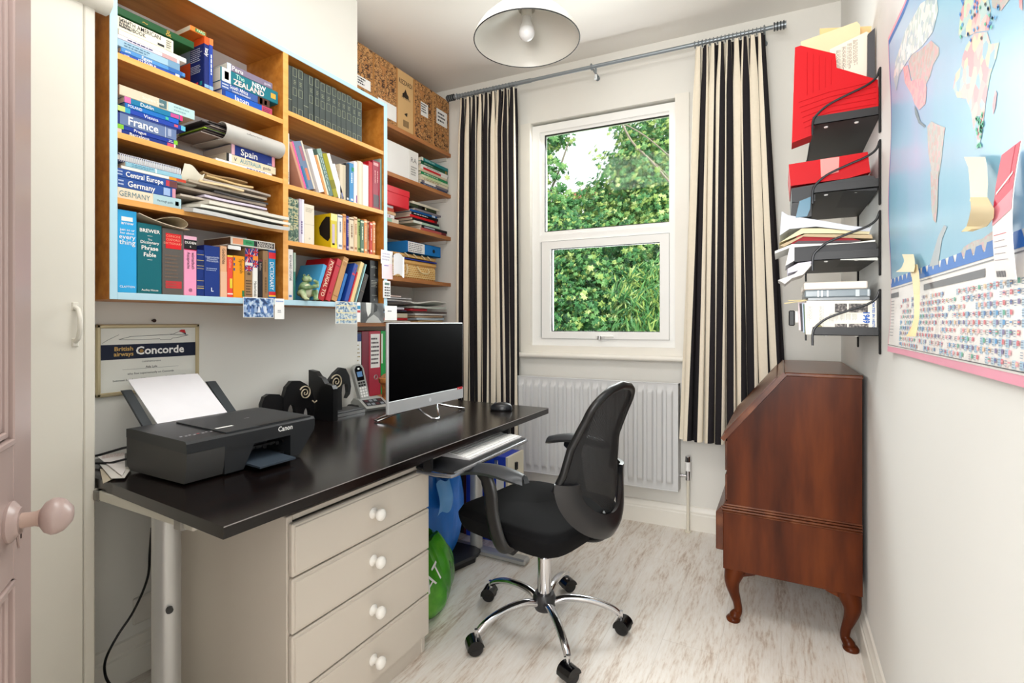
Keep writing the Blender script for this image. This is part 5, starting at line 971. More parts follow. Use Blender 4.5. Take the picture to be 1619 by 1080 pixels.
# ---------------------------------------------------------------- phone
SIL = mat('#b9bbb8', .3, metal=.4)
t = thing('phone_base', 'silver answering machine base of the cordless phone on the desk', 'phone base', (-1.76, 1.85, .7305), rz=radians(-14))
m = MB(); pr = [(-.075, 0), (.06, 0), (.068, .012), (.0, .045), (-.05, .05), (-.075, .03)]
m.prism(pr, 1, -.065, .065, SIL); m.box(-.08, .0, -.085, .06, .0, .02, M_BLACK, .006); m.build('housing', t, local=True, smooth=30)
m = MB(); R = Vector((.068, 0, -.033)).normalized()
def on(u, v, l=.001): return Vector((.0 + .06 * u, v, .0455 - .03 * u)) + Vector((.44, 0, .9)) * l
for a, b, c_, d_, cc in ((.05, .85, -.052, .052, '#2c3034'),): m.quad(on(a, c_), on(b, c_), on(b, d_), on(a, d_), C(cc))
for k in range(4):
    for j in range(2): m.quad(on(.12 + j * .42, -.045 + k * .024, .002), on(.36 + j * .42, -.045 + k * .024, .002), on(.36 + j * .42, -.028 + k * .024, .002), on(.12 + j * .42, -.028 + k * .024, .002), C('#8f959a' if (k + j) % 3 else '#5a3038'))
m.build('button_panel', t, local=True)
t = thing('cordless_phone', 'silver cordless phone handset with blue screen standing in its base', 'phone', (-1.79, 1.835, .772), rot=Euler((radians(6), radians(-14), radians(-14)), 'XYZ'))
m = MB(); n = 20
ring_ = lambda w_, z_: None
prof = [(-.5, 0), (.5, 0), (.56, .25), (.6, .6), (.62, .85), (.5, .95), (.28, 1), (-.28, 1), (-.5, .95), (-.62, .85), (-.6, .6), (-.56, .25)]
m.prism([(a * .048, b * .175) for a, b in prof], 0, -.014, .010, SIL); m.build('handset_body', t, local=True, smooth=40)
m = MB(); m.prism([(a * .038, .094 + b * .072) for a, b in [(-.5, 0), (.5, 0), (.55, .8), (.25, 1), (-.25, 1), (-.55, .8)]], 0, .010, .0112, M_BLKGL); m.box(.011, .0118, -.014, .014, .112, .138, C('#6f9ac8')); m.box(.011, .012, -.005, .005, .148, .156, M_WHITE); m.build('display', t, local=True)
m = MB()
for r_ in range(6):
    for c_ in range(3): m.box(.010, .0118, -.0185 + c_ * .0135, -.0085 + c_ * .0135, .012 + r_ * .0132, .0215 + r_ * .0132, M_WHITE if r_ < 4 else M_BLACK)
m.build('keypad', t, local=True)
# pot
t = thing('carved_wooden_pot', 'carved brown wooden pot on the desk behind the computer screen', 'pot', (-1.775, 1.995, .7305))
m = MB(); m.lathe([(.0, 0), (.042, 0), (.045, .01), (.036, .03), (.035, .07), (.04, .1), (.052, .112), (.054, .132), (.046, .136), (.044, .125), (.0, .12)], ramp_mat('potw', [(.35, '#6a3a16'), (.5, '#b5682a'), (.65, '#d89048')], 25, rough=.45), 28); m.build('pot_body', t, local=True)
m = MB(); m.sphere((0, 0, .135), .042, ramp_mat('potl', [(.4, '#a8744a'), (.6, '#c9935f')], 40, rough=.6, bump=.5), 16, (1, 1, .55)); m.build('pot_lid', t, local=True)
# ---------------------------------------------------------------- all-in-one computer
t = thing('computer_screen', 'silver all-in-one computer with a black screen on a bent wire stand', 'computer', (-1.39, 1.80, .7305))
SL = mat('#c4c6c8', .32, metal=.35, var=.02); XM = -1.385
m = MB(); m.box(XM - .014, XM, 1.55, 2.088, .776, 1.147, SL, .003); m.build('casing', t)
m = MB(); m.box(XM, XM + .0015, 1.556, 2.082, .83, 1.142, mat('#010102', .35, spec=.02)); m.build('screen', t)
m = MB(); m.box(XM, XM + .003, 1.552, 2.086, .777, .829, SL, .001); m.cyl((XM + .003, 1.82, .803), (XM + .0036, 1.82, .803), .009, mat('#dcdee0', .3), 18); m.patch((XM + .003, 2.035, .822), (0, 1, 0), (0, 0, 1), .045, .012, C('#c8303c')); m.text('ex', (XM + .0036, 2.04, .824), (0, 1, 0), (0, 0, 1), .01, M_WHITE); m.build('chin', t)
m = MB(); zt_ = .7365
m.tube([(XM - .012, 1.75, .777), (XM + .03, 1.742, .758), (XM + .078, 1.738, .740), (XM + .088, 1.752, zt_), (XM + .085, 1.775, zt_), (XM + .075, 1.79, .742), (XM + .02, 1.85, .768), (XM + .0, 1.88, .775), (XM + .03, 1.96, .752), (XM + .05, 2.02, .739), (XM + .045, 2.035, zt_), (XM + .02, 2.035, zt_), (XM - .02, 1.95, .765), (XM - .04, 1.90, .776)], .0042, M_CHROME, 8)
m.tube([(XM - .012, 1.70, .777), (XM - .05, 1.66, .762), (XM - .09, 1.615, .742), (XM - .10, 1.60, zt_), (XM - .12, 1.605, zt_), (XM - .12, 1.63, .742), (XM - .06, 1.75, .775)], .0042, M_CHROME, 8)
m.build('wire_stand', t)
t = thing('computer_mouse', 'black computer mouse at the far end of the desk', 'mouse', (-1.175, 2.10, .7305), rz=radians(200))
m = MB(); m.grid(lambda u, v: (.054 * cos(2 * pi * u) * sin(pi / 2 * v) ** .8, .031 * sin(2 * pi * u) * sin(pi / 2 * v) ** .8, .006 + .031 * cos(pi / 2 * v) ** .8 * (1 - .12 * cos(2 * pi * u) * v)), 28, 10, mat('#1b1e23', .3)); m.lathe([(.0, 0), (.029, .0), (.031, .006)], M_BLACK, 28, Matrix.Diagonal((1.74, 1, 1, 1))); m.build('shell', t, local=True, smooth=60)
m = MB(); m.cyl((.028, -.004, .028), (.028, .004, .028), .008, C('#5a5d62'), 14); m.build('scroll_wheel', t, local=True)
t = thing('keyboard', 'slim white and silver keyboard on the pull-out tray', 'keyboard', (-1.03, 1.70, .6625))
m = MB(); ky0, ky1, kx0, kx1 = 1.50, 1.905, -1.085, -.965; m.prism([(kx0, .6628), (kx1, .6628), (kx1, .667), (kx0, .676)], 1, ky0, ky1, mat('#d8d6d6', .3, metal=.2)); m.build('keyboard_base', t)
m = MB(); kw = (ky1 - ky0 - .012) / 17
for r_ in range(6):
    f = (r_ + .5) / 6; xx = kx0 + .006 + (kx1 - kx0 - .012) * f; zz = .676 - .009 * (xx - kx0) / (kx1 - kx0)
    for c_ in range(17):
        if r_ == 5 and 4 < c_ < 9: continue
        yy = ky0 + .006 + kw * (c_ + .5); m.box(xx - .0075, xx + .0075, yy - kw * .42, yy + kw * .42, zz, zz + .003, M_WHITE)
    if r_ == 5: m.box(xx - .0075, xx + .0075, ky0 + .006 + kw * 5.1, ky0 + .006 + kw * 8.9, zz, zz + .003, M_WHITE)
k_ = m.build('keys', t)

# ================================================================ things under the desk
def bag(name, lab, cat, c, r, h, mm, seed, sx=1, sy=1, top=.35):
    rr = random.Random(seed); ph = [rr.uniform(0, 6) for _ in range(6)]
    def fn(u, v):
        a = 2 * pi * u; w_ = (1 - (1 - v) ** 6 * .25) * (1 - top * v ** 3); w_ *= 1 + .07 * sin(3 * a + ph[0] + 3 * v) + .05 * sin(7 * a + ph[1] - 4 * v) * v + .025 * sin(15 * a + ph[2] + 6 * v) * (.3 + v)
        return (c[0] + r * sx * w_ * cos(a), c[1] + r * sy * w_ * sin(a), c[2] + h * v + .012 * sin(5 * a + ph[3]) * v ** 3)
    m = MB(); m.grid(fn, 72, 22, mm); n = 72
    m.grid(lambda u, v: (lambda p: (c[0] + (p[0] - c[0]) * (1 - v), c[1] + (p[1] - c[1]) * (1 - v), p[2] - .04 * sin(v * pi / 2)))(fn(u, 1)), 72, 5, mm)
    m.grid(lambda u, v: (lambda p: (c[0] + (p[0] - c[0]) * (1 - v), c[1] + (p[1] - c[1]) * (1 - v), p[2]))(fn(u, 0)), 72, 1, mm)
    return m
MBG = mat('#1f78dc', .3, var=.22, scale=9, bump=.4); t = thing('blue_carrier_bag', 'full bright blue plastic carrier bag under the desk', 'bag', (-1.49, 1.93, .045))
m = bag('', '', '', (-1.49, 1.93, .046), .165, .40, MBG, 5, 1, 1.05, .1); m.build('bag_body', t, smooth=60)
m = MB(); m.grid(lambda u, v: (-1.325 + .012 * sin(v * 4), 1.80 + .10 * u, .30 + .14 * v + .01 * sin(6 * u)), 6, 8, mat('#5fa6ea', .3), .001); m.build('bag_handle', t); m = MB(); m.grid(lambda u, v: (-1.42 + .01 * sin(v * 5) - .04 * u, 2.06 + .05 * u, .22 + .24 * v * (1 - .3 * u)), 6, 8, mat('#6f9ae6', .3), .001); m.build('bag_handle', t)
MGR = ramp_mat('greenbag', [(.42, '#2f7a14'), (.55, '#3f9420'), (.68, '#6fb83c')], 5, rough=.25, bump=.4); t = thing('green_carrier_bag', 'bulging green plastic carrier bag with white capital letters beside the drawers', 'bag', (-1.325, 1.655, 0))
GB_ = ((-1.325, 1.635, .002), .185, .28)
m = bag('', '', '', GB_[0], GB_[1], GB_[2], MGR, 9, .95, .95, .5); m.build('bag_body', t, smooth=60)
def on_bag(a, z, c, r, h, seed, top, sx=1, sy=1, lift=.002):
    rr = random.Random(seed); ph = [rr.uniform(0, 6) for _ in range(6)]; v = min(1, max(0, z / h)); w_ = (1 - (1 - v) ** 6 * .25) * (1 - top * v ** 3); w_ *= 1 + .07 * sin(3 * a + ph[0] + 3 * v) + .05 * sin(7 * a + ph[1] - 4 * v) * v + .025 * sin(15 * a + ph[2] + 6 * v) * (.3 + v)
    return (c[0] + (r * sx * w_ + lift) * cos(a), c[1] + (r * sy * w_ + lift) * sin(a), c[2] + z)
m = MB(); vs, fs = text_mesh('EAT', .0); out = []
for p in vs:
    x, y = p[0] * .082, p[1] * .082; a = radians(22); X_, Y_ = x * cos(a) - y * sin(a), x * sin(a) + y * cos(a)
    out.append(on_bag(radians(-46) + X_ / .175, .105 + Y_, GB_[0], GB_[1], GB_[2], 9, .5, .95, .95, .004))
m.add(out, fs, M_WHITE)
m.build('bag_lettering', t)
t = thing('flat_black_case', 'flat black case with an embossed mark lying on the floor under the desk', 'case', (-1.5, 2.0, 0))
m = MB(); m.prism([(-1.74, 1.83), (-1.34, 1.83), (-1.275, 2.05), (-1.29, 2.10), (-1.33, 2.115), (-1.74, 2.115)], 2, .031, .045, mat('#232427', .4)); m.prism([(-1.72, 1.85), (-1.35, 1.85), (-1.29, 2.05), (-1.31, 2.095), (-1.72, 2.095)], 2, .002, .031, M_BLACK); m.build('case_body', t)
m = MB(); m.text('hp', (-1.345, 1.915, .0452), (.3, .95, 0), (-.95, .3, 0), .045, M_BLACK, bold=.01); m.build('mark', t)
t = thing('blue_file_box', 'royal blue storage box with a metal clasp on the floor near the radiator', 'box', (-1.33, 2.40, 0))
m = MB(); mb_ = mat('#1a3fc0', .35); m.box(-1.50, -1.255, 2.29, 2.46, .001, .45, mb_, .004); m.build('box_body', t)
m = MB(); m.box(-1.252, -1.24, 2.285, 2.465, .001, .452, mat('#e6e0cc', .6)); m.build('box_lid', t)
m = MB(); m.box(-1.32, -1.30, 2.284, 2.292, .36, .43, M_STEEL, .002); m.box(-1.325, -1.295, 2.280, 2.286, .345, .375, mat('#c0a860', .3, metal=.7), .002); m.box(-1.24, -1.228, 2.36, 2.38, .37, .41, M_BLACK, .002); m.patch((-1.31, 2.2895, .27), (1, 0, 0), (0, 0, 1), .045, .07, M_WHITE, lift=.001); m.build('clasp', t)
t = thing('dark_storage_box', 'dark box with a maroon front behind the far desk leg', 'box', (-1.5, 2.4, 0)); m = MB(); m.box(-1.72, -1.52, 2.30, 2.50, .001, .38, mat('#1e1c22', .5), .004); m.box(-1.52, -1.505, 2.30, 2.50, .001, .36, mat('#5a1424', .5)); m.build('box_body', t)
m = MB(); m.grid(lambda u, v: (-1.235 + .07 * u, 1.395 + .06 * v, .004 + .045 * (1 - u) * (1 - .4 * v) + .004 * sin(9 * v)), 6, 6, mat('#c8202c', .35), .002); o = m.build('red_packet', loc=(-1.2, 1.42, 0)); tag(o, 'small red packet on the floor at the foot of the drawers', 'packet')
# socket and floor cable
t = thing('wall_socket', 'double wall socket low on the wall behind the near desk leg', 'socket', (XL, .87, .22))
m = MB(); m.box(XL + .001, XL + .012, .872, .99, .165, .25, mat('#dcd8d0', .4), .003); m.build('face_plate', t); m = MB(); m.cyl((XL + .012, .955, .205), (XL + .05, .955, .205), .026, mat('#d9cfae', .45), 16); m.build('plug', t)
m = MB(); q = [ptx(a_, b_, c_) for a_, b_, c_ in ((240, 835, -1.62), (237, 872, -1.66), (233, 915, -1.72), (212, 965, -1.75), (186, 1005, -1.76), (168, 1040, -1.74), (166, 1065, -1.70), (176, 1085, -1.64), (200, 1105, -1.58))]
def smooth_pts(p, n=6):
    out = []; P = [Vector(a) for a in p]
    for i in range(len(P) - 1):
        a, b, c_, d_ = P[max(i - 1, 0)], P[i], P[i + 1], P[min(i + 2, len(P) - 1)]
        for k in range(n):
            s_ = k / n; out.append(.5 * ((2 * b) + (c_ - a) * s_ + (2 * a - 5 * b + 4 * c_ - d_) * s_ ** 2 + (3 * b - a - 3 * c_ + d_) * s_ ** 3))
    return out + [P[-1]]
m.tube(smooth_pts(q), .0035, M_BLACK, 8); o = m.build('floor_cable', loc=(-1.6, .71, .01)); tag(o, 'black cable hanging from the desk down to the floor at left', 'cable')
from mathutils.geometry import tessellate_polygon

# ================================================================ office chair
t = thing('office_chair', 'black mesh-backed swivel chair on a chrome five-star base beside the desk', 'office chair', (-.785, 1.735, 0), rz=radians(169))
M_SEAT = mat('#070709', .85, var=.2, scale=200, spec=.2); M_PLA = mat('#0e0f10', .38, var=.05); M_ARM = mat('#33363a', .35, var=.04)
ph0 = radians(22 - 169)
for k in range(5):
    a = ph0 + k * 2 * pi / 5; ca, sa = cos(a), sin(a); m = MB()
    pts = [(.025, .10), (.08, .118), (.15, .118), (.21, .106), (.255, .088), (.275, .072)]
    m.tube([(r * ca, r * sa, z) for r, z in smooth_pts([(p[0], p[1], 0) for p in pts], 4) for r, z in [(r, z)]] if False else [(p.x * ca, p.x * sa, p.y) for p in smooth_pts([(q[0], q[1], 0) for q in pts], 4)], [.0165 - .004 * i / 20 for i in range(21)], M_CHROME, 14, flat=.85)
    lg = m.build('base_leg', t, local=True)
    cx_, cy_ = .29 * ca, .29 * sa; b = radians(35) + [-.5, .5, -.2, .35, .7][k]; cb, sb = cos(b), sin(b)
    m = MB(); m.cyl((.283 * ca, .283 * sa, .05), (.283 * ca, .283 * sa, .082), .0075, M_CHROME, 12)
    M = Matrix.Translation((cx_, cy_, 0)) @ Matrix.Rotation(b, 4, 'Z')
    for s_ in (-1, 1): m.lathe([(.0, -.008), (.022, -.008), (.0265, -.004), (.0265, .004), (.022, .008), (.0, .008)], M_BLACK, 20, M @ Matrix.Translation((0, s_ * .017, .0268)) @ Matrix.Rotation(pi / 2, 4, 'X'))
    prf = [(.03 * cos(q), .0268 + .03 * sin(q)) for q in [radians(-10 + 20 * i) for i in range(10)]]
    m.prism(prf, 1, -.027, .027, M_BLKGL, M); m.build('caster', lg, local=True)
m = MB(); m.lathe([(.0, .075), (.035, .075), (.042, .09), (.043, .12), (.036, .135), (.0, .135)], mat('#2c2c2e', .4), 28); m.build('base_hub', t, local=True)
m = MB(); m.lathe([(.0, .135), (.026, .135), (.026, .27), (.0, .27)], M_CHROME, 24); m.lathe([(.0, .27), (.016, .27), (.016, .385), (.0, .385)], M_CHROME, 20); m.build('gas_column', t, local=True)
m = MB(); m.box(-.10, .12, -.09, .09, .37, .40, M_PLA, .01); m.tube([(.06, -.05, .385), (.06, -.2, .375), (.06, -.25, .372)], .006, M_PLA, 8); m.build('tilt_mechanism', t, local=True)
m = MB()
def seatf(sg):
    def fn(u, v):
        a = 2 * pi * u; n_ = 5.5; rx = .245; ry = .245; c_, s_ = cos(a), sin(a); k = (abs(c_) ** n_ + abs(s_) ** n_) ** (-1 / n_)
        tt = v; rr = tt if tt < .86 else .86 + (tt - .86) * 1.0
        x = .03 + rx * k * c_ * rr; y = ry * k * s_ * rr * (1 - .05 * c_)
        edge = max(0, (tt - .9) / .1); z = .464 - (.020 * (1 - sqrt(max(0, 1 - edge ** 2)))) + .008 * sin(pi * min(1, tt)) - .012 * max(0, c_ * rr) ** 3
        return (x, y, z)
    return fn
m.grid(seatf(1), 64, 22, M_SEAT)
def seatb(u, v):
    p = seatf(1)(u, 1); x, y, z = p; z2 = .440 - .05 * v; k = 1 - .05 * v ** 2
    return (.03 + (x - .03) * k, y * k, z2)
m.grid(lambda u, v: (lambda a, b: (a[0] * 1.0 + (b[0] - a[0]) * v, a[1] + (b[1] - a[1]) * v, a[2] + (b[2] - a[2]) * v))(seatf(1)(1 - u, 1), seatb(1 - u, .0)), 64, 2, M_SEAT)
m.grid(lambda u, v: seatb(1 - u, v), 64, 5, M_SEAT); m.grid(lambda u, v: (lambda p: (.03 + (p[0] - .03) * (1 - v), p[1] * (1 - v), .39 - .002 * v))(seatb(1 - u, 1)), 64, 3, M_PLA)
m.build('seat', t, local=True, smooth=60)
for sgn, nm in ((1, 'L'), (-1, 'R')):
    yy = .272 * sgn; m = MB()
    m.grid(lambda u, v: (.165 - .275 * u, yy + (v - .5) * (.052 + .018 * sin(pi * u)) * max(.25, 1 - (2 * u - 1) ** 8 * .75), (.645 if sgn > 0 else .655) - .016 * (2 * v - 1) ** 2 - .035 * (1 - u) ** 3 * .6 + .012 * sin(pi * u)), 20, 8, M_ARM, .016)
    ar = m.build('armrest', t, local=True, smooth=50)
    m = MB(); q = smooth_pts([(.085, yy, .634), (.05, yy, .618), (.03, yy, .575), (.022, yy, .51), (.005, yy - .002 * sgn, .445), (-.012, yy - .012 * sgn, .40), (-.02, yy - .04 * sgn, .383), (-.02, yy - .13 * sgn, .385)], 4)
    m.tube(q, [.016 + .013 * min(1, i / 5) for i in range(len(q))], M_PLA, 12, flat=.45, up=(0, 1, 0)); m.build('arm_post', ar, local=True, smooth=50)
# backrest
def bx_(z): return -.255 - .035 * sin((z - .4) * 3.2) - 1.2 * max(0, z - .76) ** 2
def bw_(z):
    if z < .60: return .20 * sqrt(max(0.0, 1 - ((.60 - z) / .185) ** 2))
    if z < .84: return .20 - .05 * ((z - .60) / .24) ** 1.1
    return .15 * sqrt(max(0.0, 1 - ((z - .84) / .10) ** 2.4)) if z < .94 else 0
def bs(s_, z): return Vector((bx_(z) + (s_) ** 2 * (2.5 if z < .74 else 2.5 - 2.2 * min(1, (z - .74) / .18)), s_, z))
def bs2(s_, z): k = min(1, max(0, (z - .56) / .1)); p = bs(s_ * (1 - .10 * k), z); return Vector((p.x, p.y + .018 * k, p.z))
M_MESH = bpy.data.materials.new('surface'); M_MESH.use_nodes = True; nt = M_MESH.node_tree; B = nt.nodes['Principled BSDF']; B.inputs['Base Color'].default_value = (.008, .008, .009, 1); B.inputs['Roughness'].default_value = .7
tc = N('ShaderNodeTexCoord'); ck = N('ShaderNodeTexChecker'); ck.inputs['Scale'].default_value = 300; nt.links.new(tc.outputs['Object'], ck.inputs[0]); mt = N('ShaderNodeMath'); mt.operation = 'MULTIPLY_ADD'; mt.inputs[1].default_value = -.42; mt.inputs[2].default_value = 1.0; nt.links.new(ck.outputs['Fac'], mt.inputs[0]); nt.links.new(mt.outputs[0], B.inputs['Alpha'])
m = MB()
def meshw(z): return min(bw_(z) - .004, .20 if z > .63 else .010 + .185 * ((z - .49) / .14) ** 1.3)
m.grid(lambda u, v: bs2((2 * u - 1) * meshw(.49 + .44 * v), .49 + .44 * v), 28, 40, M_MESH, .003); m.build('mesh_back', t, local=True, smooth=60)
m = MB(); outl = []
for i in range(33): z = .60 + (.94 - .60) * i / 32; outl.append((-bw_(z), z))
L_ = [bs2(a, z) for a, z in outl]; R_ = [bs2(-a, z) for a, z in outl[::-1]][1:]
m.tube(L_ + R_, [.013] * (len(L_) + len(R_)), M_PLA, 10); m.build('back_frame', t, local=True, smooth=60)
for sg in (-1, 1):
    m = MB(); m.grid(lambda u, v: bs2(sg * bw_(.61 + .30 * v) * (1 - (.24 - .1 * v) * u), .61 + .30 * v) - Vector((.003, 0, 0)), 5, 24, M_PLA, .004); m.build('side_band', t, local=True, smooth=60)
m = MB()   # wide lower ring with an opening under the mesh
def ringf(u, v):
    a = pi + pi * u; zz = .63 + .205 * sin(a) * 1.0; yo = .203 * cos(a); zi = .625 + .128 * sin(a); yi = .146 * cos(a)
    y = yo + (yi - yo) * v; z = zz + (zi - zz) * v; p = bs(y, max(z, .42)); return (p.x - .008 - .012 * sin(pi * v), p.y, z)
m.grid(ringf, 48, 8, mat('#1c1c1e', .3, var=.05), .014)
m.build('lumbar_ring', t, local=True, smooth=60)
m = MB(); m.tube(smooth_pts([(-.10, 0, .385), (-.2, 0, .39), (-.255, 0, .42), (-.262, 0, .50)], 5), .022, M_PLA, 12, flat=.5, up=(1, 0, 0)); m.build('back_bracket', t, local=True, smooth=60)

# ================================================================ bureau
MW = ramp_mat('mahog', [(.3, '#381505'), (.5, '#50220b'), (.7, '#653012')], 3.0, (5, 5, .8), .3, spec=.16)
MW2 = ramp_mat('mahog2', [(.3, '#45200e'), (.5, '#5c2e16'), (.7, '#7c482a')], 3, (4, .8, 4), .27, spec=.35)
t = thing('writing_bureau', 'dark mahogany slope-front bureau on cabriole legs against the right wall', 'bureau', (.02, 2.48, 0))
by0, by1 = 2.10, 2.79
m = MB(); m.prism([(-.183, .435), (-.183, .705), (.018, .952), (.246, .952), (.246, .435)], 1, by0, by1, MW); m.build('upper_case', t, smooth=20)
m = MB(); m.box(-.197, .247, by0 - .006, by1 + .006, .205, .425, MW, .002); m.build('lower_case', t)
m = MB()
for zz, e_ in ((.420, .003), (.429, .007), (.438, .003), (.446, -.001)): m.box(-.197 - e_, .2475, by0 - .006 - e_, by1 + .006 + e_, zz, zz + .0075, MW2, .003)
m.build('waist_moulding', t)
m = MB(); m.box(.012, .249, by0 - .004, by1 + .004, .952, .966, MW2, .003); m.build('bureau_top', t)
m = MB(); d = Vector((.201, 0, .247)).normalized(); nrm = Vector((-d.z, 0, d.x)); a = Vector((-.186, 0, .702)); b = Vector((.014, 0, .95)); q = [a - d * .012, b + d * .008]
pl_ = [(q[0].x, q[0].z), (q[1].x, q[1].z), (q[1].x + nrm.x * .016, q[1].z + nrm.z * .016), (q[0].x + nrm.x * .016, q[0].z + nrm.z * .016)]
m.prism(pl_, 1, by0 - .006, by1 + .006, MW2); 
pl_ = [(q[0].x + nrm.x * .016 + d.x * .02, q[0].z + nrm.z * .016 + d.z * .02), (q[1].x + nrm.x * .016 - d.x * .03, q[1].z + nrm.z * .016 - d.z * .03), (q[1].x + nrm.x * .021 - d.x * .034, q[1].z + nrm.z * .021 - d.z * .034), (q[0].x + nrm.x * .021 + d.x * .024, q[0].z + nrm.z * .021 + d.z * .024)]
m.prism(pl_, 1, by0 + .012, by1 - .012, MW2); m.build('fall_front', t, smooth=20)
for z0_, z1_ in ((.46, .56), (.575, .69)):
    m = MB(); m.box(-.192, -.182, by0 + .02, by1 - .02, z0_, z1_, MW2, .002); dd = m.build('drawer', t)
m = MB(); m.box(-.225, -.196, by0 + .015, by1 - .015, .265, .41, MW2, .003); m.prism([(-.225, .41), (-.196, .41), (-.184, .455), (-.190, .455)], 1, by0 + .015, by1 - .015, MW2); m.build('drawer', t)
def cab(x, y, dx, dy):
    m = MB(); pts = [(0, 0, .205), (.005, .005, .185), (.012, .012, .15), (.006, .006, .11), (-.004, -.004, .07), (-.008, -.008, .035), (.002, .002, .018), (.006, .006, .003)]
    rs = [.04, .036, .027, .020, .0155, .015, .02, .018]
    q = smooth_pts([(x + dx * a, y + dy * b, c_) for a, b, c_ in pts], 4); rr = []
    for i in range(len(rs) - 1):
        for k in range(4): rr.append(rs[i] + (rs[i + 1] - rs[i]) * k / 4)
    rr.append(rs[-1]); m.tube(q, rr, MW, 14, up=(0, 1, 0)); m.box(x - .04, x + .03 if dx > 0 else x + .03, y - .03, y + .03, .185, .206, MW, .004) if False else None
    m.prism([(x + dx * .034, .206), (x - dx * .075, .206), (x - dx * .068, .192), (x - dx * .03, .178), (x + dx * .02, .16)], 1, y - .014, y + .014, MW)
    m.lathe([(.0, 0), (.024, 0), (.026, .008), (.02, .016), (.0, .018)], MW, 18, Matrix.Translation((x + dx * .008, y + dy * .008, 0))); m.build('leg', t, smooth=60)
cab(-.155, by0 + .032, -1, -1); cab(.208, by0 + .032, 1, -1); cab(-.155, by1 - .032, -1, 1); cab(.208, by1 - .032, 1, 1)

# ================================================================ wall file racks at the right
RY0, RY1, RX = 1.841, 2.325, .087
RN = ['topmost', 'second', 'third', 'lowest']; RZ = [1.766, 1.552, 1.342, 1.108]
for i, zb in enumerate(RZ):
    t = thing('wall_file_rack', '%s of four black metal file racks on the right wall' % RN[i], 'file rack', (XR, 2.08, zb), group='black file racks on the right wall')
    m = MB(); m.box(RX, XR - .001, RY0, RY1, zb, zb + .002, M_BLACK); m.box(RX, XR - .001, RY0, RY0 + .002, zb, zb + .026, M_BLACK); m.box(RX, XR - .001, RY1 - .002, RY1, zb, zb + .026, M_BLACK); m.box(RX, RX + .002, RY0, RY1, zb, zb + .012, M_BLACK); m.build('tray', t)
    for yy in (RY0 - .002, RY1 + .002):
        m = MB(); q = smooth_pts([(XR - .004, yy, zb + .135), (XR - .012, yy, zb + .112), (XR - .035, yy, zb + .094), (XR - .08, yy, zb + .077), (XR - .125, yy, zb + .059), (RX + .026, yy, zb + .044), (RX + .005, yy, zb + .022), (RX, yy, zb), (RX, yy, zb - .032)], 4)
        m.tube(q, .0034, mat('#1c1d20', .3, metal=.3), 8, flat=.7, up=(0, 1, 0)); m.build('side_rod', t)
        m = MB(); m.box(XR - .006, XR - .0005, yy - .007, yy + .007, zb - .055, zb + .14, M_BLACK, .003); m.build('wall_bracket', t)
    m = MB()
    for xx in (.125, .205): m.lathe([(.0, -.004), (.005, -.003), (.006, 0)], M_WHITE, 10, Matrix.Translation((xx, RY0 + .035, zb)))
    m.build('screws', t)
def pan(name, lab, cat, pix, Y0, th, mm, extra=None, group=None, part=None):
    """upright flat item whose outline, read off the photograph, lies on the plane Y = Y0"""
    P = [pty(a, b, Y0) for a, b in pix]; c_ = (sum(p[0] for p in P) / len(P), Y0, min(p[2] for p in P)); m = MB()
    m.prism([(min(p[0], XR - .004), p[2]) for p in P], 1, Y0, Y0 + th, mm)
    if extra: extra(m, P, Y0)
    if part:
        t = thing(name, lab, cat, c_, group=group); m.build(part, t, smooth=20); return t
    o = m.build(name, loc=c_, smooth=20); tag(o, lab, cat, group); return o
MRED = mat('#b80612', .45, var=.03, spec=.2)
def ridges(m, P, Y0):
    for k in range(5):
        a, b = pty(1276 + k * 9.5, 83 + k * 3, Y0), pty(1276 + k * 9.5, 150 - k * 4, Y0); e_ = pty(1380, 132 + 0 * k + 0, Y0)
        m.tube([(a[0], Y0 - .0005, a[2]), (b[0], Y0 - .0005, b[2])], .0011, MRED, 6)
    for k in range(6):
        a = pty(1262 + k * 2, 160 + k * 8, Y0); b = pty(1312 - 0 * k, 145 + k * 8, Y0); c_ = pty(1385, 128 + k * 9, Y0); m.tube([(a[0], Y0 - .0005, a[2] - .004), (b[0], Y0 - .0005, b[2]), (c_[0], Y0 - .0005, c_[2])], .0011, MRED, 6)
t = pan('magazine_file', 'bright red plastic magazine file tipped forward on the topmost black rack', 'magazine file', [(1257, 75), (1266, 72), (1321, 85), (1323, 107), (1388, 126), (1391, 178), (1289, 194), (1283, 214), (1252, 226)], RY0 + .006, .07, MRED, ridges, part='file_body')
m = MB(); m.patch((.036, RY0 + .065, 1.84), (0, -1, 0), (0, 0, 1), .04, .09, M_WHITE); m.build('spine_label', t)
pan('brown_envelope', 'tan envelope leaning left behind the red magazine file, reaching highest', 'envelope', [(1266, 66), (1355, 34), (1360, 40), (1361, 90), (1361, 170), (1290, 180), (1268, 120)], RY0 + .118, .012, mat('#d9c39c', .7))
pan('brown_envelope', 'flat orange-tan envelope with a straight top edge at the back of the topmost rack', 'envelope', [(1296, 45), (1392, 38), (1392, 60), (1392, 150), (1300, 160)], RY0 + .15, .01, mat('#dcb67e', .7))
pan('printed_sheet', 'printed text sheet standing between the red magazine file and the dark folder', 'paper', [(1312, 78), (1370, 50), (1374, 52), (1370, 122), (1370, 170), (1316, 175)], RY0 + .095, .003, mat('#ddd3c2', .7), lambda m, P, Y0: [m.lines((pty(1320 + k * 9, 62 + (7 - k * 3), Y0)[0], Y0 - .0002, pty(1320, 84 - k * 3.5, Y0)[2]), (0, 0, -1), (1, 0, 0), .085, .013, 4, C('#77706a'), fill=.35) for k in range(5)])
pan('dark_folder', 'dark grey folder standing against the wall on the topmost rack', 'folder', [(1372, 54), (1391, 42), (1391, 170), (1371, 170)], RY0 + .078, .012, mat('#3a3a3e', .5))
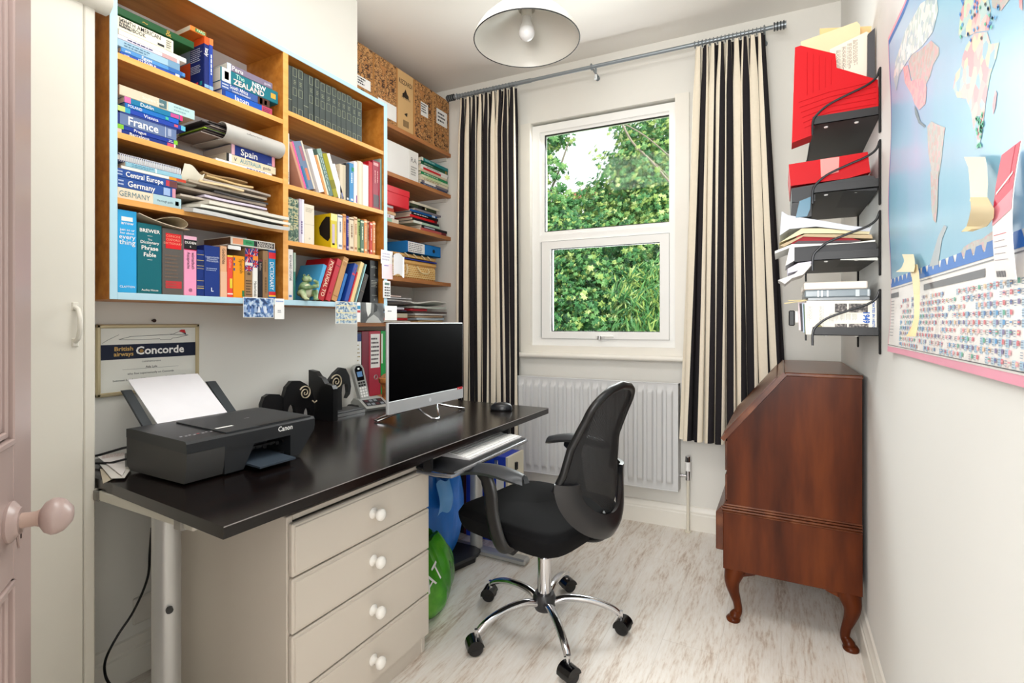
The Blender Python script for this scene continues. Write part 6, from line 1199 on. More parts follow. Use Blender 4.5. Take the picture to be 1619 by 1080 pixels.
# second rack
pan('red_box_file', 'worn red box file with a pale taped patch lying tilted on the second rack', 'box', [(1247, 260), (1372, 240), (1376, 272), (1340, 282), (1250, 294)], RY0 + .012, .24, MRED, lambda m, P, Y0: m.prism([(pty(a, b, Y0)[0], pty(a, b, Y0)[2]) for a, b in [(1297, 252), (1327, 248), (1326, 272), (1298, 280)]], 1, Y0 - .001, Y0, mat('#e08a84', .6)))
pan('black_folder', 'thick black folder lying under the worn red box file', 'folder', [(1251, 298), (1370, 277), (1383, 279), (1387, 301), (1289, 303), (1289, 318), (1252, 320)], RY0 + .010, .26, mat('#1e1f22', .5))
pan('black_wallet', 'black document wallet drooping over the front of the second rack', 'folder', [(1252, 321), (1283, 318), (1283, 342), (1250, 348)], RY0 + .010, .22, mat('#16171a', .45))
pan('blue_sleeve', 'dark teal-blue plastic sleeve drooping in front of the second rack', 'plastic sleeve', [(1264, 318), (1282, 311), (1281, 330), (1276, 342), (1258, 344)], RY0 + .002, .002, mat('#3f6f86', .25))
# third rack: papers
def slip(lab, pix, dy, th, col, name='paper_sheet', cat='paper', rough=.7): return pan(name, lab, cat, pix, RY0 + dy, th, mat(col, rough), group='papers on the third rack')
slip('large white curled sheet rising at the left over the third rack', [(1236, 334), (1245, 340), (1262, 343), (1300, 349), (1345, 357), (1376, 360), (1379, 356), (1375, 366), (1340, 364), (1290, 358), (1248, 362), (1233, 372)], .004, .22, '#c8ccd4')
slip('cream folded paper second from the top on the third rack', [(1268, 361), (1300, 361), (1345, 365), (1376, 365), (1374, 370), (1320, 369), (1270, 369), (1232, 384)], .008, .2, '#d9cfa8')
slip('pale card with ragged left end above the red folder, third rack', [(1273, 370), (1378, 371), (1380, 377), (1270, 374), (1240, 390), (1233, 388)], .006, .22, '#b8a482')
slip('dark red card folder in the middle of the third rack', [(1262, 372), (1345, 376), (1360, 380), (1262, 381), (1254, 386), (1250, 385)], .01, .2, '#9a1822', 'card_folder', 'folder')
slip('thin dark papers under the dark red card folder', [(1262, 381), (1362, 380), (1358, 383), (1256, 385)], .007, .22, '#54484c')
slip('white sheets hanging down at the left above the black document box', [(1252, 386), (1345, 384), (1384, 379), (1384, 382), (1256, 391), (1256, 412), (1242, 420), (1248, 392), (1225, 401), (1225, 397)], .003, .18, '#d9dad6')
pan('document_box', 'black document box lying in the third rack under loose papers', 'box', [(1256, 391), (1382, 382), (1386, 385), (1387, 408), (1288, 412), (1256, 414)], RY0 + .009, .25, mat('#1b1b1e', .5))
slip('white bent sheet bulging in front of the black document box at right', [(1328, 411), (1340, 404), (1358, 399), (1375, 400), (1388, 408), (1388, 411.5)], .0005, .006, '#c9ccc8')
slip('pale lilac papers sticking out left under the black document box', [(1245, 425), (1262, 416), (1283, 413), (1283, 416), (1262, 428), (1246, 432)], .006, .16, '#cfcbd8')
slip('white curled strips sticking out lowest at the left of the third rack', [(1230, 443), (1256, 433), (1276, 416), (1284, 418), (1270, 434), (1252, 440), (1241, 449)], .002, .14, '#d4d2d0')
# lowest rack
t = thing('storage_tray', 'shallow clear plastic tray with a cream lid on top of the magazines', 'box', (.17, 2.0, 1.215))
y0 = RY0 + .01
P0, P1, P2, P3 = pty(1271, 447, y0), pty(1372, 444, y0), pty(1272, 459, y0), pty(1379, 471, y0)
m = MB(); m.box(P0[0], P1[0], y0, y0 + .24, P2[2] + .001, P0[2], mat('#eadfd4', .5), .003); m.build('lid', t)
m = MB(); a = P2[2]; b = pty(1272, 471, y0)[2]; mcl = mat('#7f8b92', .15, var=.05); m.box(P2[0], P3[0] - .003, y0, y0 + .24, b, a, mcl, .004)
for xx in (.10, .11, .125, .20, .205, .23): m.box(xx, xx + .005, y0 - .002, y0, b + .002, a - .002, mat('#c4ccd0', .15))
m.build('tray_body', t)
m = MB(); c_ = pty(1272, 475.5, y0)[2]; m.box(P2[0] + .01, P3[0] - .006, y0 + .002, y0 + .23, c_, b - .0005, mat('#8a9094', .2)); m.build('tray_base', t)
MG_ = []
GM = 'magazines standing in the lowest rack'
def mag(m, P, Y0):
    def q(a, b): p = pty(a, b, Y0); return (p[0], p[2])
    def rect(x0, y0_, x1, y1_, mm, l=.001): m.prism([q(x0, y0_), q(x1, y0_), q(x1, y1_), q(x0, y1_)], 1, Y0 - l, Y0, mm)
    G1 = ramp_mat('bwph', [(.42, '#2a2626'), (.55, '#6a6460'), (.66, '#b8b0a8')], 120, rough=.5)
    rect(1320, 480, 1339, 494, G1); rect(1342, 480, 1372, 494, G1); rect(1320, 512, 1339, 526, G1); rect(1342, 512, 1373, 526, G1)
    p = pty(1365, 494, Y0); m.text('1949', (p[0], Y0, p[2]), (0, 0, -1), (1, 0, 0), .022, C('#2f6fc0'), squash=.033, bold=.04, lift=.0012)
    p = pty(1379, 478, Y0); m.text('DATES IN HISTORY', (p[0], Y0, p[2]), (0, 0, -1), (1, 0, 0), .009, C('#3a78c0'), squash=.094, bold=.03, lift=.0012)
    for x_, l_ in ((1284, .055), (1302, .08), (1318, .03), (1325, .022), (1335, .022), (1345, .022), (1355, .022)):
        p = pty(x_, 484 if x_ < 1315 else 496, Y0); m.lines((p[0], Y0, p[2]), (0, 0, -1), (1, 0, 0), l_, .012, 4, C('#a8a49c'), fill=.3, lift=.0012)
    p = pty(1295, 518, Y0); m.lathe([(.0, 0), (.0085, 0), (.0085, .001)], C('#a8a058'), 18, Matrix.Translation((p[0], Y0, p[2])) @ Matrix.Rotation(pi / 2, 4, 'X'))
pan('magazine', 'white history magazine with blue 1949 lettering and four photos, front of the lowest rack', 'magazine', [(1275, 476), (1386, 475), (1386, 528), (1279, 529)], RY0 + .006, .006, mat('#e6e2d6', .45), mag, GM)
pan('magazine', 'cream magazine edge just left of the front history magazine', 'magazine', [(1272, 479), (1384, 478), (1384, 528), (1274, 529)], RY0 + .0125, .018, mat('#e9dfd0', .5), None, GM)
pan('magazine', 'dark green spined magazine behind the cream magazine in the lowest rack', 'magazine', [(1270, 481), (1380, 480), (1380, 522), (1272, 527)], RY0 + .031, .006, mat('#28583c', .5), None, GM)
pan('magazine', 'blue and white magazine behind the dark green one in the lowest rack', 'magazine', [(1268, 479), (1380, 478), (1380, 522), (1270, 526)], RY0 + .038, .014, mat('#b4c0d4', .5), None, GM)
pan('magazine', 'black spined magazine at the back of the lowest rack', 'magazine', [(1264, 480), (1380, 478), (1380, 520), (1267, 524)], RY0 + .053, .012, mat('#26222a', .5), None, GM)
pan('magazine', 'white magazine with a pink edge furthest back in the lowest rack', 'magazine', [(1262, 478), (1380, 476), (1380, 519), (1263, 522)], RY0 + .066, .014, mat('#e6d4d8', .5), None, GM)
p = pty(1250, 505, 1.98); t = thing('small_box', 'small black and white box protruding left from the lowest rack', 'box', (p[0], 1.98, p[2])); m = MB(); m.box(p[0] - .006, p[0] + .012, 1.95, 2.0, p[2] - .022, p[2] + .03, M_BLACK, .003); m.build('front_block', t); m = MB(); m.box(p[0] + .012, .10, 1.955, 1.995, p[2] - .012, p[2] + .028, M_WHITE, .002); m.build('white_body', t)
for k, (b0_, b1_) in enumerate(((480, 475), (475.5, 474.5))):
    a = pty(1240 + 6 * k, b0_, 1.87); b = pty(1276, b1_ + .0, 1.87); m = MB(); m.cyl(a, b, .0018, C('#dccfa8'), 8); o = m.build('wooden_stick', loc=a); tag(o, ['lower thin pale wooden stick jutting out left above the magazines', 'upper thin pale wooden stick jutting out left above the magazines'][k], 'stick', 'wooden sticks in the lowest rack')

# ================================================================ wall map
MX = XR - .005
def mp_(px, py): p = ptx(px, py, MX); return (p[1], p[2])
def wav(y, z): return MX - .006 * max(0, (y - 1.50)) / .15 * (1 + sin(z * 14)) * .5 - .003 * max(0, 1.15 - z) / .08
t = thing('world_map', 'large pale blue world map poster with a pink border on the right wall', 'map', (XR, 1.0, 1.07))
def sheet(m, y0, y1, z0, z1, mm, l, nu=40, nv=40): m.grid(lambda u, v: (wav(y1 + (y0 - y1) * u, z0 + (z1 - z0) * v) - l, y1 + (y0 - y1) * u, z0 + (z1 - z0) * v), nu, nv, mm)
MY0, MY1, MZ0, MZ1 = .42, 1.655, 1.072, 1.905
OCE = ramp_mat('ocean', [(.3, '#7cb6d4'), (.5, '#8cc2da'), (.62, '#9cc0de'), (.75, '#b0bade')], 2.2, (1, 1, .35), rough=.3, spec=.5)
m = MB(); sheet(m, MY0, MY1, MZ0, MZ1, mat('#ec9ab2', .35, var=.12, scale=6), 0); m.build('map_sheet', t, smooth=60)
m = MB(); sheet(m, MY0 + .012, MY1 - .008, MZ0 + .014, 1.262, mat('#eeeae6', .35), .0006, 30, 6); sheet(m, MY0 + .012, MY1 - .010, 1.262, MZ1 - .012, OCE, .0006); sheet(m, MY0 + .014, MY1 - .008, MZ1 - .026, MZ1 - .012, C('#3f7fc0'), .0008, 30, 1); sheet(m, MY1 - .014, MY1 - .009, 1.262, MZ1 - .02, C('#3a86c8'), .0008, 1, 20); m.build('map_print', t, smooth=60)
def land(m, pts, col, l=.0012):
    P = [(wav(a, b) - l, a, b) for a, b in pts]; n = len(P); m.add(P, [tuple(f) for f in tessellate_polygon([[Vector((a, b, 0)) for a, b in pts]])], col)
def Z2(a, b): return mp_(1390 + a / 3.6, b / 3.6)
def Z3(a, b): return mp_(1390 + a / 3.174, 280 + b / 3.176)
def LC(k, cols, sc=26):
    m_ = bpy.data.materials.new('surface'); m_.use_nodes = True; nt = m_.node_tree; b_ = nt.nodes['Principled BSDF']; b_.inputs['Roughness'].default_value = .4
    tc_ = nt.nodes.new('ShaderNodeTexCoord'); vo_ = nt.nodes.new('ShaderNodeTexVoronoi'); vo_.inputs['Scale'].default_value = sc; nt.links.new(tc_.outputs['Object'], vo_.inputs[0]); sp_ = nt.nodes.new('ShaderNodeSeparateColor'); nt.links.new(vo_.outputs['Color'], sp_.inputs[0])
    cr_ = nt.nodes.new('ShaderNodeValToRGB'); cr_.color_ramp.interpolation = 'CONSTANT'; e_ = cr_.color_ramp.elements; e_[0].color = srgb(cols[0]) + (1,); e_[1].position = 1 / len(cols); e_[1].color = srgb(cols[1]) + (1,)
    for i_ in range(2, len(cols)): x_ = e_.new(i_ / len(cols)); x_.color = srgb(cols[i_]) + (1,)
    nt.links.new(sp_.outputs[0], cr_.inputs[0]); nt.links.new(cr_.outputs[0], b_.inputs['Base Color']); return m_
LG = LC('lg', ['#b0aaa4', '#c49c9c', '#a8a8a0', '#b89890', '#b4b0a8'], 95); LP = LC('lp', ['#dc8c98', '#d8a09c', '#c88890', '#cfa0a0'], 95); LM = LC('lm', ['#e0a8a4', '#a8c4c0', '#e4cca4', '#d89498', '#b8d0b0', '#e8b8b0', '#88b4c4'], 55); LW = LC('lw', ['#d4dedc', '#b8c8c4', '#dcd8d4', '#a8bcc4'], 70)
m = MB()
land(m, [Z2(*p) for p in [(100, 350), (150, 180), (240, 20), (330, -40), (340, 60), (310, 180), (250, 260), (180, 320), (120, 420), (100, 520), (90, 440)]], LW)
land(m, [Z2(*p) for p in [(170, 350), (190, 310), (230, 290), (300, 230), (345, 270), (345, 310), (310, 370), (295, 430), (270, 480), (260, 450), (200, 480), (180, 420)]], LG, .0011)
land(m, [Z2(*p) for p in [(140, 380), (168, 370), (185, 460), (260, 440), (275, 500), (268, 590), (232, 625), (205, 590), (190, 540), (150, 470)]], LP, .0013)
land(m, [Z2(*p) for p in [(205, 600), (222, 630), (240, 690), (270, 715), (262, 725), (230, 700), (210, 650)]], C('#6f8088'), .0016)
land(m, [Z2(*p) for p in [(278, 720), (300, 690), (340, 710), (380, 725), (370, 800), (360, 900), (345, 1000), (330, 1080), (310, 1080), (300, 960), (285, 880), (280, 800)]], LG, .0011)
land(m, [Z3(*p) for p in [(262, -30), (303, -30), (300, 60), (298, 150), (290, 230), (276, 215), (268, 160)]], LG, .0016)
land(m, [Z2(*p) for p in [(425, 500), (440, 420), (470, 380), (480, 320), (500, 260), (545, 190), (620, 180), (640, 250), (690, 240), (672, 330), (640, 420), (625, 500), (612, 580), (600, 680), (590, 770), (572, 840), (550, 850), (545, 760), (530, 640), (500, 560), (450, 555)]], LM, .0011)
land(m, [Z2(*p) for p in [(455, 200), (470, 60), (500, -20), (620, -60), (640, 60), (630, 170), (560, 180), (500, 210)]], LM, .0011)
land(m, [Z2(*p) for p in [(655, 655), (652, 590), (668, 510), (678, 530), (668, 610)]], LP, .0013)
land(m, [Z2(*p) for p in [(800, -80), (824, -80), (824, 60), (806, 40)]], LP, .0014); land(m, [Z2(*p) for p in [(700, -90), (640, -60), (650, 40), (700, 60), (760, -20)]], LG, .0011)
land(m, [Z3(*p) for p in [(400, 400), (430, 350), (480, 320), (520, 310), (590, 260), (590, 345), (500, 378), (430, 400)]], LG, .0011)
land(m, [Z3(*p) for p in [(255, 450), (300, 300), (330, 240), (345, 250), (320, 310), (300, 440)]], C('#b4bcc0'), .0013)
rr = random.Random(5)
for k in range(60):
    a, b = rr.choice([(rr.uniform(460, 600), rr.uniform(0, 230)), (rr.uniform(560, 600), rr.uniform(640, 840)), (rr.uniform(600, 690), rr.uniform(20, 160))]); cc = C(rr.choice(['#3f8fd0', '#2f7cc8', '#58c8a8', '#4aa8d8', '#3a4048'])); cc = C('#58c8a0') if b > 600 else cc
    land(m, [Z2(a - 5, b), Z2(a, b - 16), Z2(a + 6, b - 4), Z2(a + 1, b + 14)], cc, .002)
m.build('land_masses', t)
m = MB()
n = 26
for k in range(n):   # blue toothed band between the map and the flag table
    a = MY1 - .012 - k * .046; land(m, [(a, 1.246), (a - .044, 1.246), (a - .034, 1.262), (a - .010, 1.262)], C('#2f80cc'), .0012); land(m, [(a, 1.240), (a - .046, 1.240), (a - .046, 1.250), (a, 1.250)], C('#2f80cc'), .0014)
land(m, [(MY1 - .01, 1.236), (MY0 + .02, 1.236), (MY0 + .02, 1.234), (MY1 - .01, 1.234)], C('#9a9a9c'), .0012)
land(m, [(1.30, 1.226), (.95, 1.226), (.95, 1.214), (1.30, 1.214)], C('#77777a'), .0014); land(m, [(1.645, 1.224), (1.55, 1.224), (1.55, 1.212), (1.645, 1.212)], C('#77777a'), .0014)
land(m, [(MY1 - .008, 1.091), (MY0 + .02, 1.091), (MY0 + .02, 1.0895), (MY1 - .008, 1.0895)], C('#4a4a50'), .0014)
fc = ['#5fa4d4', '#e0808c', '#ecb0b8', '#70b8a4', '#f0d0b0', '#8a80a8', '#5a84b4', '#d88088', '#e8e0dc', '#f0b4b8']
for i in range(38):
    for j in range(9):
        y = 1.53 - i * .0235; z = 1.205 - j * .0128
        if rr.random() < .10: continue
        if rr.random() < .6: land(m, [(y, z), (y - .011, z), (y - .011, z - .011), (y, z - .011)], C(rr.choice(['#b9d4e6', '#cfe0ea', '#c4d8e8', '#ecdcd8'])), .0012)
        for q_ in range(3): land(m, [(y, z - .002 - q_ * .0032), (y - rr.uniform(.006, .01), z - .002 - q_ * .0032), (y - .007, z - .003 - q_ * .0032), (y, z - .003 - q_ * .0032)], C('#8fa0b4'), .0016)
        w_ = .0075; land(m, [(y - .012, z - .001), (y - .012 - w_, z - .001), (y - .012 - w_, z - .0075), (y - .012, z - .0075)], C(rr.choice(fc)), .0018)
        if rr.random() < .5: land(m, [(y - .012, z - .003), (y - .012 - w_, z - .003), (y - .012 - w_, z - .005), (y - .012, z - .005)], C(rr.choice(fc)), .002)
for j in range(12): land(m, [(1.64, 1.204 - j * .008), (1.60, 1.204 - j * .008), (1.60, 1.2025 - j * .008), (1.64, 1.2025 - j * .008)], C('#b0b0b4'), .0014)
m.build('flag_table', t)
def curl_note(name, lab, cat, pix, out, col, n=8, grp=None, th=.0006):
    """narrow curled note: pix = list of (left px, right px, py) from the top down, out = distance from the map"""
    m = MB(); rows = []
    for (a, b, y_), o_ in zip(pix, out): rows.append((Vector(ptx(a, y_, MX - .008 - o_)), Vector(ptx(b, y_, MX - .008 - o_ * .6))))
    def fn(u, v):
        f = v * (len(rows) - 1); i = min(int(f), len(rows) - 2); k = f - i; L = rows[i][0].lerp(rows[i + 1][0], k); R = rows[i][1].lerp(rows[i + 1][1], k); return R.lerp(L, u)
    m.grid(fn, 4, n, mat(col, .6, var=.06), th); o = m.build(name, loc=tuple((rows[0][0] + rows[-1][1]) / 2)); tag(o, lab, cat, grp); return o
curl_note('paper_note', 'upper cream curled note pinned on the blue sea of the map', 'note', [(1524, 1557, 248), (1531, 1560, 265), (1533, 1561, 290), (1534, 1560, 312), (1533, 1558, 318)], [.004, .008, .012, .016, .02], '#ded6bc')
curl_note('paper_note', 'lower tan folded note hanging under the cream one on the map', 'note', [(1534, 1561, 312), (1535, 1571, 330), (1532, 1570, 345), (1528, 1560, 358), (1520, 1538, 366)], [.02, .022, .02, .018, .026], '#c9b68c')
curl_note('paper_note', 'small cream note pinned at the lower left corner of the map', 'note', [(1426, 1444, 402), (1430, 1446, 412), (1425, 1446, 424), (1416, 1444, 430)], [.004, .008, .014, .018], '#d8c9a4')
curl_note('paper_strip', 'long narrow cream strip hanging over the flag table of the map', 'note', [(1438, 1450, 418), (1442, 1454, 440), (1445, 1454, 470), (1446, 1454, 500), (1440, 1450, 520), (1432, 1448, 532)], [.004, .012, .02, .02, .024, .03], '#d6c194')
t = thing('folded_leaflet', 'tall pink and white folded leaflet pinned over the right part of the map', 'leaflet', ptx(1598, 340, MX - .012))
m = MB(); xx = MX - .010
def T_(px, py): p = ptx(px, py, xx); return Vector((xx, p[1], p[2]))
A_, B_, C_, D_ = T_(1586, 245), T_(1616, 222), T_(1608, 442), T_(1576, 442)
m.grid(lambda u, v: (lambda p: (p.x - .006 * sin(pi * v), p.y, p.z))((A_.lerp(B_, u)).lerp(D_.lerp(C_, u), v)), 6, 10, mat('#efe8e4', .4), .0008)
def TQ(u, v): p = (A_.lerp(B_, u)).lerp(D_.lerp(C_, u), v); return Vector((p.x - .006 * sin(pi * v) - .0012, p.y, p.z))
def TB(u0, u1, f0, f1, mm, l=0): m.grid(lambda u, v: (lambda q_: (q_.x - l, q_.y, q_.z))(TQ(u0 + (u1 - u0) * u, f0(u) + (f1(u) - f0(u)) * v)), 4, 6, mm)
TB(0, 1, lambda u: 0, lambda u: .42 - .09 * u, C('#d8405e')); TB(0, 1, lambda u: .42 - .09 * u, lambda u: .56 - .08 * u, C('#ea98a4')); TB(0, .75, lambda u: .0, lambda u: .27, C('#e0586c'), .0003)
TB(.1, .9, lambda u: .3 - .1 * u, lambda u: .32 - .1 * u, M_WHITE, .0005)
for k in range(9): a = TQ(.08 + k * .055, .93); b = TQ(.08 + k * .055 + .03, .98); m.add([a, TQ(.08 + k * .055 + .03, .93), b, TQ(.08 + k * .055, .98)], [(0, 1, 2, 3)], C('#5a5a60'))
for k in range(5): m.add([TQ(.08, .64 + k * .05), TQ(.75 - .1 * (k % 2), .64 + k * .05), TQ(.75 - .1 * (k % 2), .645 + k * .05), TQ(.08, .645 + k * .05)], [(0, 1, 2, 3)], C('#a89aa0') if k else C('#d04058'))
m.build('leaflet_sheet', t)

# ================================================================ radiator
t = thing('radiator', 'pale grey ribbed panel radiator under the window', 'radiator', (-.98, wb(-.98) - .07, .2))
MRD = mat('#cfd0d0', .35, var=.01); rx0, rx1, rz0, rz1 = -1.475, -.494, .225, .812; NR = 18; RO = .095
def radf(u, v):
    x = rx0 + (rx1 - rx0) * u; z = rz0 + (rz1 - rz0) * v; ph = ((x - rx0 - .02) / ((rx1 - rx0 - .04) / NR)) % 1.0
    e_ = min(1, max(0, (z - rz0 - .035) / .02)) * min(1, max(0, (rz1 - .035 - z) / .02)); ins = 1 if rx0 + .02 < x < rx1 - .02 else 0
    d = .015 * (max(0, min(1, (.5 - abs(ph - .5) - .14) / .12))) * (e_ ** .5 if e_ > 0 else 0) * ins
    return (x, wb(x) - RO + .006 - d, z)
m = MB(); vs_ = [0, .02, .06, .075, .085, .095, .11, .3, .5, .7, .89, .905, .915, .925, .94, .98, 1]
def radg(u, v): i = min(int(v * (len(vs_) - 1) + 1e-6), len(vs_) - 2); k = v * (len(vs_) - 1) - i; return radf(u, vs_[i] + (vs_[i + 1] - vs_[i]) * k)
m.grid(radg, NR * 20, len(vs_) - 1, MRD, .0015); m.build('front_panel', t, smooth=50)
m = MB()
for zz in (rz0, rz1): m.tube([(rx0, wb(rx0) - RO + .008, zz), (rx1, wb(rx1) - RO + .008, zz)], .004, MRD, 8)
for xx in (rx0, rx1 - .001): m.box(xx, xx + .001, wb(xx) - RO, wb(xx) - .03, rz0, rz1, MRD)
m.prism([(rx0, wb(rx0) - RO + .01), (rx1, wb(rx1) - RO + .01), (rx1, wb(rx1) - .035), (rx0, wb(rx0) - .035)], 2, rz1 - .012, rz1 - .004, mat('#a9aaa9', .5)); m.prism([(rx0, wb(rx0) - .04), (rx1, wb(rx1) - .04), (rx1, wb(rx1) - .03), (rx0, wb(rx0) - .03)], 2, rz0, rz1 - .01, MRD); m.build('casing', t)
m = MB(); vx = -.45; vy = wb(vx) - .05; MPI = mat('#e2dccb', .35); m.cyl((vx, vy, 0), (vx, vy, .30), .008, MPI, 12); m.cyl((vx, vy, 0), (vx, vy, .006), .016, MPI, 14); m.build('supply_pipe', t)
m = MB(); m.cyl((vx, vy, .285), (vx, vy, .335), .013, M_CHROME, 14); m.cyl((rx1 - .01, vy, .305), (vx, vy, .305), .010, M_CHROME, 12); m.cyl((vx, vy, .335), (vx, vy, .385), .015, M_WHITE, 18); m.cyl((vx, vy, .385), (vx, vy, .415), .016, M_CHROME, 18, r1=.014); m.box(vx - .006, vx + .006, vy - .018, vy - .012, .385, .41, M_BLACK); m.build('valve', t)

# ================================================================ curtains and pole
RLZ = 2.627; ROFF = .115
t = thing('curtain_pole', 'long grey metal curtain pole with ribbed ends above the window', 'curtain pole', (-.96, wb(-.96) - ROFF, RLZ))
MPO = mat('#8d959a', .35, metal=.5, var=.04); xa, xb = -1.895, -.035
m = MB(); m.cyl((xa, wb(xa) - ROFF, RLZ), (xb, wb(xb) - ROFF, RLZ), .0105, MPO, 14); m.cyl((xa - .01, wb(xa) - ROFF, RLZ), (-1.35, wb(-1.35) - ROFF, RLZ), .013, MPO, 14); m.build('pole', t)
for s_, xx in ((-1, xa), (1, xb)):
    m = MB()
    for k in range(4): x_ = xx + s_ * (.002 + k * .014); m.cyl((x_, wb(x_) - ROFF, RLZ), (x_ + s_ * .006, wb(x_) - ROFF, RLZ), .021, mat('#3c4043', .35, metal=.5), 18); m.cyl((x_ + s_ * .006, wb(x_) - ROFF, RLZ), (x_ + s_ * .014, wb(x_) - ROFF, RLZ), .017, MPO, 16)
    m.build('finial', t)
for xx in (-1.875, -.97, -.075):
    m = MB(); m.cyl((xx, wb(xx) - ROFF, RLZ), (xx, wb(xx), RLZ - .005), .006, MPO, 10); m.tube([(xx, wb(xx) - ROFF + .016 * cos(a), RLZ + .016 * sin(a)) for a in [k * pi / 6 for k in range(12)]], .004, MPO, 6, closed=True); m.cyl((xx, wb(xx) - .006, RLZ - .02), (xx, wb(xx), RLZ - .02), .013, MPO, 14); m.build('bracket', t)
m = MB(); m.cyl((-.945, wb(-.945) - ROFF, RLZ - .045), (-.945, wb(-.945) - ROFF, RLZ - .012), .006, MPO, 8); m.cyl((-.945, wb(-.945) - ROFF, RLZ - .075), (-.945, wb(-.945) - ROFF, RLZ - .05), .008, mat('#dfe4e6', .2), 10); m.build('cord_pull', t)
MCB = mat('#242124', .85, var=.15, scale=120, spec=.2); MCC = mat('#e6dcc8', .85, var=.05, scale=80, spec=.2)
def curtain(lab, xt0, xt1, xb0, xb1, zb, nf, seed, widths):
    rng = random.Random(seed); t = thing('curtain', lab, 'curtain', ((xt0 + xt1) / 2, wb(xt0) - ROFF, zb)); zt_ = RLZ - .022; NU = nf * 24; NV = 36; W_ = 1.0
    offs = [rng.uniform(-.25, .25) for _ in range(nf + 1)]; amp = [rng.uniform(.75, 1.2) for _ in range(nf + 1)]; lean_ = [rng.uniform(-.3, .3) for _ in range(nf + 1)]
    def fn(u, v):        # v: 0 top, 1 bottom
        f = u * nf; i = int(min(f, nf - 1e-6)); k = f - i; ph = 2 * pi * f
        am = (amp[i] * (1 - k) + amp[i + 1] * k); g = .35 + .65 * min(1, v / .12); s_ = lean_[i] * (1 - k) + lean_[i + 1] * k
        x = (xt0 + (xt1 - xt0) * u) * (1 - v) + (xb0 + (xb1 - xb0) * u) * v + (offs[i] * (1 - k) + offs[i + 1] * k) * .035 * v + .017 * am * sin(2 * ph + s_ * 6 * v) * g
        y = wb(x) - ROFF + .004 + .034 * am * cos(ph + s_ * 2.2 * v) * g + .008 * sin(2 * ph + 5 * v + seed) * v
        if v < .05: y = y * (v / .05) + (wb(x) - ROFF + .014 * cos(ph)) * (1 - v / .05)
        z = zt_ - (zt_ - zb) * v - .004 * sin(ph) * (1 if v > .97 else 0); return Vector((x, min(y, wb(x) - .02), z))
    P = [[fn(i / NU, j / NV) for j in range(NV + 1)] for i in range(NU + 1)]
    d_ = [0]
    for i in range(NU): d_.append(d_[-1] + (P[i + 1][NV // 2] - P[i][NV // 2]).length)
    m = MB(); ib = m.mi(MCB); ic = m.mi(MCC); Wd = NV + 1
    m.v = [tuple(p) for c_ in P for p in c_]; o = len(m.v); m.v += [(p[0], p[1] + .0018, p[2]) for p in m.v[:]]
    cum = [0]; wi = 0; seq = []
    tot = d_[-1]; pos = 0
    while pos < tot: seq.append((pos, widths[wi % len(widths)][1])); pos += widths[wi % len(widths)][0]; wi += 1
    def colr(s_):
        c_ = seq[0][1]
        for a, b in seq:
            if s_ >= a: c_ = b
        return ib if c_ == 'b' else ic
    for i in range(NU):
        cidx = colr((d_[i] + d_[i + 1]) / 2)
        for j in range(NV):
            a = i * Wd + j; m.f.append((a, a + 1, a + Wd + 1, a + Wd)); m.m.append(cidx); m.f.append((o + a, o + a + Wd, o + a + Wd + 1, o + a + 1)); m.m.append(cidx)
    m.build('curtain_fabric', t, smooth=70)
    for k in range(nf * 2 + 1):
        x = xt0 + (xt1 - xt0) * k / (nf * 2); m = MB(); m.tube([(x, wb(x) - ROFF + .0165 * cos(a), RLZ - .003 + .0165 * sin(a)) for a in [q_ * pi / 6 for q_ in range(12)]], .0022, MPO, 5, closed=True); m.build('curtain_ring', t)
    return t
ws = [(.037, 'c'), (.036, 'b')]
curtain('black and cream striped curtain hanging left of the window, behind the desk', -1.855, -1.452, -1.875, -1.43, .44, 9, 4, ws)
curtain('black and cream striped curtain hanging right of the window, above the bureau', -.405, -.072, -.475, .015, .515, 9, 11, [(.038, 'c'), (.034, 'b')])

# ================================================================ pendant lamp
LX_, LY_ = -.798, 1.612
t = thing('pendant_lamp', 'white enamel dome pendant lamp hanging from the ceiling', 'pendant lamp', (LX_, LY_, CZ))
MEN = mat('#d8d4ca', .3, var=.01); Tm = Matrix.Translation((LX_, LY_, 0))
m = MB(); out_ = [(.187, 2.149), (.182, 2.168), (.165, 2.195), (.135, 2.225), (.10, 2.245), (.065, 2.256), (.036, 2.262), (.03, 2.268), (.028, 2.288), (.018, 2.298), (.006, 2.30)]
m.lathe(out_, MEN, 56, Tm, cap=False); inn = [(.004, 2.292), (.024, 2.28), (.03, 2.258), (.062, 2.25), (.085, 2.242), (.09, 2.238), (.13, 2.219), (.16, 2.190), (.178, 2.166), (.185, 2.149)]
m.lathe(inn, MEN, 56, Tm, cap=False); m.build('lamp_shade', t, smooth=50)
m = MB(); m.tube([(LX_ + .187 * cos(a), LY_ + .187 * sin(a), 2.149) for a in [k * 2 * pi / 64 for k in range(64)]], .002, M_BLACK, 6, closed=True); m.build('rim', t)
m = MB(); m.sphere((LX_, LY_, 2.178), .0285, mat('#f0eeec', .25), 20); m.lathe([(.0285, 2.178), (.024, 2.198), (.0165, 2.215), (.0155, 2.235)], mat('#d9d6d0', .4), 20, Tm, cap=False); m.build('light_bulb', t, smooth=50)
m = MB(); m.lathe([(.019, 2.232), (.019, 2.29), (.0, 2.29)], MEN, 18, Tm); m.build('bulb_holder', t)
m = MB(); m.cyl((LX_, LY_, 2.298), (LX_, LY_, CZ - .02), .0032, M_BLACK, 8); m.build('flex', t)
m = MB(); m.lathe([(.0, 2.71), (.03, 2.715), (.045, 2.735), (.048, CZ - .0005), (.0, CZ - .0005)], M_WHITE, 24, Tm); m.build('ceiling_rose', t)

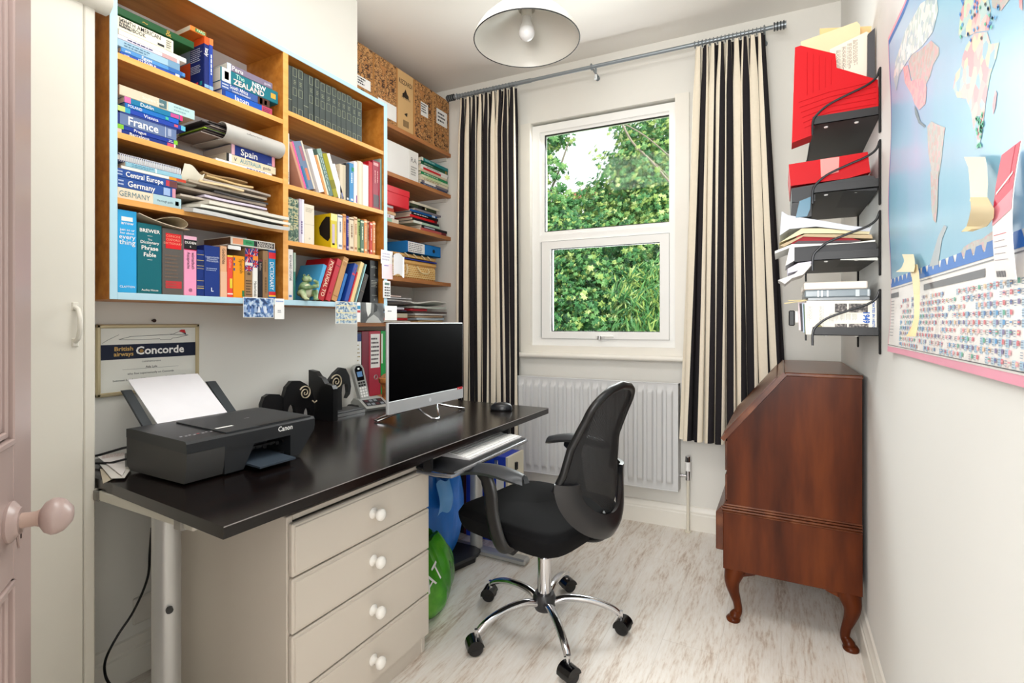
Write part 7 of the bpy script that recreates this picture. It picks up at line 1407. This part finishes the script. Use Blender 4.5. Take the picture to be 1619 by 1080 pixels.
# ================================================================ open door at the left
MDR = mat('#ab9690', .3, var=.03, scale=3)
dr = bpy.data.objects.new('door_1', None); COL.objects.link(dr); dr.location = (-.467, -.033, 0); dr.rotation_euler = (0, 0, atan2(.530, -.848)); dr['kind'] = 'structure'
DW = .765
m = MB(); m.box(.0, DW, .010, .030, .01, 2.0, MDR)
for a, b in ((0, .09), (DW - .085, DW)): m.box(a, b, 0, .040, .01, 2.0, MDR, .002)
for a, b in ((.01, .22), (.755, .962), (1.9, 2.0)): m.box(.09, DW - .085, 0.0, .040, a, b, MDR, .002)
m.build('door_leaf', dr, local=True)
def mould(z0, z1):
    m = MB(); x0, x1 = .09, DW - .085
    for k, (o_, d0, d1) in enumerate(((0, -.004, .01), (.012, .002, .01), (.022, .006, .012))):
        for bx in ((x0 + o_, x0 + o_ + .01, z0 + o_, z1 - o_), (x1 - o_ - .01, x1 - o_, z0 + o_, z1 - o_), (x0 + o_, x1 - o_, z0 + o_, z0 + o_ + .01), (x0 + o_, x1 - o_, z1 - o_ - .01, z1 - o_)): m.box(bx[0], bx[1], d0, d1, bx[2], bx[3], MDR, .002)
    m.build('panel_moulding', dr, local=True)
mould(.22, .755); mould(.962, 1.9)
m = MB(); Mk = Matrix.Translation((DW - .105, 0, .848)) @ Matrix.Rotation(pi / 2, 4, 'X')
m.lathe([(.0, 0), (.030, 0), (.031, .004), (.026, .008), (.022, .010), (.020, .014), (.0, .014)], MDR, 28, Mk); m.lathe([(.0115, .012), (.011, .030), (.0135, .036)], mat('#b59c90', .3), 18, Mk)
m.lathe([(.0135, .036), (.023, .042), (.0275, .050), (.0275, .056), (.024, .064), (.021, .067), (.012, .074), (.0001, .076)], MDR, 28, Mk); m.build('door_knob', dr, local=True, smooth=50)
m = MB(); m.lathe([(.0, 0), (.0125, 0), (.0125, .002), (.0, .002)], MDR, 20, Matrix.Translation((DW - .062, -.0005, .815)) @ Matrix.Rotation(pi / 2, 4, 'X') @ Matrix.Diagonal((.75, 1.7, 1, 1))); m.cyl((DW - .062, -.0035, .818), (DW - .062, -.002, .818), .0028, C('#3a2622'), 8); m.box(DW - .0635, DW - .0605, -.0035, -.002, .808, .818, C('#3a2622')); m.build('escutcheon', dr, local=True)

# ================================================================ outside the window
m = MB(); m.box(-14, 10, 3.4, 30, -3.05, -3.0, mat('#5f7a3a', .9, var=.2)); struct('garden_ground', m)
def leafmat(key, cols, tl=.4):
    m_ = ramp_mat(key, cols, 1.4, rough=.45); nt = m_.node_tree; b_ = nt.nodes['Principled BSDF']; o_ = nt.nodes['Material Output']; cr_ = [n for n in nt.nodes if n.type == 'VALTORGB'][0]
    nz_ = [n for n in nt.nodes if n.type == 'TEX_NOISE'][0]; nz_.inputs['Scale'].default_value = 7; t_ = nt.nodes.new('ShaderNodeBsdfTranslucent'); nt.links.new(cr_.outputs[0], t_.inputs[0]); x_ = nt.nodes.new('ShaderNodeMixShader'); x_.inputs[0].default_value = tl; nt.links.new(b_.outputs[0], x_.inputs[1]); nt.links.new(t_.outputs[0], x_.inputs[2]); nt.links.new(x_.outputs[0], o_.inputs[0]); return m_
LF1 = leafmat('leaf1', [(.3, '#3f7a44'), (.5, '#639a58'), (.7, '#9cc07c')]); LF2 = leafmat('leaf2', [(.3, '#2a5f3c'), (.5, '#44804c'), (.7, '#6fa468')]); LF3 = leafmat('leaf3', [(.3, '#7d9c4c'), (.5, '#a4bc68'), (.7, '#d2dca0')]); LF0 = leafmat('leaf0', [(.3, '#17351f'), (.5, '#26522e'), (.7, '#3c6e3e')])
MBK = mat('#8d8274', .9, var=.2)
STAR = [(0, -.5), (.16, -.22), (.46, -.3), (.34, -.02), (.5, .22), (.22, .2), (.0, .55), (-.22, .2), (-.5, .22), (-.34, -.02), (-.46, -.3), (-.16, -.22)]
BLADE = [(0, -.5), (.07, -.1), (.05, .25), (0, .55), (-.05, .25), (-.07, -.1)]
def foliage(blobs, n, size, mats_, seed, shape=STAR, shell=.55, droop=.5):
    r = random.Random(seed); m = MB(); tot = sum(b[3] ** 2 for b in blobs)
    for (px, py, Y0, rad) in blobs:
        c_ = Vector(pty(px, py, Y0)); k = int(n * rad ** 2 / tot)
        for _ in range(k):
            d = Vector((r.gauss(0, 1), r.gauss(0, 1), r.gauss(0, 1))).normalized(); rr_ = rad * (shell + (1 - shell) * r.random()) * (1 + .16 * sin(7 * d.x + 5 * d.z + px) + .1 * sin(13 * d.z))
            p = c_ + d * rr_; s_ = size * r.uniform(.6, 1.25); nn = (d * .7 + Vector((r.uniform(-.8, .8), -.5 + r.uniform(-.8, .5), r.uniform(-.3, 1)))).normalized()
            u_ = nn.cross(Vector((r.uniform(-.4, .4), r.uniform(-.4, .4), 1))).normalized(); v_ = nn.cross(u_) * (-1); a = r.uniform(-.8, .8); U = u_ * cos(a) + v_ * sin(a); V = v_ * cos(a) - u_ * sin(a)
            ctr = p + nn * s_ * .12; pts = [p + U * x * s_ + V * y * s_ for x, y in shape]; q = len(m.v); m.v += [tuple(z) for z in pts] + [tuple(ctr)]; L_ = len(shape); mi_ = m.mi(r.choice(mats_))
            for i in range(L_): m.f.append((q + i, q + (i + 1) % L_, q + L_)); m.m.append(mi_)
    return m
def tree(name, lab, cat, blobs, n, size, mats_, seed, trunk, branches=(), shape=STAR, group=None, shell=.5, tr0=.11):
    b0 = Vector(trunk[0]); t = thing(name, lab, cat, tuple(b0), group=group); m = foliage(blobs, n, size, mats_, seed, shape, shell); m.build('foliage', t, smooth=0)
    m = MB(); q = smooth_pts(trunk, 4); m.tube(q, [tr0 * (1 - .7 * i / len(q)) for i in range(len(q))], MBK, 8); m.build('trunk', t)
    for br_ in branches: m = MB(); q = smooth_pts(br_[0], 4); m.tube(q, br_[1], MBK, 6); m.build('branch', t)
    return t
def Q(px, py, Y0): return pty(px, py, Y0)
tree('maple_tree', 'broad bright green maple filling the right of the window view', 'tree', [(1050, 190, 7.2, .8), (1060, 260, 7, .8), (1015, 300, 7.1, .75), (972, 322, 7.2, .6), (1050, 345, 6.8, .7), (940, 345, 7.4, .5), (1000, 372, 7, .7), (1010, 235, 7.4, .35), (985, 262, 7.3, .28)], 9500, .082, [LF1, LF1, LF2, LF3, LF3], 1, [Q(1080, 640, 7.6)[:2] + (-3.0,), Q(1075, 500, 7.6), Q(1050, 330, 7.4), Q(1030, 220, 7.3)],
     [([Q(982, 192, 6.3), Q(1000, 225, 6.3), Q(1030, 255, 6.3), Q(1062, 292, 6.3)], .014), ([Q(985, 195, 6.35), Q(1020, 215, 6.3), Q(1062, 250, 6.3)], .009), ([Q(1005, 235, 6.35), Q(1040, 262, 6.3), Q(1075, 300, 6.3)], .006)])
tree('sycamore_sapling', 'slender yellow-green tree with thin stem at the left of the window view', 'tree', [(862, 228, 6.4, .3), (885, 215, 6.4, .22), (868, 275, 6.4, .28), (858, 320, 6.5, .3), (880, 312, 6.5, .22), (875, 345, 6.5, .32), (905, 318, 6.6, .2), (895, 345, 6.5, .25)], 900, .095, [LF1, LF3, LF1, LF2], 2, [Q(862, 640, 6.7)[:2] + (-3.0,), Q(864, 450, 6.7), Q(868, 320, 6.6), Q(882, 275, 6.5), Q(899, 225, 6.4)], shell=.2, tr0=.028)
tree('ivy_hedge', 'dense bright ivy and hazel hedge in the lower left of the window view', 'hedge', [(880, 400, 6, .55), (930, 405, 6.1, .6), (885, 455, 5.7, .5), (940, 460, 5.8, .55), (900, 515, 5.5, .5), (955, 520, 5.5, .5), (1005, 420, 6.1, .5), (1040, 400, 6.2, .5)], 8000, .072, [LF1, LF2, LF2, LF1, LF3, LF0], 3, [Q(920, 640, 6.2)[:2] + (-3.0,), Q(915, 560, 6.2), Q(920, 450, 6.2)])
tree('bamboo_shrub', 'feathery yellow-green bamboo-like shrub in the lower right of the window view', 'shrub', [(1010, 470, 5.4, .32), (1040, 500, 5.3, .35), (1015, 520, 5.2, .3), (1045, 450, 5.6, .32), (990, 505, 5.5, .25)], 3600, .13, [LF1, LF1, LF2, LF3], 4, [Q(1020, 640, 5.6)[:2] + (-3.0,), Q(1020, 560, 5.6), Q(1020, 500, 5.6)], shape=BLADE, shell=.25)
tree('background_tree', 'dark green tree mass furthest back behind the maple and hedge', 'tree', [(900, 420, 9.5, 1.1), (960, 400, 9.5, 1.1), (1040, 380, 9.5, 1.3), (1090, 330, 9.5, 1.2), (880, 520, 9, 1.2), (970, 520, 9, 1.2), (1060, 500, 9, 1.2), (1040, 250, 9.8, .9), (930, 470, 8.6, .9), (1000, 450, 8.6, .9), (1060, 440, 8.6, .9), (880, 400, 8.8, .6)], 5200, .2, [LF0, LF0, LF2], 6, [Q(960, 640, 9.6)[:2] + (-3.0,), Q(960, 500, 9.6), Q(970, 420, 9.6)], shell=.3)
t = thing('neighbouring_house', 'brown tiled roof and white gable of a house seen between the trees', 'house', Q(915, 330, 18)[:2] + (-3.0,))
hx, hy, hz = Q(935, 312, 18); lx, _, lz = Q(880, 332, 18); m = MB(); m.prism([(lx, lz), (hx, hz), (hx + (hx - lx), lz)], 1, 18.0, 18.1, mat('#e8e4dc', .8)); m.box(lx + .3, 2 * hx - lx - .3, 18.0, 24, -3.0, lz, mat('#e8e4dc', .8)); m.build('gable_wall', t)
m = MB()
for s_ in (-1, 1):
    e_ = hx + s_ * (hx - lx + .4) ; m.prism([(hx, hz + .08), (e_, lz - .05), (e_, lz + .12), (hx, hz + .32)], 1, 17.7, 24, mat('#a86a58', .8, var=.15))
m.build('roof', t)
